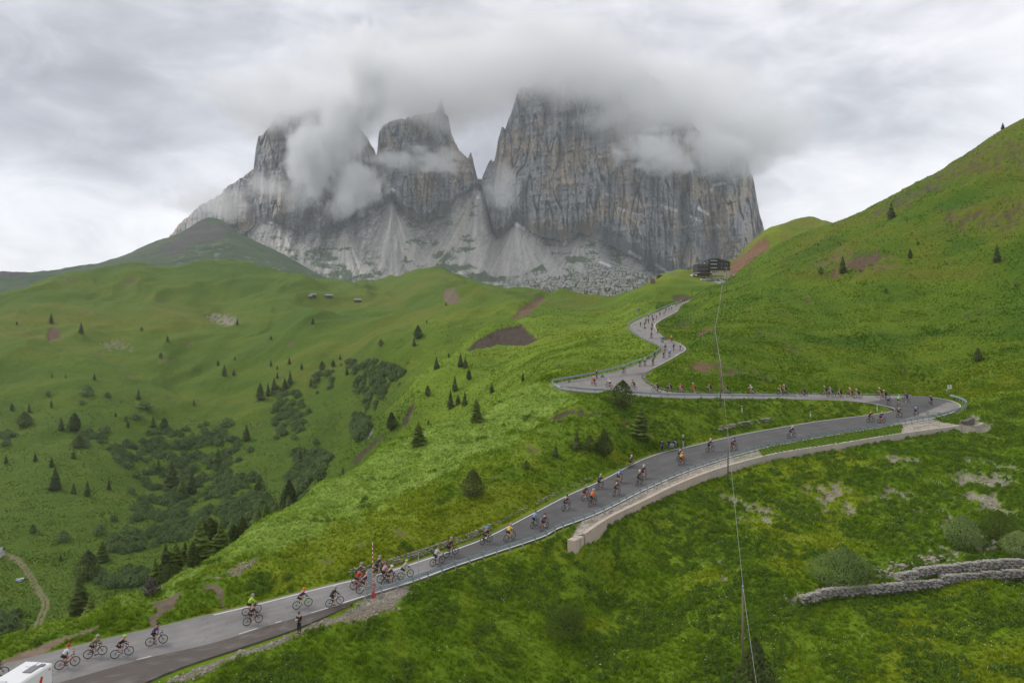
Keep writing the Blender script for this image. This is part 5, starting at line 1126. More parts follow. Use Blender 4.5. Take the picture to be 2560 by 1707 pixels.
A_ = np.array([tuple(p) for p in ne]); B_ = np.array([tuple(p) for p in wk]); A_[:, 2] -= .10; B_[:, 2] -= .06; B_[:, 1] += .25
def bench_tint(G):
    u = G[..., 0] / G[..., 1] * F + 1280; n_ = fbm(G[..., 0] / 1.1, G[..., 1] / 1.1, 4); c = lerp(PALE * np.ones(G.shape), PALE * .62, np.clip(.5 + n_, 0, 1))
    g_ = np.where((u > 1900) & (u < 2255), 1.0, np.where((u > 1840) & (u < 1905), .45, 0.07)); c = lerp(c, MID, np.clip((g_ + .55 * n_) * 1.6 - .25, 0, .95)); return {'tint': ('FLOAT_COLOR', np.concatenate([c, np.ones(c.shape[:2] + (1,))], -1).reshape(-1, 4))}
t_ = np.linspace(0, 1, 24); Gb = A_[:, None] * (1 - t_[None, :, None]) + B_[:, None] * t_[None, :, None]; Gb[..., 2] += .10 * fbm(Gb[..., 0] / .8, Gb[..., 1] / .8, 3) * np.sin(np.pi * t_)[None]
benchm = mesh_np('gravel_bench', Gb.reshape(-1, 3), grid_faces(120, 24), True, bench_tint(Gb)); bench_o = link('gravel_bench', benchm, GROUND); tag(bench_o, 'pale gravel strip between the guardrail and the retaining wall', 'gravel', kind='structure')
ub = Gb[..., 0] / Gb[..., 1] * F + 1280; ok = ~((ub > 1900) & (ub < 2255)); ii, jj = np.where(ok); pk = rng.choice(len(ii), 3800); gpts = Gb[ii[pk], jj[pk]] + rng.normal(0, .1, (3800, 3)) * (1, 1, .03)
scatter('gravel', BOULD, M_STONE, gpts, rng.gamma(2.0, .035, 3800) + .04, 'coarse pale gravel on the strip behind the retaining wall', 'gravel', .8)
gi, gj = np.where(~ok); pk = rng.choice(len(gi), 2600); g2 = Gb[gi[pk], gj[pk]]
scatter('verge_grass', TUFT, M_GRASS, g2, rng.uniform(.2, .4, 2600), 'grass growing on the strip between guardrail and concrete wall', 'grass', .25, np.broadcast_to(MID, (2600, 3)))

M_GABST0 = mat('wall_stone', (.30, .265, .22), 0.95, 0.4, 4.0, bump=0.3)
# dry stone walls, stone by stone
def stone_wall(name, label, line, courses, size, grp=None, skip=0.12):
    root = empty(name, line[0]); inv = -Vector(line[0]); r = random.Random(len(line))
    cnt = 0
    for c in range(courses):
        for i, p in enumerate(line):
            if r.random() < skip or cnt >= 290: continue
            s = size * r.uniform(.75, 1.35); o = link('stone', r.choice(BOULD), M_STONE_D if r.random() < .8 else M_GABST0, root); cnt += 1
            o.location = Vector(p) + inv + Vector((r.uniform(-.1, .1), .12 * c + r.uniform(-.08, .08), size * .55 + c * size * .72)); o.scale = (s * 1.35, s * .8, s * .95); o.rotation_euler = (r.uniform(-.25, .25), r.uniform(-.2, .2), r.uniform(-.5, .5))
    tag(root, label, 'wall', grp); return root
ka, kb = near_i(RAn, 885, 1445, 0, N_LO), near_i(RAn, 1250, 1322, 0, N_LO); pl, dl = offs(RAn, RBn, ka, kb, 1.0)
stone_wall('dry_stone_wall', 'rough dry stone wall at the foot of the bank beside the lower road', even([p + Vector((0, 0, -.16)) for p in pl], .36), 3, .29)
ka, kb = near_i(RAn, 1260, 1318, 0, N_LO), near_i(RAn, 1505, 1196, 0, N_LO); pl, dl = offs(RAn, RBn, ka, kb, 1.3)
stone_wall('dry_stone_wall', 'crumbling row of stones under the bank above the dark asphalt', even([p + Vector((0, 0, -.14)) for p in pl], .5), 2, .27, skip=.5)
ka, kb = near_i(RAn, 1828, 1088, 0, N_LO), near_i(RAn, 1990, 1060, 0, N_LO); pl, dl = offs(RAn, RBn, ka, kb, 2.6)
stone_wall('dry_stone_wall', 'short overgrown stone wall above the lay-by between the two road levels', even([p + Vector((0, 0, .3)) for p in pl], .55), 2, .5, skip=.2)
ka, kb = near_i(RBn, 2270, 989, N_LO), near_i(RBn, 1624, 928, N_LO); pl, dl = offs(RBn, RAn, ka, kb, .75)
stone_wall('kerb_stone_wall', 'low row of kerb stones along the inner edge of the upper road', even([p + Vector((0, 0, -.12)) for p in pl], .55), 1, .42, skip=.15)

# gabions
def gabion_meshes(k):
    r = random.Random(400 + k); b = MB()
    for i in range(120):
        me_ = r.choice(BOULD); s = r.uniform(.18, .36); c = Vector((r.uniform(-.92, .92), r.uniform(-.42, .0), r.uniform(.08, .94)))
        if i % 3 == 0: c.z = .95
        if i % 3 == 1: c.y = -.42
        q = Matrix.Rotation(r.uniform(0, 6), 3, 'Z'); b.add([c + q @ (v.co * s) for v in me_.vertices], [tuple(p.vertices) for p in me_.polygons])
    b.box((0, .14, .40), (1.84, .58, .70)); return b.mesh('basket_stones')
M_GABST = mat('gabion_stone', (.32, .295, .26), 0.95, 0.4, 5.0, bump=0.3)
GAB = [gabion_meshes(k) for k in range(3)]
wm = MB()
for i in range(9): x = -1 + i * .25; wm.box((x, -.5, .5), (.012, .012, 1.0)); wm.box((x, -.2, .95), (.012, .6, .012))
for k in range(5): wm.box((0, -.5, .02 + k * .24), (2.0, .012, .012))
WIREM = wm.mesh('wire_mesh')
def gabion(label, line):
    root = empty('gabion_wall', line[0]); inv = -Vector(line[0]); pts = even(line, 2.0)
    for i, (a, b) in enumerate(zip(pts, pts[1:])):
        d = b - a; o = link('basket', GAB[i % 3], M_GABST, root); r_g = random.Random(i * 5 + 1); o.location = (a + b) * .5 + inv + Vector((0, r_g.uniform(-.10, .10), r_g.uniform(-.10, .04))); o.rotation_euler = (r_g.uniform(-.06, .06), r_g.uniform(-.05, .05), math.atan2(d.y, d.x) + r_g.uniform(-.04, .04)); o.scale = (d.length / 2.0, .9, r_g.uniform(.72, .88))
        link('wire', WIREM, M_WIRE, o)
    tag(root, label, 'gabion wall', 'gabion walls')
gabion('lower row of stone-filled wire gabions in the right meadow', [PZ(2000, 1508, -26.25), PZ(2060, 1492, -26.15), PZ(2140, 1483, -26.05), PZ(2230, 1479, -26.05), PZ(2330, 1463, -25.85), PZ(2440, 1448, -25.65), PZ(2560, 1440, -25.5), PZ(2660, 1437, -25.45)])
gabion('upper row of stone-filled wire gabions behind the lower one', [PZ(2240, 1452, -25.35), PZ(2300, 1440, -25.2), PZ(2370, 1428, -25.0), PZ(2450, 1421, -24.9), PZ(2560, 1413, -24.8), PZ(2660, 1411, -24.75)])
bl = []; rb = np.random.default_rng(12)
for (u, v, n_, sp_) in [(1990, 1502, 50, 14), (2200, 1436, 130, 26), (2255, 1415, 60, 22), (2330, 1400, 60, 30), (2450, 1345, 110, 30), (2480, 1362, 60, 24), (2345, 1390, 30, 14), (2520, 1445, 40, 20)]:
    for _ in range(n_):
        p = hit(u + rb.normal(0, sp_), v + rb.normal(0, sp_ * .22), 62, 100); bl.append((p.x, p.y, p.z))
scatter('rubble', BOULD, M_GABST0, np.array(bl), rb.gamma(2.4, .09, len(bl)) + .08, 'loose pale rubble heaped around the ends of the gabion rows', 'rubble', .8)

# cable poles and the cable
POLES = [(1857, 1698, 1465, 62.0, 'half hidden by the pine at the bottom of the picture'), (1820, 1207, 1088, None, 'just below the retaining wall'), (1801, 1018, 905, None, 'on the bank between the two road levels'), (1787, 896, 818, None, 'on the slope just above the upper road'),
         (1805, 787, 714, None, 'halfway up the slope below the pass'), (1816, 727, 670, None, 'beside the parked cars'), (1876, 687, 640, None, 'in front of the brown landslip'), (1923, 658, 626, None, 'on the skyline side of the landslip')]
tops = []
for i, (u, v, vt, Y, wh) in enumerate(POLES):
    if Y: x = (u - 1280) / F * Y; p = Vector((x, Y, gz(x, Y)))
    else: p = hit(u, v, 60 if i < 3 else (140 if i == 3 else 180), 700)
    h = CZ + (HV - vt) / F * p.y - p.z; root = empty('cable_pole', p)
    MB().tube([(0, 0, -.4), (0, 0, h * .5), (0, 0, h)], [.10, .09, .07], 9).build('pole', M_WOODPOLE, root, True)
    cp_ = MB(); cp_.tube([(0, 0, h - .02), (0, 0, h + .12)], [.075, .02], 9); cp_.build('cap', M_POST, root); MB().box((0, -.14, h - .25), (.06, .16, .22)).build('clamp', M_POST, root)
    tag(root, 'wooden cable pole ' + wh, 'pole', 'cable poles'); tops.append(p + Vector((0, -.15, h - .2)))
def span(a, b, sag, n=14): return [a.lerp(b, k / n) - Vector((0, 0, 4 * sag * (k / n) * (1 - k / n))) for k in range(n + 1)]
first = P(1925, 1935, 46.0)
for i, (a, b) in enumerate(zip([first] + tops, tops)):
    o = MB().tube([q - a for q in span(a, b, .25 if i < 4 else .6, 16)], .012 if i < 3 else .024, 5).build('overhead_cable', M_CABLE, None, True); o.location = a
    tag(o, ['overhead cable running out of the bottom of the picture', 'overhead cable span crossing the stony slope to the wall', 'overhead cable span crossing the lower road', 'overhead cable span crossing the upper road', 'overhead cable span above the upper green slope', 'overhead cable span up to the parked cars', 'far overhead cable span towards the landslip', 'farthest overhead cable span on the landslip hill'][i], 'cable', 'overhead cable spans')

# raised road barrier
p = hit(933, 1493, 55, 80); root = empty('road_barrier', p); b = MB(); b.box((0, 0, .42), (.25, .25, .95), 0, .03); b.build('base_box', M_RED, root); MB().tube([(0, 0, .85), (-.06, 0, 4.75)], [.042, .022], 8).build('boom', M_WHITEP, root, True)
for k in range(10):
    z = 1.0 + k * .37; MB().tube([(-.06 * (z - .85) / 3.9, 0, z), (-.06 * (z - .66) / 3.9, 0, z + .19)], .048 - .0021 * k, 8).build('stripe', M_RED, root, True)
tag(root, 'red and white striped barrier boom raised upright at the rail end', 'barrier')
p = hit(924, 1497, 55, 80); root = empty('road_sign', p, .55); b = MB()
for x in (-.16, .2): MB().tube([(x, 0, -.2), (x, 0, 2.6)], .035, 7).build('post', M_POST, root, True)
MB().box((0, -.05, 1.9), (.42, .03, 1.45)).build('panel', M_GREYSIGN, root)
for k in range(6): o = MB().box((0, 0, 0), (.40, .012, .07)).build('stripe', M_DARKSIGN, root); o.location = (0, -.073, 1.32 + k * .17); o.rotation_euler = (0, .5, 0)
rg = MB().tube([(.12 * math.cos(a * .5236), -.074, 2.47 + .12 * math.sin(a * .5236)) for a in range(12)], .02, 4, True); rg.build('ring', M_DARKSIGN, root)
tag(root, 'tall narrow grey sign panel with slanting bars beside the raised barrier', 'sign')
def sign_post(name, label, u, v, vt, kind, m, yr, wpx=9, bent=0.0, lean=0.0):
    p = hit(u, v, *yr); h = (v - vt) / F * p.y; s = wpx / F * p.y; root = empty(name, p)
    MB().tube([(bent, 0, -.2), (bent * .8, 0, h * .2), (0, 0, h * .35), (lean, 0, h)], .035 * max(1, p.y / 130), 6).build('post', M_POST, root, True)
    if kind == 'tri': MB().prism([(-s / 2 + lean, h - s * .8), (s / 2 + lean, h - s * .8), (lean, h)], 'y', -.05, -.03).build('plate', m, root)
    elif kind == 'sq':
        MB().box((lean, -.06, h - s / 2), (s, .03, s)).build('plate', m, root)
    elif kind == 'thin': MB().box((lean, -.05, h - s / 2), (.03, .3, s)).build('plate', m, root)
    tag(root, label, 'sign'); return root, p, h, s
sign_post('road_sign', 'dark triangular sign seen from behind in the left hairpin', 1506, 976, 934, 'tri', M_DARKSIGN, (120, 150), 12)
sign_post('road_sign', 'small dark square sign on a bent post at the tip of the left hairpin', 1423, 978, 950, 'sq', M_DARKSIGN, (118, 150), 6, .3)
sign_post('road_sign', 'dark pointed sign seen from behind beside the upper bend', 1612, 844, 815, 'tri', M_DARKSIGN, (180, 300), 9)
sign_post('road_sign', 'tiny dark sign on the slope left of the climb', 1597, 786, 773, 'sq', M_DARKSIGN, (240, 420), 6)
sign_post('snow_pole', 'thin bent snow pole standing at the lower guardrail', 1046, 1452, 1380, 'thin', M_POST, (60, 90), 10, .12)
root, p, h, s = sign_post('hairpin_sign', 'white square sign with blue figure at the right hairpin', 2366, 986, 962, 'sq', M_WHITEP, (130, 175), 9.5, 0, .55)
for (x, z, w_, hh) in [(.0, .36, .34, .07), (.0, .10, .30, .07), (.0, -.18, .34, .07), (-.13, .1, .07, .55)]: MB().box((.55 + x * s, -.085, h - s / 2 + z * s * .8), (w_ * s * 1.2, .012, hh * s * 1.3)).build('figure_stroke', M_BLUE, root)
for (u, v, lb) in [(1855, 1030, 'white marker post on the bank between the road levels'), (2026, 1044, 'white marker post beside the lower road lay-by'), (2193, 1028, 'white marker post at the inside of the right hairpin')]:
    p = hit(u, v, 95, 160); root = empty('marker_post', p); MB().box((0, 0, .45), (.13, .09, 1.1), 0, .02).build('post', M_WHITEP, root); MB().box((0, 0, .80), (.136, .096, .16)).build('band', M_BLACK, root); tag(root, lb, 'marker post', 'white marker posts')
# ------------------------------------------------------------------ hotel on the pass, sheds, huts, far buildings
M_DARKWOOD = mat('dark_timber', (.050, .042, .040), .8, .2, 1.0); M_CREAM = mat('cream_render', (.50, .45, .31), .85, .12, .6); M_ROOF = mat('roof_sheet', (.20, .215, .23), .6, .15, .5); M_GLASS = mat('window_glass', (.05, .06, .07), .2, .1, 1)
M_WHITEWALL = mat('white_render', (.62, .60, .56), .85, .1, .6); M_PANEL = mat('solar_panel', (.14, .22, .36), .25, .1, 1); M_STONEWALL = mat('tan_masonry', (.30, .265, .215), .95, .25, 1.2); M_BROWNST = mat('brown_masonry', (.20, .135, .10), .95, .25, 1.2); M_LOG = mat('log_wall', (.085, .062, .048), .9, .25, 2); M_AWN = mat('awning', (.55, .56, .58), .7, .1, 1)
HY = 495.0; HS = HY / F
def hx(u): return (u - 1280) * HS
def hzv(v): return CZ + (HV - v) * HS
h0 = P(1790, 698, HY); hotel = empty('hotel', h0)
def hb(name, u0, u1, v0, v1, y0, y1, m, parent=None, bev=0):
    b = MB(); b.box(((hx(u0) + hx(u1)) / 2 - h0.x, (y0 + y1) / 2, (hzv(v0) + hzv(v1)) / 2 - h0.z), (abs(hx(u1) - hx(u0)), abs(y1 - y0), abs(hzv(v0) - hzv(v1))), 0, bev); return b.build(name, m, parent or hotel)
hb('lower_wall', 1776, 1825.6, 676, 701, 0, 13, M_CREAM); hb('lower_wall', 1745, 1775.9, 681, 701, 1.2, 12, M_CREAM)
b = MB(); b.prism([(hx(1771.5) - h0.x, hzv(676.1) - h0.z), (hx(1825) - h0.x, hzv(676.1) - h0.z), (hx(1825) - h0.x, hzv(656) - h0.z), (hx(1793) - h0.x, hzv(646.5) - h0.z), (hx(1771.5) - h0.x, hzv(648.5) - h0.z)], 'y', -.35, 13.2); up = b.build('upper_block', M_DARKWOOD, hotel)
wing = hb('wing', 1744.5, 1771.4, 660.5, 680.9, .6, 12.5, M_DARKWOOD)
b = MB(); b.prism([(hx(1770.8) - h0.x, hzv(648.3) - h0.z), (hx(1793) - h0.x, hzv(646.2) - h0.z), (hx(1825.8) - h0.x, hzv(655.7) - h0.z), (hx(1825.8) - h0.x, hzv(654.6) - h0.z), (hx(1793) - h0.x, hzv(645) - h0.z), (hx(1770.8) - h0.x, hzv(647.2) - h0.z)], 'y', -1.0, 13.8); b.build('roof', M_ROOF, hotel)
hb('wing_roof', 1743.5, 1771.3, 659.4, 660.4, 0, 13, M_ROOF); hb('chimney', 1764.5, 1767, 656, 659.3, 4, 5, M_WHITEWALL); hb('chimney', 1776, 1778, 643, 647, 6, 7, M_ROOF)
for v in (652, 660.7, 670):
    bal = hb('balcony', 1774.5, 1791.8, v - 1.9, v + 1.7, -1.25, -.36, M_DARKWOOD); hb('rail', 1774.8, 1791.5, v - 1.4, v + 1.2, -1.33, -1.26, M_AWN, bal)
    for k in range(9): hb('baluster', 1775.2 + k * 2, 1775.7 + k * 2, v - 1.5, v + 1.3, -1.38, -1.34, M_DARKWOOD, bal)
for v in (663.6, 672.4):
    for u in (1747.5, 1751, 1754.5, 1758, 1761.5, 1766, 1769.3): w_ = hb('window', u - .75, u + .75, v - 1.5, v + 1.5, .5, .62, M_AWN); hb('pane', u - .5, u + .5, v - 1.2, v + 1.2, .46, .495, M_GLASS, w_)
for (u, v) in [(1803.5, 660), (1813.5, 660), (1817.5, 660), (1803.5, 669.5), (1811, 669.5), (1814.5, 669.5), (1818, 669.5)]: w_ = hb('window', u - .8, u + .8, v - 1.5, v + 1.5, -.45, -.34, M_AWN); hb('pane', u - .5, u + .5, v - 1.2, v + 1.2, -.49, -.455, M_GLASS, w_)
for (u, v) in [(1782, 679.5), (1786, 679.5), (1792, 679.5), (1811.5, 678.5), (1815, 678.5), (1781.5, 690), (1787, 690), (1790.5, 690), (1795, 690), (1800, 690.5), (1804.5, 689.5)]: w_ = hb('window', u - 1.1, u + 1.1, v - 1.4, v + 1.6, -.10, .02, M_DARKWOOD); hb('pane', u - .8, u + .8, v - 1.1, v + 1.3, -.14, -.105, M_GLASS, w_)
hb('terrace_roof', 1727, 1776, 683.2, 685.6, -4, 1.1, M_DARKWOOD); aw = MB(); aw.prism([(hx(1725) - h0.x, hzv(692) - h0.z), (hx(1728) - h0.x, hzv(683.4) - h0.z), (hx(1746) - h0.x, hzv(681.5) - h0.z), (hx(1746) - h0.x, hzv(683.1) - h0.z), (hx(1730) - h0.x, hzv(685) - h0.z), (hx(1728.5) - h0.x, hzv(692) - h0.z)], 'y', -4.4, 2); aw.build('awning', M_AWN, hotel)
for u in (1731, 1740, 1749, 1758, 1767, 1775): hb('column', u - .4, u + .4, 685.7, 698, -3.9, -3.6, M_DARKWOOD)
hb('terrace_wall', 1728, 1776, 692.5, 699, -3.4, 1.1, M_STONEWALL)
tag(hotel, 'dark timber hotel with cream ground floor on the pass', 'hotel')

def house(name, label, u, v, w_, d_, hwall, hroof, Y, rz, mw_, mr, cat='hut', grp=None, door=True, win=2, panel=False):
    """gabled building: wall, two roof slopes, door, windows; gable end to +-x"""
    x = (u - 1280) / F * Y; root = empty(name, (x, Y, P(u, v, Y).z), rz); b = MB()
    b.prism([(-d_ / 2, -1.5), (d_ / 2, -1.5), (d_ / 2, hwall), (0, hwall + hroof), (-d_ / 2, hwall)], 'x', -w_ / 2, w_ / 2); b.build('wall', mw_, root)
    for s in (-1, 1):
        o_ = .3; sl = hroof / (d_ / 2); y1 = s * (d_ / 2 + o_); MB().add([(-w_ / 2 - o_, 0, hwall + hroof + .02), (w_ / 2 + o_, 0, hwall + hroof + .02), (w_ / 2 + o_, y1, hwall - sl * o_ + .02), (-w_ / 2 - o_, y1, hwall - sl * o_ + .02), (-w_ / 2 - o_, 0, hwall + hroof + .16), (w_ / 2 + o_, 0, hwall + hroof + .16), (w_ / 2 + o_, y1, hwall - sl * o_ + .16), (-w_ / 2 - o_, y1, hwall - sl * o_ + .16)],
                   [(0, 1, 2, 3), (7, 6, 5, 4), (0, 4, 5, 1), (1, 5, 6, 2), (2, 6, 7, 3), (3, 7, 4, 0)]).build('roof', mr, root)
    if door: MB().box((-w_ * .22, -d_ / 2 - .04, hwall * .40), (w_ * .16, .06, hwall * .8)).build('door', M_BROWNST, root)
    for k in range(win): MB().box((w_ * (.05 + .26 * k), -d_ / 2 - .04, hwall * .55), (w_ * .13, .06, hwall * .34)).build('window', M_GLASS, root)
    tag(root, label, cat, grp); return root
sol = house('chapel_house', 'small white house with a solar panel roof left of the hotel', 1676, 698, 6.4, 6, 1.6, 3.2, 490, 0, M_WHITEWALL, M_ROOF, 'house')
sl = 3.2 / 3; pv = MB()
for i in range(6):
    for j in range(3):
        y = -.25 - j * .9; pv.add([(-2.75 + i * .92, y, 4.98 + y * sl), (-1.90 + i * .92, y, 4.98 + y * sl), (-1.90 + i * .92, y - .84, 4.98 + (y - .84) * sl), (-2.75 + i * .92, y - .84, 4.98 + (y - .84) * sl)], [(0, 1, 2, 3)])
pv.build('solar_panels', M_PANEL, sol); tw_ = MB().box((-5.8, 0, 1.0), (5, 5, 3.0)); tw_.build('annex', M_LOG, sol)
b = MB(); q = P(1653, 697, 486); ter = empty('terrace_wall', q)
for (ua, va, ub, vb_) in [(1653, 697, 1697, 697), (1697, 697, 1745, 697.5)]:
    A1, B1 = P(ua, va, 484 if ua < 1697 else 476), P(ub, vb_, 476 if ua < 1697 else 484); hgt = 5.5
    MB().add([A1 - q, B1 - q, B1 - q - Vector((0, 0, hgt)), A1 - q - Vector((0, 0, hgt)), A1 - q + Vector((0, 1, 0)), B1 - q + Vector((0, 1, 0)), B1 - q + Vector((0, 1, -hgt)), A1 - q + Vector((0, 1, -hgt))], [(0, 1, 2, 3), (7, 6, 5, 4), (0, 4, 5, 1), (1, 5, 6, 2), (2, 6, 7, 3), (3, 7, 4, 0)]).build('masonry', M_STONEWALL, ter)
rl = MB(); A1, B1 = P(1690, 696.5, 480) - q, P(1745, 696.8, 483) - q; rl.tube([A1 + Vector((0, 0, 1)), B1 + Vector((0, 0, 1))], .06, 5)
for k in range(14): pp = A1.lerp(B1, k / 13); rl.tube([pp, pp + Vector((0, 0, 1))], .05, 5)
rl.build('railing', M_LOG, ter); tag(ter, 'tan masonry terrace wall in front of the hotel', 'wall')
o = MB().box((0, 0, 1.5), (2.6, 2.6, 5.2), 0, .05).build('stone_tower', M_BROWNST); o.location = P(1631, 716, 440); tag(o, 'squat brown stone tower below the solar-roofed house', 'tower')
o = MB().box((0, 0, .4), (2.9, 2.6, 2.6), 0, .05).build('stone_hut', M_BROWNST); o.location = P(1618.5, 720, 440); tag(o, 'low flat brown stone hut left of the squat tower', 'hut')
sh = empty('roadside_shed', P(1866, 699, 470)); MB().box((0, 3, .6), (12.5, 6, 4.0)).build('wall', M_BROWNST, sh); MB().add([(-6.8, -.6, 2.3), (6.8, -.6, 4.2), (6.8, 7, 4.6), (-6.8, 7, 2.9), (-6.8, -.6, 2.6), (6.8, -.6, 4.5), (6.8, 7, 4.9), (-6.8, 7, 3.2)], [(3, 2, 1, 0), (4, 5, 6, 7), (0, 1, 5, 4), (1, 2, 6, 5), (2, 3, 7, 6), (3, 0, 4, 7)]).build('roof', M_ROOF, sh)
MB().box((-4, -.03, .6), (2.2, .06, 2.6)).build('door', M_LOG, sh); tag(sh, 'long low shed with grey sheet roof right of the hotel', 'shed')
def on(u, v, ya, yb): p = hit(u, v, ya, yb); return p.y
for (u, v, w_, lb) in [(783, 741, 4.6, 'dark log hut on the left of the far meadow huts'), (775, 745, 3.0, 'tiny log hay hut just below the leftmost far hut'), (822, 743, 6.2, 'larger log hut in the middle of the far meadow huts'), (894, 754, 5.6, 'grey log hut standing apart on the right of the far huts')]:
    Y = on(u, v, 500, 900); house('log_hut', lb, u, v, w_, w_ * .8, 1.5, 1.1, Y, .3, M_LOG, M_ROOF, 'hut', 'log huts on the far meadow', True, 1)
house('mountain_inn', 'white roofed inn on the far dark hill, left', 354, 652, 14, 10, 3, 4, 1880, .2, M_WHITEWALL, M_AWN, 'house', 'far buildings', False, 2)
house('mountain_inn', 'white low building on the far hill below the dark cliff', 490, 662, 18, 8, 2, 3, 1830, .1, M_WHITEWALL, M_AWN, 'house', 'far buildings', False, 2)
house('refuge_hut', 'tiny hut in the notch between the rock towers', 1199, 455, 16, 10, 5, 5, 2700, 0, M_LOG, M_ROOF, 'hut', None, False, 1)
house('valley_barn', 'pale barn cut by the left picture edge beside the farm track', -10, 1392, 3.2, 3, 1.6, 1.0, on(5, 1392, 150, 330), .2, M_WHITEWALL, M_ROOF, 'barn', None, True, 1)
p = hit(48, 1452, 150, 320); b = MB(); r = random.Random(3)
for k in range(10): b.box((r.uniform(-.8, .8), r.uniform(-.5, .5), r.uniform(.1, .55)), (r.uniform(.5, 1.0), r.uniform(.4, .8), r.uniform(.2, .6)), r.uniform(0, 3), .05)
o = b.build('tarp_heap', mat('pale_tarp', (.42, .42, .50), .7, .3, 2)); o.location = p; tag(o, 'pale heap under a tarp beside the farm track', 'heap')
# ------------------------------------------------------------------ people: one continuous body each, posed, with clothing
def skin_mesh(name, chains, sub=1):
    """chains: lists of (key, point, radius); equal keys are the same joint; the first joint is the root"""
    idx, V, R, E = {}, [], [], []
    for ch in chains:
        prev = None
        for (k, p, r) in ch:
            if k not in idx: idx[k] = len(V); V.append(p); R.append(r)
            if prev is not None and prev != idx[k]: E.append((prev, idx[k]))
            prev = idx[k]
    me = bpy.data.meshes.new(name); me.from_pydata(V, E, []); o = bpy.data.objects.new(name, me); COL.objects.link(o)
    m = o.modifiers.new('skin', 'SKIN'); m.use_smooth_shade = True
    for i, s in enumerate(me.skin_vertices[0].data): s.radius = (R[i] if isinstance(R[i], tuple) else (R[i], R[i])); s.use_root = (i == 0)
    if sub: o.modifiers.new('sub', 'SUBSURF').levels = sub
    dg = bpy.context.evaluated_depsgraph_get(); out = bpy.data.meshes.new_from_object(o.evaluated_get(dg)); out.name = name
    bpy.data.objects.remove(o); bpy.data.meshes.remove(me)
    for p in out.polygons: p.use_smooth = True
    return out
def merge(name, me, mb):
    bm = bmesh.new(); bm.from_mesh(me); t = mb.mesh('tmp', True); bm.from_mesh(t); out = bpy.data.meshes.new(name); bm.to_mesh(out); bm.free()
    for p in out.polygons: p.use_smooth = True
    return out
def knee(h, f, l1, l2, fwd=1):
    d = f - h; L = min(d.length, (l1 + l2) * .995); a = (l1 * l1 - l2 * l2 + L * L) / (2 * L); hh = math.sqrt(max(l1 * l1 - a * a, 0)); n = d.normalized(); perp = Vector((n.z, 0, -n.x)); perp = perp if perp.x * fwd > 0 else -perp
    return h + n * a + perp * hh
def hand(b, w_, d, side, curl=Vector((0, 0, -1))):
    """four bent fingers and a thumb on a palm at w_, reaching along d, curling towards curl"""
    d = d.normalized(); s = d.cross(curl).normalized()
    b.tube([w_, w_ + d * .05], [.030, .034], 6)
    for k, L in enumerate((.066, .075, .070, .056)):
        a = w_ + d * .048 + s * (.025 - .0165 * k); b.tube([a, a + d * L * .5 + curl * .004, a + d * L * .75 + curl * L * .45, a + d * L * .55 + curl * L * .85], [.0095, .009, .0085, .006], 5)
    t = w_ + d * .015 + s * .032 * side; b.tube([t, t + d * .03 + s * .02 * side + curl * .01, t + d * .05 + s * .016 * side + curl * .035], [.011, .010, .007], 5)
def head_bits(b, c, f, up):
    """nose, ears and brow on the head at c, facing f"""
    s = f.cross(up).normalized(); b.tube([c + f * .085 + up * .015, c + f * .115 - up * .02, c + f * .09 - up * .03], [.008, .016, .010], 5)
    for k in (-1, 1): b.tube([c + s * .078 * k + up * .02, c + s * .088 * k - up * .02], [.018, .012], 5)
    b.tube([c + f * .088 - s * .02 - up * .055, c + f * .092 - up * .056, c + f * .088 + s * .02 - up * .055], .007, 4)
def helmet_mesh(c, f, up, name='helmet', full=False):
    bm = bmesh.new(); bmesh.ops.create_uvsphere(bm, u_segments=14, v_segments=9, radius=1.0); s = f.cross(up).normalized(); b = MB(); V = []
    for v in bm.verts:
        x, y, z = v.co; z = z if full else max(z, -.12); V.append(c + f * (x * .150 - .012) + s * (y * .112) + up * (z * .118 + .035))
    b.add(V, [tuple(v.index for v in p.verts) for p in bm.faces]); bm.free()
    if not full:
        for k in (-1, 0, 1): b.tube([c + f * .10 + s * .055 * k + up * .118, c + up * (.168 - .012 * abs(k)) + s * .06 * k, c - f * .12 + s * .05 * k + up * .10], [.012, .016, .010], 5)
    return b.mesh(name, True)
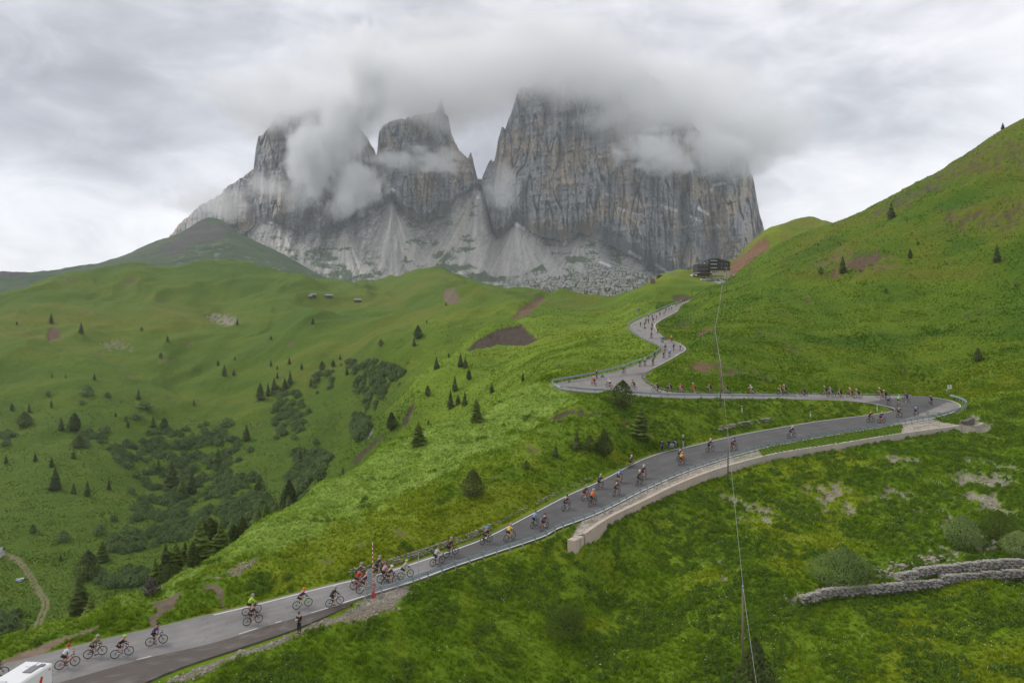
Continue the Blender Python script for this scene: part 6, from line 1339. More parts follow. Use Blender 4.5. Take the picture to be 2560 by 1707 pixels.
def rider(phase, lean):
    """the parts of a cyclist in riding position; forward is +x, the ground is z = 0"""
    hipc = Vector((-.17, 0, 1.00)); sh = Vector((.20, 0, 1.40)) if lean else Vector((.26, 0, 1.33)); nk = sh + Vector((.05, 0, .06)); hd = nk + Vector((.075, 0, .125)); up = Vector((-.15, 0, 1)).normalized(); f = Vector((1, 0, .12)).normalized()
    an = math.radians(phase); legs = []
    for s in (-1, 1):
        a = an + (0 if s < 0 else math.pi); ped = Vector((.17 * math.cos(a), .13 * s, .27 + .17 * math.sin(a))); ank = ped + Vector((-.09, 0, .10)); h = hipc + Vector((0, .09 * s, -.02)); k = knee(h, ank, .43, .43); legs.append((s, h, k, ank, ped))
    chest = hipc.lerp(sh, .68); belly = hipc.lerp(sh, .35)
    body = [[('p', hipc, .115), ('b', belly, .118), ('c', chest, .135), ('s', sh, .085), ('n', nk, .055), ('h0', hd, .088), ('h1', hd + up * .075, .075)]]
    jersey = [[('p', hipc + Vector((.03, 0, .02)), .138), ('b', belly, .142), ('c', chest, .160), ('s', sh, .100), ('n', nk - Vector((.02, 0, .02)), .062)]]; shorts = [[('p', hipc, .140), ('b', hipc.lerp(belly, .6), .140)]]; sleeve = []; socks = []; shoes = MB(); hb_ = MB()
    for (s, h, k, ank, ped) in legs:
        body.append([('p', hipc, .115), ('h%d' % s, h, .092), ('k%d' % s, k, .062), ('cf%d' % s, k.lerp(ank, .35), .058), ('a%d' % s, ank, .038), ('t%d' % s, ped + Vector((.06, 0, .035)), .034)])
        shorts.append([('p', hipc, .140), ('h%d' % s, h, .108), ('m%d' % s, h.lerp(k, .45), .095), ('k%d' % s, h.lerp(k, .78), .078)])
        socks.append([('k%d' % s, k.lerp(ank, .62), .050), ('a%d' % s, ank, .044)])
        fd = (ped + Vector((.07, 0, .03)) - ank).normalized(); shoes.tube([ank + Vector((-.05, 0, -.045)), ank + Vector((0, 0, -.06)), ped + Vector((.02, 0, .035)), ped + Vector((.12, 0, .03))], [.035, .045, .044, .028], 8)
        sd = sh + Vector((-.01, .165 * s, -.02)); hdn = Vector((.58, .20 * s, 1.02)); el = sd.lerp(hdn, .5) + Vector((-.03, .055 * s, -.075)); wr = hdn - (hdn - el).normalized() * .05
        body.append([('s', sh, .085), ('sd%d' % s, sd, .062), ('e%d' % s, el, .043), ('w%d' % s, wr, .029)])
        jersey.append([('s', sh, .100), ('sd%d' % s, sd, .076), ('u%d' % s, sd.lerp(el, .75), .060)]); sleeve.append([('u%d' % s, sd.lerp(el, .7), .057), ('e%d' % s, el, .053), ('w%d' % s, wr.lerp(el, .12), .038)])
        hand(hb_, wr, hdn - el, -s, Vector((.15, 0, -1)).normalized())
    head_bits(hb_, hd + up * .03, f, up); bm_ = merge('body', skin_mesh('body', body), hb_)
    pack = MB().box((0, 0, 0), (.10, .22, .12), 0, .03); gl = MB(); gl.box((hd.x + .092, 0, hd.z + .055), (.03, .13, .035), 0, .01)
    return {'body': bm_, 'jersey': skin_mesh('jersey', jersey), 'shorts': skin_mesh('shorts', shorts), 'sleeve': merge('sleeves', skin_mesh('sl', [sleeve[0]]), MBmesh(skin_mesh('sr', [sleeve[1]]))), 'sock': merge('socks', skin_mesh('k1', [socks[0]]), MBmesh(skin_mesh('k2', [socks[1]]))), 'shoes': shoes.mesh('shoes', True), 'helmet': helmet_mesh(hd + up * .04, f, up), 'glasses': gl.mesh('glasses')}
class MBmesh(MB):
    def __init__(s, me):
        super().__init__(); s.v = [tuple(v.co) for v in me.vertices]; s.f = [tuple(p.vertices) for p in me.polygons]
RID = [rider(a, l) for a, l in ((-90, 1), (90, 1), (-35, 0), (150, 0))]

# bicycle ----------------------------------------------------------------------
def bike_meshes():
    tyre = MB().tube([(.335 * math.cos(a * math.pi / 16), 0, .335 * math.sin(a * math.pi / 16)) for a in range(32)], .019, 6, True).mesh('tyre', True)
    rim = MB().tube([(.305 * math.cos(a * math.pi / 16), 0, .305 * math.sin(a * math.pi / 16)) for a in range(32)], .017, 5, True)
    for k in range(16): a = k * math.pi / 8; rim.tube([(0, .02 * (-1) ** k, 0), (.30 * math.cos(a), 0, .30 * math.sin(a))], .0045, 3)
    rim.tube([(0, -.06, 0), (0, .06, 0)], .022, 8); rimm = rim.mesh('rim')
    fr = MB(); bb, st, hu, hl, ra = (0, 0, .27), (-.155, 0, .80), (.40, 0, .83), (.435, 0, .70), (-.41, 0, .345)
    fr.tube([bb, st], .018, 7); fr.tube([st, hu], .018, 7); fr.tube([bb, hl], .025, 7); fr.tube([hu, hl], .024, 7)
    for s in (-1, 1): fr.tube([(0, .03 * s, .27), (-.41, .05 * s, .345)], .012, 5); fr.tube([(-.15, .02 * s, .76), (-.41, .05 * s, .345)], .010, 5)
    fk = MB(); fk.tube([hu, (.405, 0, .90)], .018, 6)
    for s in (-1, 1): fk.tube([(.435, .03 * s, .70), (.50, .045 * s, .50), (.59, .05 * s, .345)], [.016, .015, .011], 6)
    hbm = MB(); hbm.tube([(.405, 0, .905), (.49, 0, .93)], .016, 6); hbm.tube([(.49, -.21, .93), (.49, .21, .93)], .013, 6)
    for s in (-1, 1): hbm.tube([(.49, .21 * s, .93), (.56, .21 * s, .94), (.60, .21 * s, .90), (.58, .21 * s, .83), (.51, .21 * s, .81)], .014, 6); hbm.tube([(.57, .21 * s, .94), (.61, .21 * s, 1.0)], .017, 6)
    sd = MB(); sd.tube([(-.155, 0, .79), (-.185, 0, .93)], .014, 6); sd.tube([(-.32, 0, .955), (-.24, 0, .955), (-.12, 0, .95), (-.03, 0, .945)], [.055, .06, .03, .02], 8)
    def crank(ph):
        c = MB(); c.tube([(.095 * math.cos(a * math.pi / 10), -.045, .27 + .095 * math.sin(a * math.pi / 10)) for a in range(20)], .010, 4, True); c.tube([(0, -.07, .27), (0, .07, .27)], .02, 7)
        for s in (-1, 1): a = math.radians(ph) + (0 if s < 0 else math.pi); e = (.17 * math.cos(a), .075 * s, .27 + .17 * math.sin(a)); c.tube([(0, .07 * s, .27), e], .011, 5); c.box((e[0], .125 * s, e[2]), (.09, .09, .02))
        c.tube([(0, -.045, .365), (-.41, -.05, .385)], .005, 3); c.tube([(0, -.045, .175), (-.41, -.05, .305)], .005, 3); c.tube([(-.41 + .04 * math.cos(a * math.pi / 6), -.05, .345 + .04 * math.sin(a * math.pi / 6)) for a in range(12)], .008, 4, True)
        return c.mesh('crankset')
    bt = MB().tube([(.06, 0, .36), (.155, 0, .50)], .034, 8).mesh('bottle', True)
    return dict(tyre=tyre, rim=rimm, frame=fr.mesh('frame', True), fork=fk.mesh('fork', True), bar=hbm.mesh('handlebar', True), saddle=sd.mesh('saddle', True), crank=[crank(a) for a in (-90, 90, -35, 150)], bottle=bt)
BK = bike_meshes()
COLS = {'black': (.018, .018, .020), 'dark': (.035, .035, .040), 'navy': (.022, .028, .075), 'purple': (.075, .035, .16), 'dark purple': (.045, .028, .075), 'white': (.68, .68, .68), 'grey': (.32, .33, .34), 'light grey': (.46, .46, .47), 'olive': (.13, .13, .10), 'lime': (.38, .70, .03), 'neon green': (.10, .80, .06), 'orange': (.80, .14, .02), 'yellow': (.72, .52, .03), 'amber': (.75, .34, .01), 'red': (.52, .03, .025), 'pink': (.60, .33, .42), 'blue': (.05, .16, .42), 'light blue': (.12, .36, .66), 'royal blue': (.06, .12, .55), 'teal': (.06, .20, .22), 'brown': (.12, .075, .055), 'green': (.10, .42, .05), 'dark green': (.03, .08, .05)}
def cloth(c): return mat('cloth_' + c.replace(' ', '_'), COLS[c], .85, .18, 9)
def gloss(c): return mat('paint_' + c.replace(' ', '_'), COLS[c], .35, .08, 9)
SKINS = [mat('skin_light', (.52, .30, .20), .6, .08, 9), mat('skin_tan', (.40, .215, .135), .6, .08, 9), mat('skin_pale', (.58, .36, .26), .6, .08, 9)]
M_TYRE = mat('tyre_rubber', (.016, .016, .017), .7, .1, 9); M_RIM = mat('carbon_rim', (.045, .045, .05), .4, .1, 9); M_ALU = mat('alloy', (.35, .35, .36), .35, .1, 9, metal=.6); M_SHOE = mat('shoe_white', (.60, .60, .60), .5, .1, 9)
rpx = np.stack([rs[:, 0] / rs[:, 1] * F + 1280, HV - (rs[:, 2] - CZ) / rs[:, 1] * F], -1)
MID_ = (RAn + RBn) / 2
def road_at(u, v):
    k = int(np.argmin((rpx[:, 0] - u) ** 2 + ((rpx[:, 1] - v) * 1.6) ** 2)); p = Vector(tuple(rs[k])); i = int(np.argmin(((MID_ - rs[k]) ** 2).sum(-1)))
    a, b = MID_[max(i - 3, 0)], MID_[min(i + 3, len(MID_) - 1)]; d = Vector(tuple(b - a)); return p, d
def cyclist(i, u, v, jersey, helm, bike, where, sleeves='short', shorts='black', turn=0.0, big=1.0):
    p, d = road_at(u, v); yaw = math.atan2(d.y, d.x) + turn; pitch = -math.atan2(d.z, math.hypot(d.x, d.y)); R = RID[i % 4]; rnd = random.Random(i * 7 + 3)
    # the bicycle
    bo = empty('bicycle', p + Vector((0, 0, .010))); bo.rotation_euler = (rnd.uniform(-.03, .03), pitch, yaw); bo.scale = (1, 1, 1)
    for x in (-.41, .59):
        w_ = link('wheel', BK['rim'], M_RIM, bo); w_.location = (x, 0, .354); link('tyre', BK['tyre'], M_TYRE, w_)
    link('frame', BK['frame'], gloss(bike), bo); link('fork', BK['fork'], gloss(bike), bo); link('handlebar', BK['bar'], M_TYRE, bo); link('saddle', BK['saddle'], M_TYRE, bo); link('crankset', BK['crank'][i % 4], M_ALU, bo)
    if v > 1100: link('bottle', BK['bottle'], gloss(rnd.choice(['white', 'black', 'grey'])), bo)
    jj = jersey if isinstance(jersey, str) else jersey[0]; sl = jj if sleeves == 'long' else sleeves
    tag(bo, '%s bicycle of the cyclist %s' % (bike, where), 'bicycle', 'bicycles climbing the pass road')
    # the rider
    ro = link('person', R['body'], rnd.choice(SKINS)); ro.location = p + Vector((0, 0, .010)); ro.rotation_euler = bo.rotation_euler; k_s = rnd.uniform(.95, 1.04); ro.scale = (k_s, rnd.uniform(.92, 1.12), k_s); bo.scale = (k_s, 1, k_s)
    link('jersey', R['jersey'], cloth(jj), ro); link('shorts', R['shorts'], cloth(shorts), ro); link('helmet', R['helmet'], gloss(helm), ro); link('shoes', R['shoes'], M_SHOE if rnd.random() < .4 else cloth('black'), ro)
    if sl != 'short': link('sleeves', R['sleeve'], cloth(sl), ro)
    if rnd.random() < .7: link('socks', R['sock'], cloth(rnd.choice(['white', 'black', 'white', 'dark'])), ro)
    if v > 1100: link('glasses', R['glasses'], cloth('black'), ro)
    tag(ro, 'cyclist %s, %s jersey, %s helmet' % (where, jj, helm), 'person', 'cyclists climbing the pass road')
L_ = [  # column, row of the wheels, jersey, helmet, bicycle, where, sleeves
 (-12, 1694, 'dark', 'white', 'black', 'cut off by the left picture edge', 'long'), (168, 1668, 'white', 'red', 'red', 'right behind the camper', 'white'), (238, 1640, 'olive', 'grey', 'black', 'left in the pair ahead of the camper', 'black'), (302, 1643, 'black', 'lime', 'purple', 'right in the pair ahead of the camper', 'long'), (391, 1611, 'purple', 'black', 'black', 'alone below the dirt path', 'light grey'),
 (627, 1535, 'lime', 'grey', 'light grey', 'on the white line left of the standing man', 'long'), (633, 1560, 'dark', 'black', 'black', 'on the near side of the lime jersey', 'long'), (753, 1520, 'dark purple', 'orange', 'green', 'just behind the standing man', 'dark'), (837, 1513, 'dark', 'light grey', 'black', 'between standing man and barrier', 'long'),
 (900, 1458, 'dark', 'grey', 'red', 'farthest of the trio left of the barrier', 'long'), (896, 1470, 'red', 'dark', 'orange', 'in the middle of the trio left of the barrier', 'dark'), (913, 1481, 'dark purple', 'pink', 'white', 'nearest of the trio left of the barrier', 'purple'), (948, 1434, 'dark purple', 'grey', 'black', 'against the stone wall behind the barrier', 'short'), (962, 1453, 'pink', 'brown', 'black', 'upright right of the barrier', 'light grey'), (973, 1464, 'dark', 'white', 'brown', 'bent low in front of the pink jersey', 'long'), (1013, 1446, 'grey', 'lime', 'green', 'left of the bent snow pole', 'purple'),
 (1091, 1413, 'light grey', 'olive', 'black', 'right of the bent snow pole', 'long'), (1125, 1391, 'dark', 'grey', 'black', 'ahead of the light grey jersey', 'orange'), (1214, 1358, 'navy', 'light blue', 'black', 'on the white line where dark asphalt begins', 'short'), (1272, 1352, 'yellow', 'grey', 'yellow', 'close to the rail where dark asphalt begins', 'navy'), (1337, 1318, 'light blue', 'dark green', 'black', 'left in the pair above the concrete blocks', 'short'), (1360, 1326, 'dark purple', 'dark', 'orange', 'right in the pair above the concrete blocks', 'long'),
 (1414, 1275, 'black', 'black', 'black', 'alone in mid-road below the wall end', 'long'), (1464, 1249, 'dark purple', 'grey', 'orange', 'left in the pair with the orange jersey', 'short'), (1482, 1264, 'orange', 'light grey', 'black', 'right in the pair above the retaining wall', 'black'), (1499, 1222, 'dark purple', 'light grey', 'teal', 'on the white line above the orange jersey', 'short'), (1547, 1208, 'royal blue', 'light blue', 'yellow', 'in mid-road above the retaining wall', 'black'), (1541, 1238, 'dark', 'dark', 'black', 'right below the royal blue jersey', 'long'), (1598, 1212, 'dark', 'white', 'dark', 'rear in the pair hugging the rail', 'short'), (1609, 1196, 'black', 'white', 'orange', 'front in the pair hugging the rail', 'long'), (1577, 1169, 'dark purple', 'white', 'teal', 'on the white line below the motorcycle', 'short'),
 (1700, 1150, 'dark green', 'black', 'black', 'just behind the amber jersey', 'long'), (1704, 1162, 'amber', 'amber', 'red', 'below the parked motorcycle', 'short'), (1774, 1130, 'dark purple', 'white', 'black', 'left of the cable pole on dark asphalt', 'long'), (1832, 1126, 'dark purple', 'black', 'black', 'half behind the cable pole by the rail', 'short'), (1978, 1095, 'black', 'white', 'black', 'alone on the bend before the hairpin', 'long'),
 (2175, 1056, 'black', 'red', 'black', 'left in the pair entering the hairpin', 'short'), (2203, 1057, 'navy', 'grey', 'red', 'right in the pair entering the hairpin', 'short'), (2247, 1043, 'brown', 'brown', 'black', 'inside the hairpin on dark asphalt', 'short'), (2289, 1041, 'blue', 'navy', 'purple', 'outside the hairpin on dark asphalt', 'long'),
 (2328, 1013, 'dark purple', 'dark', 'black', 'at the outermost bend of the hairpin', 'white'), (2268, 1006, 'dark purple', 'brown', 'black', 'leaving the hairpin in mid-road', 'short'), (2245, 1014, 'neon green', 'neon green', 'lime', 'in bright green leaving the hairpin', 'long'), (2222, 1014, 'blue', 'navy', 'black', 'left of the neon green jersey', 'short'), (2215, 1000, 'navy', 'white', 'black', 'second behind the blue jersey on the far side', 'short'), (2202, 993, 'dark', 'white', 'dark', 'at the far kerb leaving the hairpin', 'short'),
 (2145, 996, 'black', 'white', 'light grey', 'last of the string on the upper stretch', 'short'), (2128, 993, 'red', 'white', 'black', 'second last of the string on the upper stretch', 'dark'), (2101, 994, 'black', 'brown', 'dark', 'third last of the string on the upper stretch', 'short'), (2078, 993, 'royal blue', 'light grey', 'blue', 'in blue amid the string on the upper stretch', 'short'), (2065, 989, 'black', 'white', 'light grey', 'just ahead of the blue jersey on the upper stretch', 'short'), (2010, 991, 'navy', 'navy', 'black', 'alone at the end of the upper guardrail', 'long'),
 (1963, 986, 'dark', 'white', 'black', 'rear in the pair before the upper rail end', 'short'), (1953, 986, 'black', 'orange', 'black', 'front in the pair before the upper rail end', 'short'), (1880, 983, 'white', 'white', 'orange', 'in white and blue on the upper stretch', 'blue'), (1817, 982, 'black', 'dark', 'light grey', 'right of the upper cable pole', 'short'), (1777, 983, 'dark', 'brown', 'black', 'left of the upper cable pole', 'short'), (1737, 982, 'red', 'white', 'orange', 'in red with white helmet on the upper stretch', 'black'), (1703, 980, 'red', 'brown', 'light grey', 'in red without white helmet on the upper stretch', 'short'),
 (1676, 980, 'dark purple', 'dark purple', 'black', 'second at the kerb of the left hairpin', 'short'), (1642, 980, 'dark', 'dark', 'black', 'first at the kerb of the left hairpin', 'short'), (1585, 974, 'brown', 'brown', 'black', 'right of the round pine in the left hairpin', 'long'), (1522, 970, 'white', 'light grey', 'red', 'in white inside the left hairpin', 'short'), (1485, 963, 'red', 'white', 'red', 'in red inside the left hairpin', 'short'), (1493, 946, 'brown', 'brown', 'black', 'against the back rail of the left hairpin', 'long'), (1560, 934, 'teal', 'orange', 'red', 'with orange helmet leaving the left hairpin', 'short'),
 (1600, 917, 'dark', 'lime', 'lime', 'left in the trio by the rail above the hairpin', 'short'), (1612, 915, 'grey', 'white', 'green', 'middle in the trio by the rail above the hairpin', 'lime'), (1632, 914, 'dark', 'dark', 'red', 'right in the trio above the hairpin', 'short'), (1637, 896, 'dark green', 'light grey', 'black', 'at the rail just above the trio', 'long'), (1659, 896, 'dark purple', 'dark', 'black', 'in mid-road beside the white and blue jersey', 'short'), (1674, 893, 'royal blue', 'white', 'white', 'in white and blue near the grass nose', 'white'),
 (1700, 876, 'light grey', 'light grey', 'dark', 'outermost at the bulge of the bend', 'short'), (1684, 876, 'dark', 'dark', 'black', 'middle in the row of three at the bulge', 'short'), (1663, 877, 'dark purple', 'brown', 'light grey', 'innermost in the row of three at the bulge', 'short'), (1678, 855, 'orange', 'orange', 'black', 'in orange on the climb', 'short'), (1655, 857, 'light blue', 'light blue', 'light grey', 'in light blue on the climb', 'short'), (1628, 846, 'dark', 'white', 'black', 'below the red jersey on the climb', 'short'),
 (1644, 834, 'brown', 'dark', 'black', 'at the grassy inner edge of the climb', 'short'), (1629, 832, 'dark', 'dark', 'black', 'right below the red jersey on the climb', 'short'), (1631, 821, 'red', 'red', 'red', 'in bright red on the climb', 'short'), (1602, 818, 'dark green', 'lime', 'black', 'leftmost with lime helmet at the upper bend', 'short'), (1611, 818, 'black', 'dark', 'black', 'second from left at the upper bend', 'short'), (1615, 809, 'dark', 'brown', 'black', 'third from left at the upper bend', 'short'), (1621, 809, 'black', 'light grey', 'black', 'fourth from left at the upper bend', 'short'), (1633, 807, 'navy', 'light blue', 'black', 'in navy at the upper bend', 'short'), (1631, 799, 'dark', 'dark', 'black', 'behind the navy jersey at the upper bend', 'short'), (1621, 797, 'teal', 'white', 'black', 'in teal at the rail of the upper bend', 'short'),
 (1641, 798, 'pink', 'white', 'black', 'in pale pink above the upper bend', 'short'), (1650, 791, 'dark green', 'dark', 'black', 'in dark green on the far straight', 'short'), (1660, 788, 'blue', 'navy', 'black', 'in blue on the far straight', 'short'), (1665, 781, 'black', 'black', 'black', 'in black on the far straight', 'short'), (1672, 779, 'olive', 'olive', 'black', 'in olive on the far straight', 'short'), (1679, 774, 'white', 'white', 'black', 'in white on the far straight', 'short'), (1690, 767, 'red', 'white', 'black', 'rear in the group at the far crest', 'short'), (1697, 762, 'orange', 'orange', 'black', 'in orange at the far crest', 'short'), (1703, 760, 'light grey', 'white', 'black', 'in grey at the far crest', 'short'), (1712, 755, 'red', 'red', 'black', 'first over the far crest', 'short'), (1803, 714, 'red', 'red', 'black', 'in red below the parked cars', 'short'), (1814, 713, 'dark', 'dark', 'black', 'in black below the parked cars', 'short')]
for i, q_ in enumerate(L_):
    cyclist(i, q_[0], q_[1], q_[2], q_[3], q_[4], q_[5], q_[6])

# people on foot -----------------------------------------------------------------
def stander(pose):
    """standing figure facing +x; pose 'camera' holds both hands at the chest, 'idle' lets the arms hang"""
    hipc = Vector((0, 0, .93)); chest = Vector((.01, 0, 1.22)); sh = Vector((0, 0, 1.42)); nk = Vector((.01, 0, 1.50)); hd = Vector((.03, 0, 1.60)); up = Vector((0, 0, 1)); f = Vector((1, 0, -.1)).normalized()
    body = [[('p', hipc, .125), ('b', Vector((.01, 0, 1.06)), .120), ('c', chest, .140), ('s', sh, .09), ('n', nk, .055), ('h0', hd, .088), ('h1', hd + up * .08, .075)]]; jack = [[('p', Vector((0, 0, .86)), .155), ('b', Vector((.01, 0, 1.06)), .150), ('c', chest, .168), ('s', sh, .105), ('n', nk - up * .03, .066)]]; trous = [[('p', hipc, .145), ('b', Vector((0, 0, 1.0)), .14)]]; shoes = MB(); hb_ = MB()
    for s in (-1, 1):
        h = Vector((0, .095 * s, .90)); k = Vector((.015, .105 * s, .49)); a = Vector((-.01, .11 * s, .09)); body.append([('p', hipc, .125), ('h%d' % s, h, .095), ('k%d' % s, k, .062), ('a%d' % s, a, .042), ('t%d' % s, a + Vector((.12, .01 * s, -.05)), .034)]); trous.append([('p', hipc, .145), ('h%d' % s, h, .112), ('k%d' % s, k, .078), ('a%d' % s, a + up * .02, .068)]); shoes.tube([a + Vector((-.06, 0, -.05)), a + Vector((0, 0, -.045)), a + Vector((.16, 0, -.06))], [.035, .05, .035], 8)
        sd = sh + Vector((0, .185 * s, -.03))
        if pose == 'camera': el = sd + Vector((.06, .07 * s, -.27)); wr = Vector((.27, .07 * s, 1.20)); d = (wr - el)
        else: el = sd + Vector((-.03, .06 * s, -.29)); wr = el + Vector((.08, -.02 * s, -.24)); d = wr - el
        body.append([('s', sh, .09), ('sd%d' % s, sd, .066), ('e%d' % s, el, .046), ('w%d' % s, wr, .030)]); jack.append([('s', sh, .105), ('sd%d' % s, sd, .082), ('e%d' % s, el, .064), ('w%d' % s, wr - d.normalized() * .02, .046)]); hand(hb_, wr, d, -s, Vector((0, -s, 0)) if pose == 'camera' else Vector((.6, -.5 * s, 0)).normalized())
    head_bits(hb_, hd + up * .02, f, up)
    hair = helmet_mesh(hd + up * .012, f, up, 'hair'); return {'body': merge('body', skin_mesh('body', body), hb_), 'jacket': skin_mesh('jacket', jack), 'trousers': skin_mesh('trousers', trous), 'shoes': shoes.mesh('shoes', True), 'hair': hair, 'helmet': helmet_mesh(hd + up * .03, f, up, 'helmet', True), 'hd': hd}
SC_, SI_ = stander('camera'), stander('idle')
def standing(S, pos, yaw, jc, tc_, label, helm=None, hairc='brown'):
    o = link('person', S['body'], SKINS[0]); o.location = pos; o.rotation_euler = (0, 0, yaw); link('jacket', S['jacket'], cloth(jc), o); link('trousers', S['trousers'], cloth(tc_), o); link('shoes', S['shoes'], cloth('black'), o)
    if helm: link('helmet', S['helmet'], gloss(helm), o)
    else: link('hair', S['hair'], cloth(hairc), o)
    tag(o, label, 'person', 'people on foot'); return o
pm_ = hit(748, 1582, 55, 70); pm_.z += .02; ph = standing(SC_, pm_, math.radians(-112), 'black', 'black', 'man in black standing on the dirt verge with a camera in his hands')
ph.scale = (.97, .97, .97)
c = MB(); c.box((0, 0, 0), (.08, .15, .10), 0, .015); c.tube([(.04, 0, 0), (.13, 0, 0)], [.042, .046], 10); co = c.build('photo_camera', mat('camera_grey', (.42, .43, .44), .4, .1, 9)); co.location = pm_ + Matrix.Rotation(math.radians(-112), 3, 'Z') @ Vector((.36, 0, 1.19)); co.rotation_euler = (0, .35, math.radians(-112)); tag(co, 'grey camera in the hands of the man in black', 'camera')
# motorcycle and its two riders by the lower road
def motorcycle(p, yaw):
    root = empty('motorcycle', p, yaw); tm = MB().tube([(.30 * math.cos(a * math.pi / 14), 0, .30 * math.sin(a * math.pi / 14)) for a in range(28)], .065, 8, True).mesh('tyre', True)
    hubm = MB().tube([(0, -.05, 0), (0, .05, 0)], .10, 10)
    for k in range(7): a = k * .897; hubm.tube([(0, 0, 0), (.26 * math.cos(a), 0, .26 * math.sin(a))], .018, 5)
    hm_ = hubm.mesh('hub')
    for x in (-.72, .75): w_ = link('wheel', hm_, M_ALU, root); w_.location = (x, 0, .36); link('tyre', tm, M_TYRE, w_)
    MB().box((.0, 0, .48), (.5, .36, .42), 0, .08).build('engine', M_ALU, root); t_ = MB(); t_.tube([(-.18, 0, .86), (.05, 0, .93), (.32, 0, .90), (.45, 0, .80)], [.14, .19, .18, .10], 10); t_.build('tank', gloss('dark'), root, True)
    MB().tube([(-.85, 0, .88), (-.6, 0, .84), (-.35, 0, .80), (-.15, 0, .82)], [.10, .15, .16, .12], 9).build('seat', cloth('black'), root, True)
    fk = MB()
    for s in (-1, 1): fk.tube([(.75, .09 * s, .36), (.52, .09 * s, .98)], .03, 7)
    fk.build('fork', M_ALU, root, True); MB().tube([(.42, -.42, 1.06), (.50, -.2, 1.08), (.52, 0, 1.04), (.50, .2, 1.08), (.42, .42, 1.06)], .018, 6).build('handlebar', M_TYRE, root, True)
    MB().add([(.60, -.2, .95), (.60, .2, .95), (.44, .17, 1.36), (.44, -.17, 1.36), (.62, -.2, .95), (.62, .2, .95), (.46, .17, 1.36), (.46, -.17, 1.36)], [(0, 1, 2, 3), (7, 6, 5, 4), (0, 4, 5, 1), (2, 6, 7, 3)]).build('windshield', M_GLASS, root)
    fa = MB(); fa.tube([(.40, 0, .92), (.62, 0, .90), (.76, 0, .84)], [.17, .19, .08], 10); fa.build('fairing', gloss('light grey'), root, True)
    for s in (-1, 1): MB().box((-.68, .33 * s, .66), (.48, .20, .38), 0, .05).build('pannier', gloss('grey'), root); MB().tube([(.1, .20 * s, .30), (-.5, .24 * s, .32), (-.9, .24 * s, .40)], [.03, .05, .055], 8).build('exhaust', M_ALU, root, True)
    MB().box((-.86, 0, 1.05), (.36, .40, .30), 0, .06).build('top_case', gloss('black'), root); MB().box((.70, 0, .70), (.36, .14, .03), 0, .01).build('mudguard', gloss('light grey'), root)
    tag(root, 'grey touring motorcycle parked at the white line of the lower road', 'motorcycle'); return root
q1, d1_ = road_at(1683, 1121); q1.z += .012; motorcycle(q1 + Vector((0, .35, 0)), math.atan2(d1_.y, d1_.x) + .15)
q2, _ = road_at(1658, 1129); standing(SI_, q2 + Vector((-.1, .25, .01)), math.atan2(d1_.y, d1_.x) - 1.7, 'dark', 'navy', 'motorcyclist in black with dark helmet left of the parked motorcycle', 'black')
q3, _ = road_at(1708, 1118); standing(SI_, q3 + Vector((0, .15, .01)), math.atan2(d1_.y, d1_.x) + 2.6, 'navy', 'grey', 'motorcyclist in lime yellow helmet right of the parked motorcycle', 'lime')
# ------------------------------------------------------------------ camper at the bottom left, cars at the pass
def P_at(u, v, z): return PZ(u, v, z)
zr = -24.45; A0 = PZ(133, 1655, zr); cd = Vector((-.13, -1, 0)).normalized(); cn = Vector((-cd.y, cd.x, 0)); cn = cn if cn.x < 0 else -cn        # cd: along the vehicle towards the camera, cn: across it to the left
Wc, Lc = 2.05, 6.2; mid = A0 + cd * (Lc / 2) + cn * (Wc / 2); gzc = CZ + zt(100) + .0
cam_o = empty('camper_van', (mid.x, mid.y, gzc), math.atan2(cd.y, cd.x)); H = (CZ + zr) - gzc
M_CAMP = mat('camper_white', (.74, .74, .73), .4, .05, 2); M_CGREY = mat('camper_grey', (.16, .165, .175), .35, .1, 2)
# local axes: x towards the camera end, y to the right of travel
def side(y): return y
b = MB(); b.box((0, 0, (H + .55) / 2), (Lc, Wc, H - .55), 0, .10); b.build('body', M_CAMP, cam_o)
b = MB(); b.box((Lc / 2 + .55, 0, .95), (1.15, Wc * .94, 1.0), 0, .2); b.build('cab', M_CAMP, cam_o); MB().box((Lc / 2 + .45, 0, 1.65), (.7, Wc * .86, .55), 0, .12).build('windscreen', M_GLASS, cam_o)
for (x, y, w_, d_, h_, m, nm) in [(-Lc / 2 + 1.15, .35, 1.05, .62, .05, M_CGREY, 'roof_window'), (-Lc / 2 + .55, .62, .34, .34, .08, M_CGREY, 'roof_vent'), (-Lc / 2 + .5, -.15, .7, .5, .05, M_CAMP, 'roof_hatch'), (.3, -.25, .9, .6, .06, M_AWN, 'roof_window')]:
    MB().box((x, y if cn.dot(Vector((-cd.y, cd.x, 0))) < 0 else -y * -1, H + h_ / 2), (w_, d_, h_), 0, .02).build(nm, m, cam_o)
ys = -Wc / 2 if (Matrix.Rotation(math.atan2(cd.y, cd.x), 3, 'Z') @ Vector((0, 1, 0))).x < 0 else Wc / 2
sg = 1 if ys > 0 else -1
MB().add([(-1.80, ys + sg * .012, H - 1.5), (-1.45, ys + sg * .012, H - 1.5), (-1.92, ys + sg * .012, H - .42), (-2.12, ys + sg * .012, H - .50)], [(0, 1, 2, 3)]).build('red_swoosh', M_RED, cam_o)
MB().add([(-1.45, ys + sg * .012, H - 1.5), (.6, ys + sg * .012, H - 1.35), (.5, ys + sg * .012, H - 1.2), (-1.5, ys + sg * .012, H - 1.3)], [(0, 1, 2, 3)]).build('red_swoosh', M_RED, cam_o)
MB().box((-Lc / 2 + .35, ys + sg * .006, H - .3), (.22, .012, .09)).build('emblem', mat('emblem_red', (.45, .16, .16), .5, .1, 4), cam_o)
for x in (-.2, 1.4): MB().box((x, ys + sg * .02, H - .85), (1.0, .04, .55), 0, .015).build('window', M_GLASS, cam_o)
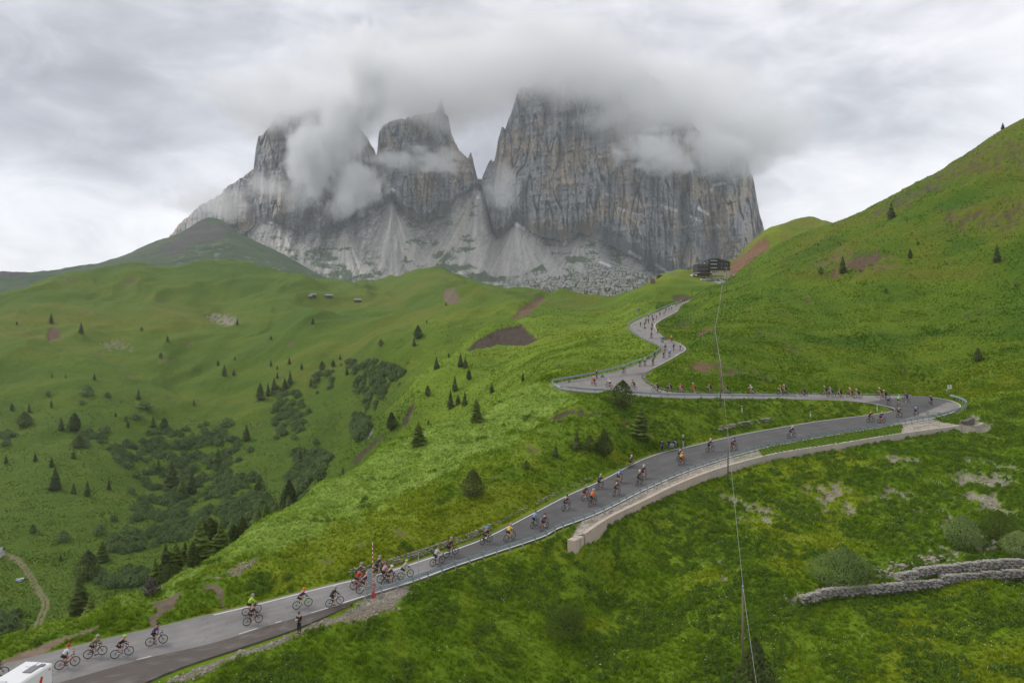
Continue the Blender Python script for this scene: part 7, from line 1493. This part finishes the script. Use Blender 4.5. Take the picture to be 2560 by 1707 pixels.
MB().box((.75, ys + sg * .015, H - 1.5), (.6, .03, 1.7), 0, .01).build('door', M_CAMP, cam_o)
for z in (H - .5, H - .75, H - 1.3): MB().box((-Lc / 2 + .12, ys + sg * .02, z), (.07, .03, .05)).build('lamp', M_CGREY, cam_o)
tw = MB().tube([(0, -.11, 0), (0, .11, 0)], .34, 16).mesh('wheel', True)
for x in (-Lc / 2 + 1.5, Lc / 2 + .3):
    for y in (-Wc / 2 + .12, Wc / 2 - .12): o = link('wheel', tw, M_TYRE, cam_o); o.location = (x, y, .36)
tag(cam_o, 'white camper van with red swoosh cut off at the bottom left corner', 'camper van')

def car_meshes(van=False):
    h1, h2 = (.95, 1.9) if van else (.78, 1.45); b = MB(); b.prism([(-2.1, .28), (2.1, .28), (2.15, .62), (2.0, h1 - .08), (.95, h1), (-1.95, h1 + .04), (-2.12, .7)], 'y', -.86, .86); c = MB()
    c.add([(-1.9, -.80, h1), (1.0, -.80, h1), (1.0, .80, h1), (-1.9, .80, h1), (-1.55 if not van else -1.85, -.66, h2), (.25 if not van else .55, -.66, h2), (.25 if not van else .55, .66, h2), (-1.55 if not van else -1.85, .66, h2)], [(3, 2, 1, 0), (4, 5, 6, 7), (0, 1, 5, 4), (1, 2, 6, 5), (2, 3, 7, 6), (3, 0, 4, 7)])
    r = MB().box((-.65, 0, h2 + .012), (1.75 if not van else 2.3, 1.28, .03), 0, .01); w_ = MB().tube([(0, -.1, 0), (0, .1, 0)], .31, 14); return b.mesh('body'), c.mesh('windows'), r.mesh('roof'), w_.mesh('wheel', True)
CAR = car_meshes(); VAN = car_meshes(True)
for (u, v, c, rz, vn, lb) in [(1761, 702.5, 'white', .2, 1, 'white van at the left end of the cars by the hotel'), (1770, 702, 'light grey', -.9, 0, 'silver car second from the left by the hotel'), (1777, 702, 'navy', -1.0, 0, 'dark blue car third from the left by the hotel'), (1784, 702, 'light grey', -1.0, 0, 'pale car fourth from the left by the hotel'), (1791, 702, 'dark', -1.0, 0, 'black car fifth from the left by the hotel'), (1798, 702, 'white', -1.0, 0, 'white car sixth from the left by the hotel'), (1808, 701.5, 'dark green', -.2, 0, 'dark green car at the right end of the row by the hotel'), (1828, 697, 'brown', .1, 0, 'brown car behind the cable pole right of the hotel'), (1836, 697, 'red', .1, 0, 'red car parked beside the long shed')]:
    p = hit(u, v, 430, 520); p = Vector(((u - 1280) / F * 470, 470, gz((u - 1280) / F * 470, 470))); root = empty('parked_car', p, rz); M = VAN if vn else CAR
    link('body', M[0], gloss(c), root); link('windows', M[1], M_GLASS, root); link('roof', M[2], gloss(c), root)
    for x in (-1.3, 1.35):
        for y in (-.78, .78): o = link('wheel', M[3], M_TYRE, root); o.location = (x, y, .31)
    tag(root, lb, 'car', 'cars parked at the pass')
# ------------------------------------------------------------------ clouds about the summits, and the hazy air
def cloud(name, label, lo, hi, res, centre, radius, dens, nscale, namp, seed, flat=(1, 1, 1), col=(1, 1, 1), crisp=1.5):
    me = bpy.data.meshes.new(name); o = bpy.data.objects.new(name, me); COL.objects.link(o)
    ng = bpy.data.node_groups.new(name, 'GeometryNodeTree'); ng.interface.new_socket('Geometry', in_out='OUTPUT', socket_type='NodeSocketGeometry')
    t = NT(ng); out = t.node('NodeGroupOutput'); vc_ = t.node('GeometryNodeVolumeCube')
    vc_.inputs['Min'].default_value = lo; vc_.inputs['Max'].default_value = hi
    for i, a in enumerate('XYZ'): vc_.inputs['Resolution ' + a].default_value = res[i]
    pos = t.node('GeometryNodeInputPosition').outputs[0]
    qn = t.vmath('ADD', t.vmath('MULTIPLY', pos, flat), seed)
    n = t.noise(qn, nscale, 8.0, 0.62, 0.5).outputs[0]; n2_ = t.noise(qn, nscale * 3.1, 6.0, 0.6, 0.3).outputs[0]
    n = t.math('ADD', t.math('MULTIPLY', n, 0.7), t.math('MULTIPLY', n2_, 0.3))
    dm = None
    for (c, r) in zip(centre, radius):
        q_ = t.vmath('DIVIDE', t.vmath('SUBTRACT', pos, c), r)
        l = t.math('SUBTRACT', 1.0, t.vmath('LENGTH', q_))
        dm = l if dm is None else t.math('MAXIMUM', dm, l)
    d = t.math('ADD', dm, t.math('MULTIPLY', t.math('SUBTRACT', n, 0.5), namp))
    d = t.math('MULTIPLY', t.math('POWER', t.math('MULTIPLY', d, crisp, clamp=True), 1.5), dens)
    # nothing at the walls of the domain
    t.l.new(d, vc_.inputs['Density']); 
    sm = t.node('GeometryNodeSetMaterial'); t.l.new(vc_.outputs[0], sm.inputs[0])
    m = bpy.data.materials.new(name); m.use_nodes = True; mt = NT(m.node_tree); mt.n.clear()
    pv = mt.node('ShaderNodeVolumePrincipled'); mo = mt.node('ShaderNodeOutputMaterial'); mt.l.new(pv.outputs[0], mo.inputs['Volume'])
    pv.inputs['Color'].default_value = rgba(col); pv.inputs['Density'].default_value = 1.0; pv.inputs['Anisotropy'].default_value = 0.0
    sm.inputs['Material'].default_value = m; me.materials.append(m)
    t.l.new(sm.outputs[0], out.inputs[0])
    md = o.modifiers.new('volume', 'NODES'); md.node_group = ng
    tag(o, label, 'cloud', kind='stuff')
    return o

def mw(u, v, Y): p = P(u, v, Y); return (p.x, p.y, p.z)
k_ = 2600 / F    # metres for one photo pixel at the massif
# the deck that swallows the summits: a long bank with a ragged underside
cloud('cloud', 'broad grey cloud bank swallowing the tops of the rock towers', (-1250, 2200, 500), (1350, 3300, 1300), (156, 50, 80),
      [mw(1430, 195, 2690), mw(1040, 238, 2640), mw(780, 268, 2610), mw(1640, 268, 2610), mw(1830, 335, 2610), mw(1250, 165, 2740), mw(1500, 225, 2600), mw(660, 300, 2650)],
      [(430, 440, 130), (420, 420, 105), (340, 400, 105), (430, 430, 150), (260, 360, 130), (700, 460, 130), (250, 330, 110), (140, 300, 60)], 0.0120, 0.0036, 3.6, (3, 9, 1), (1, 1, 1.3))
cloud('cloud', 'bright white cloud plume rising in front of the left tower', (-860, 2280, 330), (-260, 2640, 1000), (120, 56, 130),
      [mw(800, 395, 2460), mw(860, 320, 2460), mw(880, 470, 2460), mw(905, 230, 2460)], [(120, 80, 130), (90, 75, 150), (100, 70, 110), (85, 70, 190)], 0.045, 0.0075, 3.8, (31, 2, 7), (1, 1, .75), (1, 1, 1), 2.6)
cloud('cloud', 'thin wisp of cloud across the middle tower', (-440, 2300, 500), (-100, 2560, 680), (70, 44, 50), [mw(1085, 405, 2430), mw(1000, 402, 2430)], [(110, 80, 60), (100, 80, 34)], 0.012, 0.012, 5.0, (5, 77, 3), (1, 1, 1.6))
cloud('cloud', 'small faint puff of cloud on the foot of the great buttress', (-160, 2230, 380), (20, 2420, 580), (44, 40, 50), [mw(1255, 485, 2330)], [(64, 70, 95)], 0.010, 0.014, 4.2, (8, 8, 40), (1, 1, .8))
cloud('cloud', 'white tuft of cloud under the bank on the right wall', (280, 2230, 480), (760, 2480, 800), (80, 44, 56), [mw(1690, 405, 2340), mw(1640, 375, 2340), mw(1785, 375, 2340)], [(100, 70, 56), (110, 70, 50), (120, 70, 95)], 0.018, 0.0095, 4.4, (50, 8, 14), (1, 1, 1.3), (1, 1, 1), 2.4)
cloud('cloud', 'thin veil of cloud over the left rock shoulder', (-1200, 2330, 330), (-600, 2620, 600), (90, 44, 56), [mw(530, 505, 2450), mw(680, 470, 2450), mw(745, 480, 2450)], [(130, 80, 75), (110, 70, 50), (110, 70, 54)], 0.010, 0.009, 4.6, (1, 58, 4), (1, 1, 1.3))

bm = bmesh.new(); bmesh.ops.create_cube(bm, size=1.0)
hz = bpy.data.meshes.new('haze'); bm.to_mesh(hz); bm.free()
haze = bpy.data.objects.new('haze', hz); COL.objects.link(haze)
haze.scale = (8000, 5200, 1300); haze.location = (0, 2400, -40 + 650)
hm = bpy.data.materials.new('mountain_air'); hm.use_nodes = True; ht = NT(hm.node_tree); ht.n.clear()
ho = ht.node('ShaderNodeOutputMaterial'); hv = ht.node('ShaderNodeVolumePrincipled'); ht.l.new(hv.outputs[0], ho.inputs['Volume'])
hv.inputs['Color'].default_value = (.86, .92, 1.0, 1); hv.inputs['Density'].default_value = 0.000075; hv.inputs['Anisotropy'].default_value = 0.1
hz.materials.append(hm); tag(haze, 'thin pale mountain haze filling the valley air', 'haze', kind='stuff')
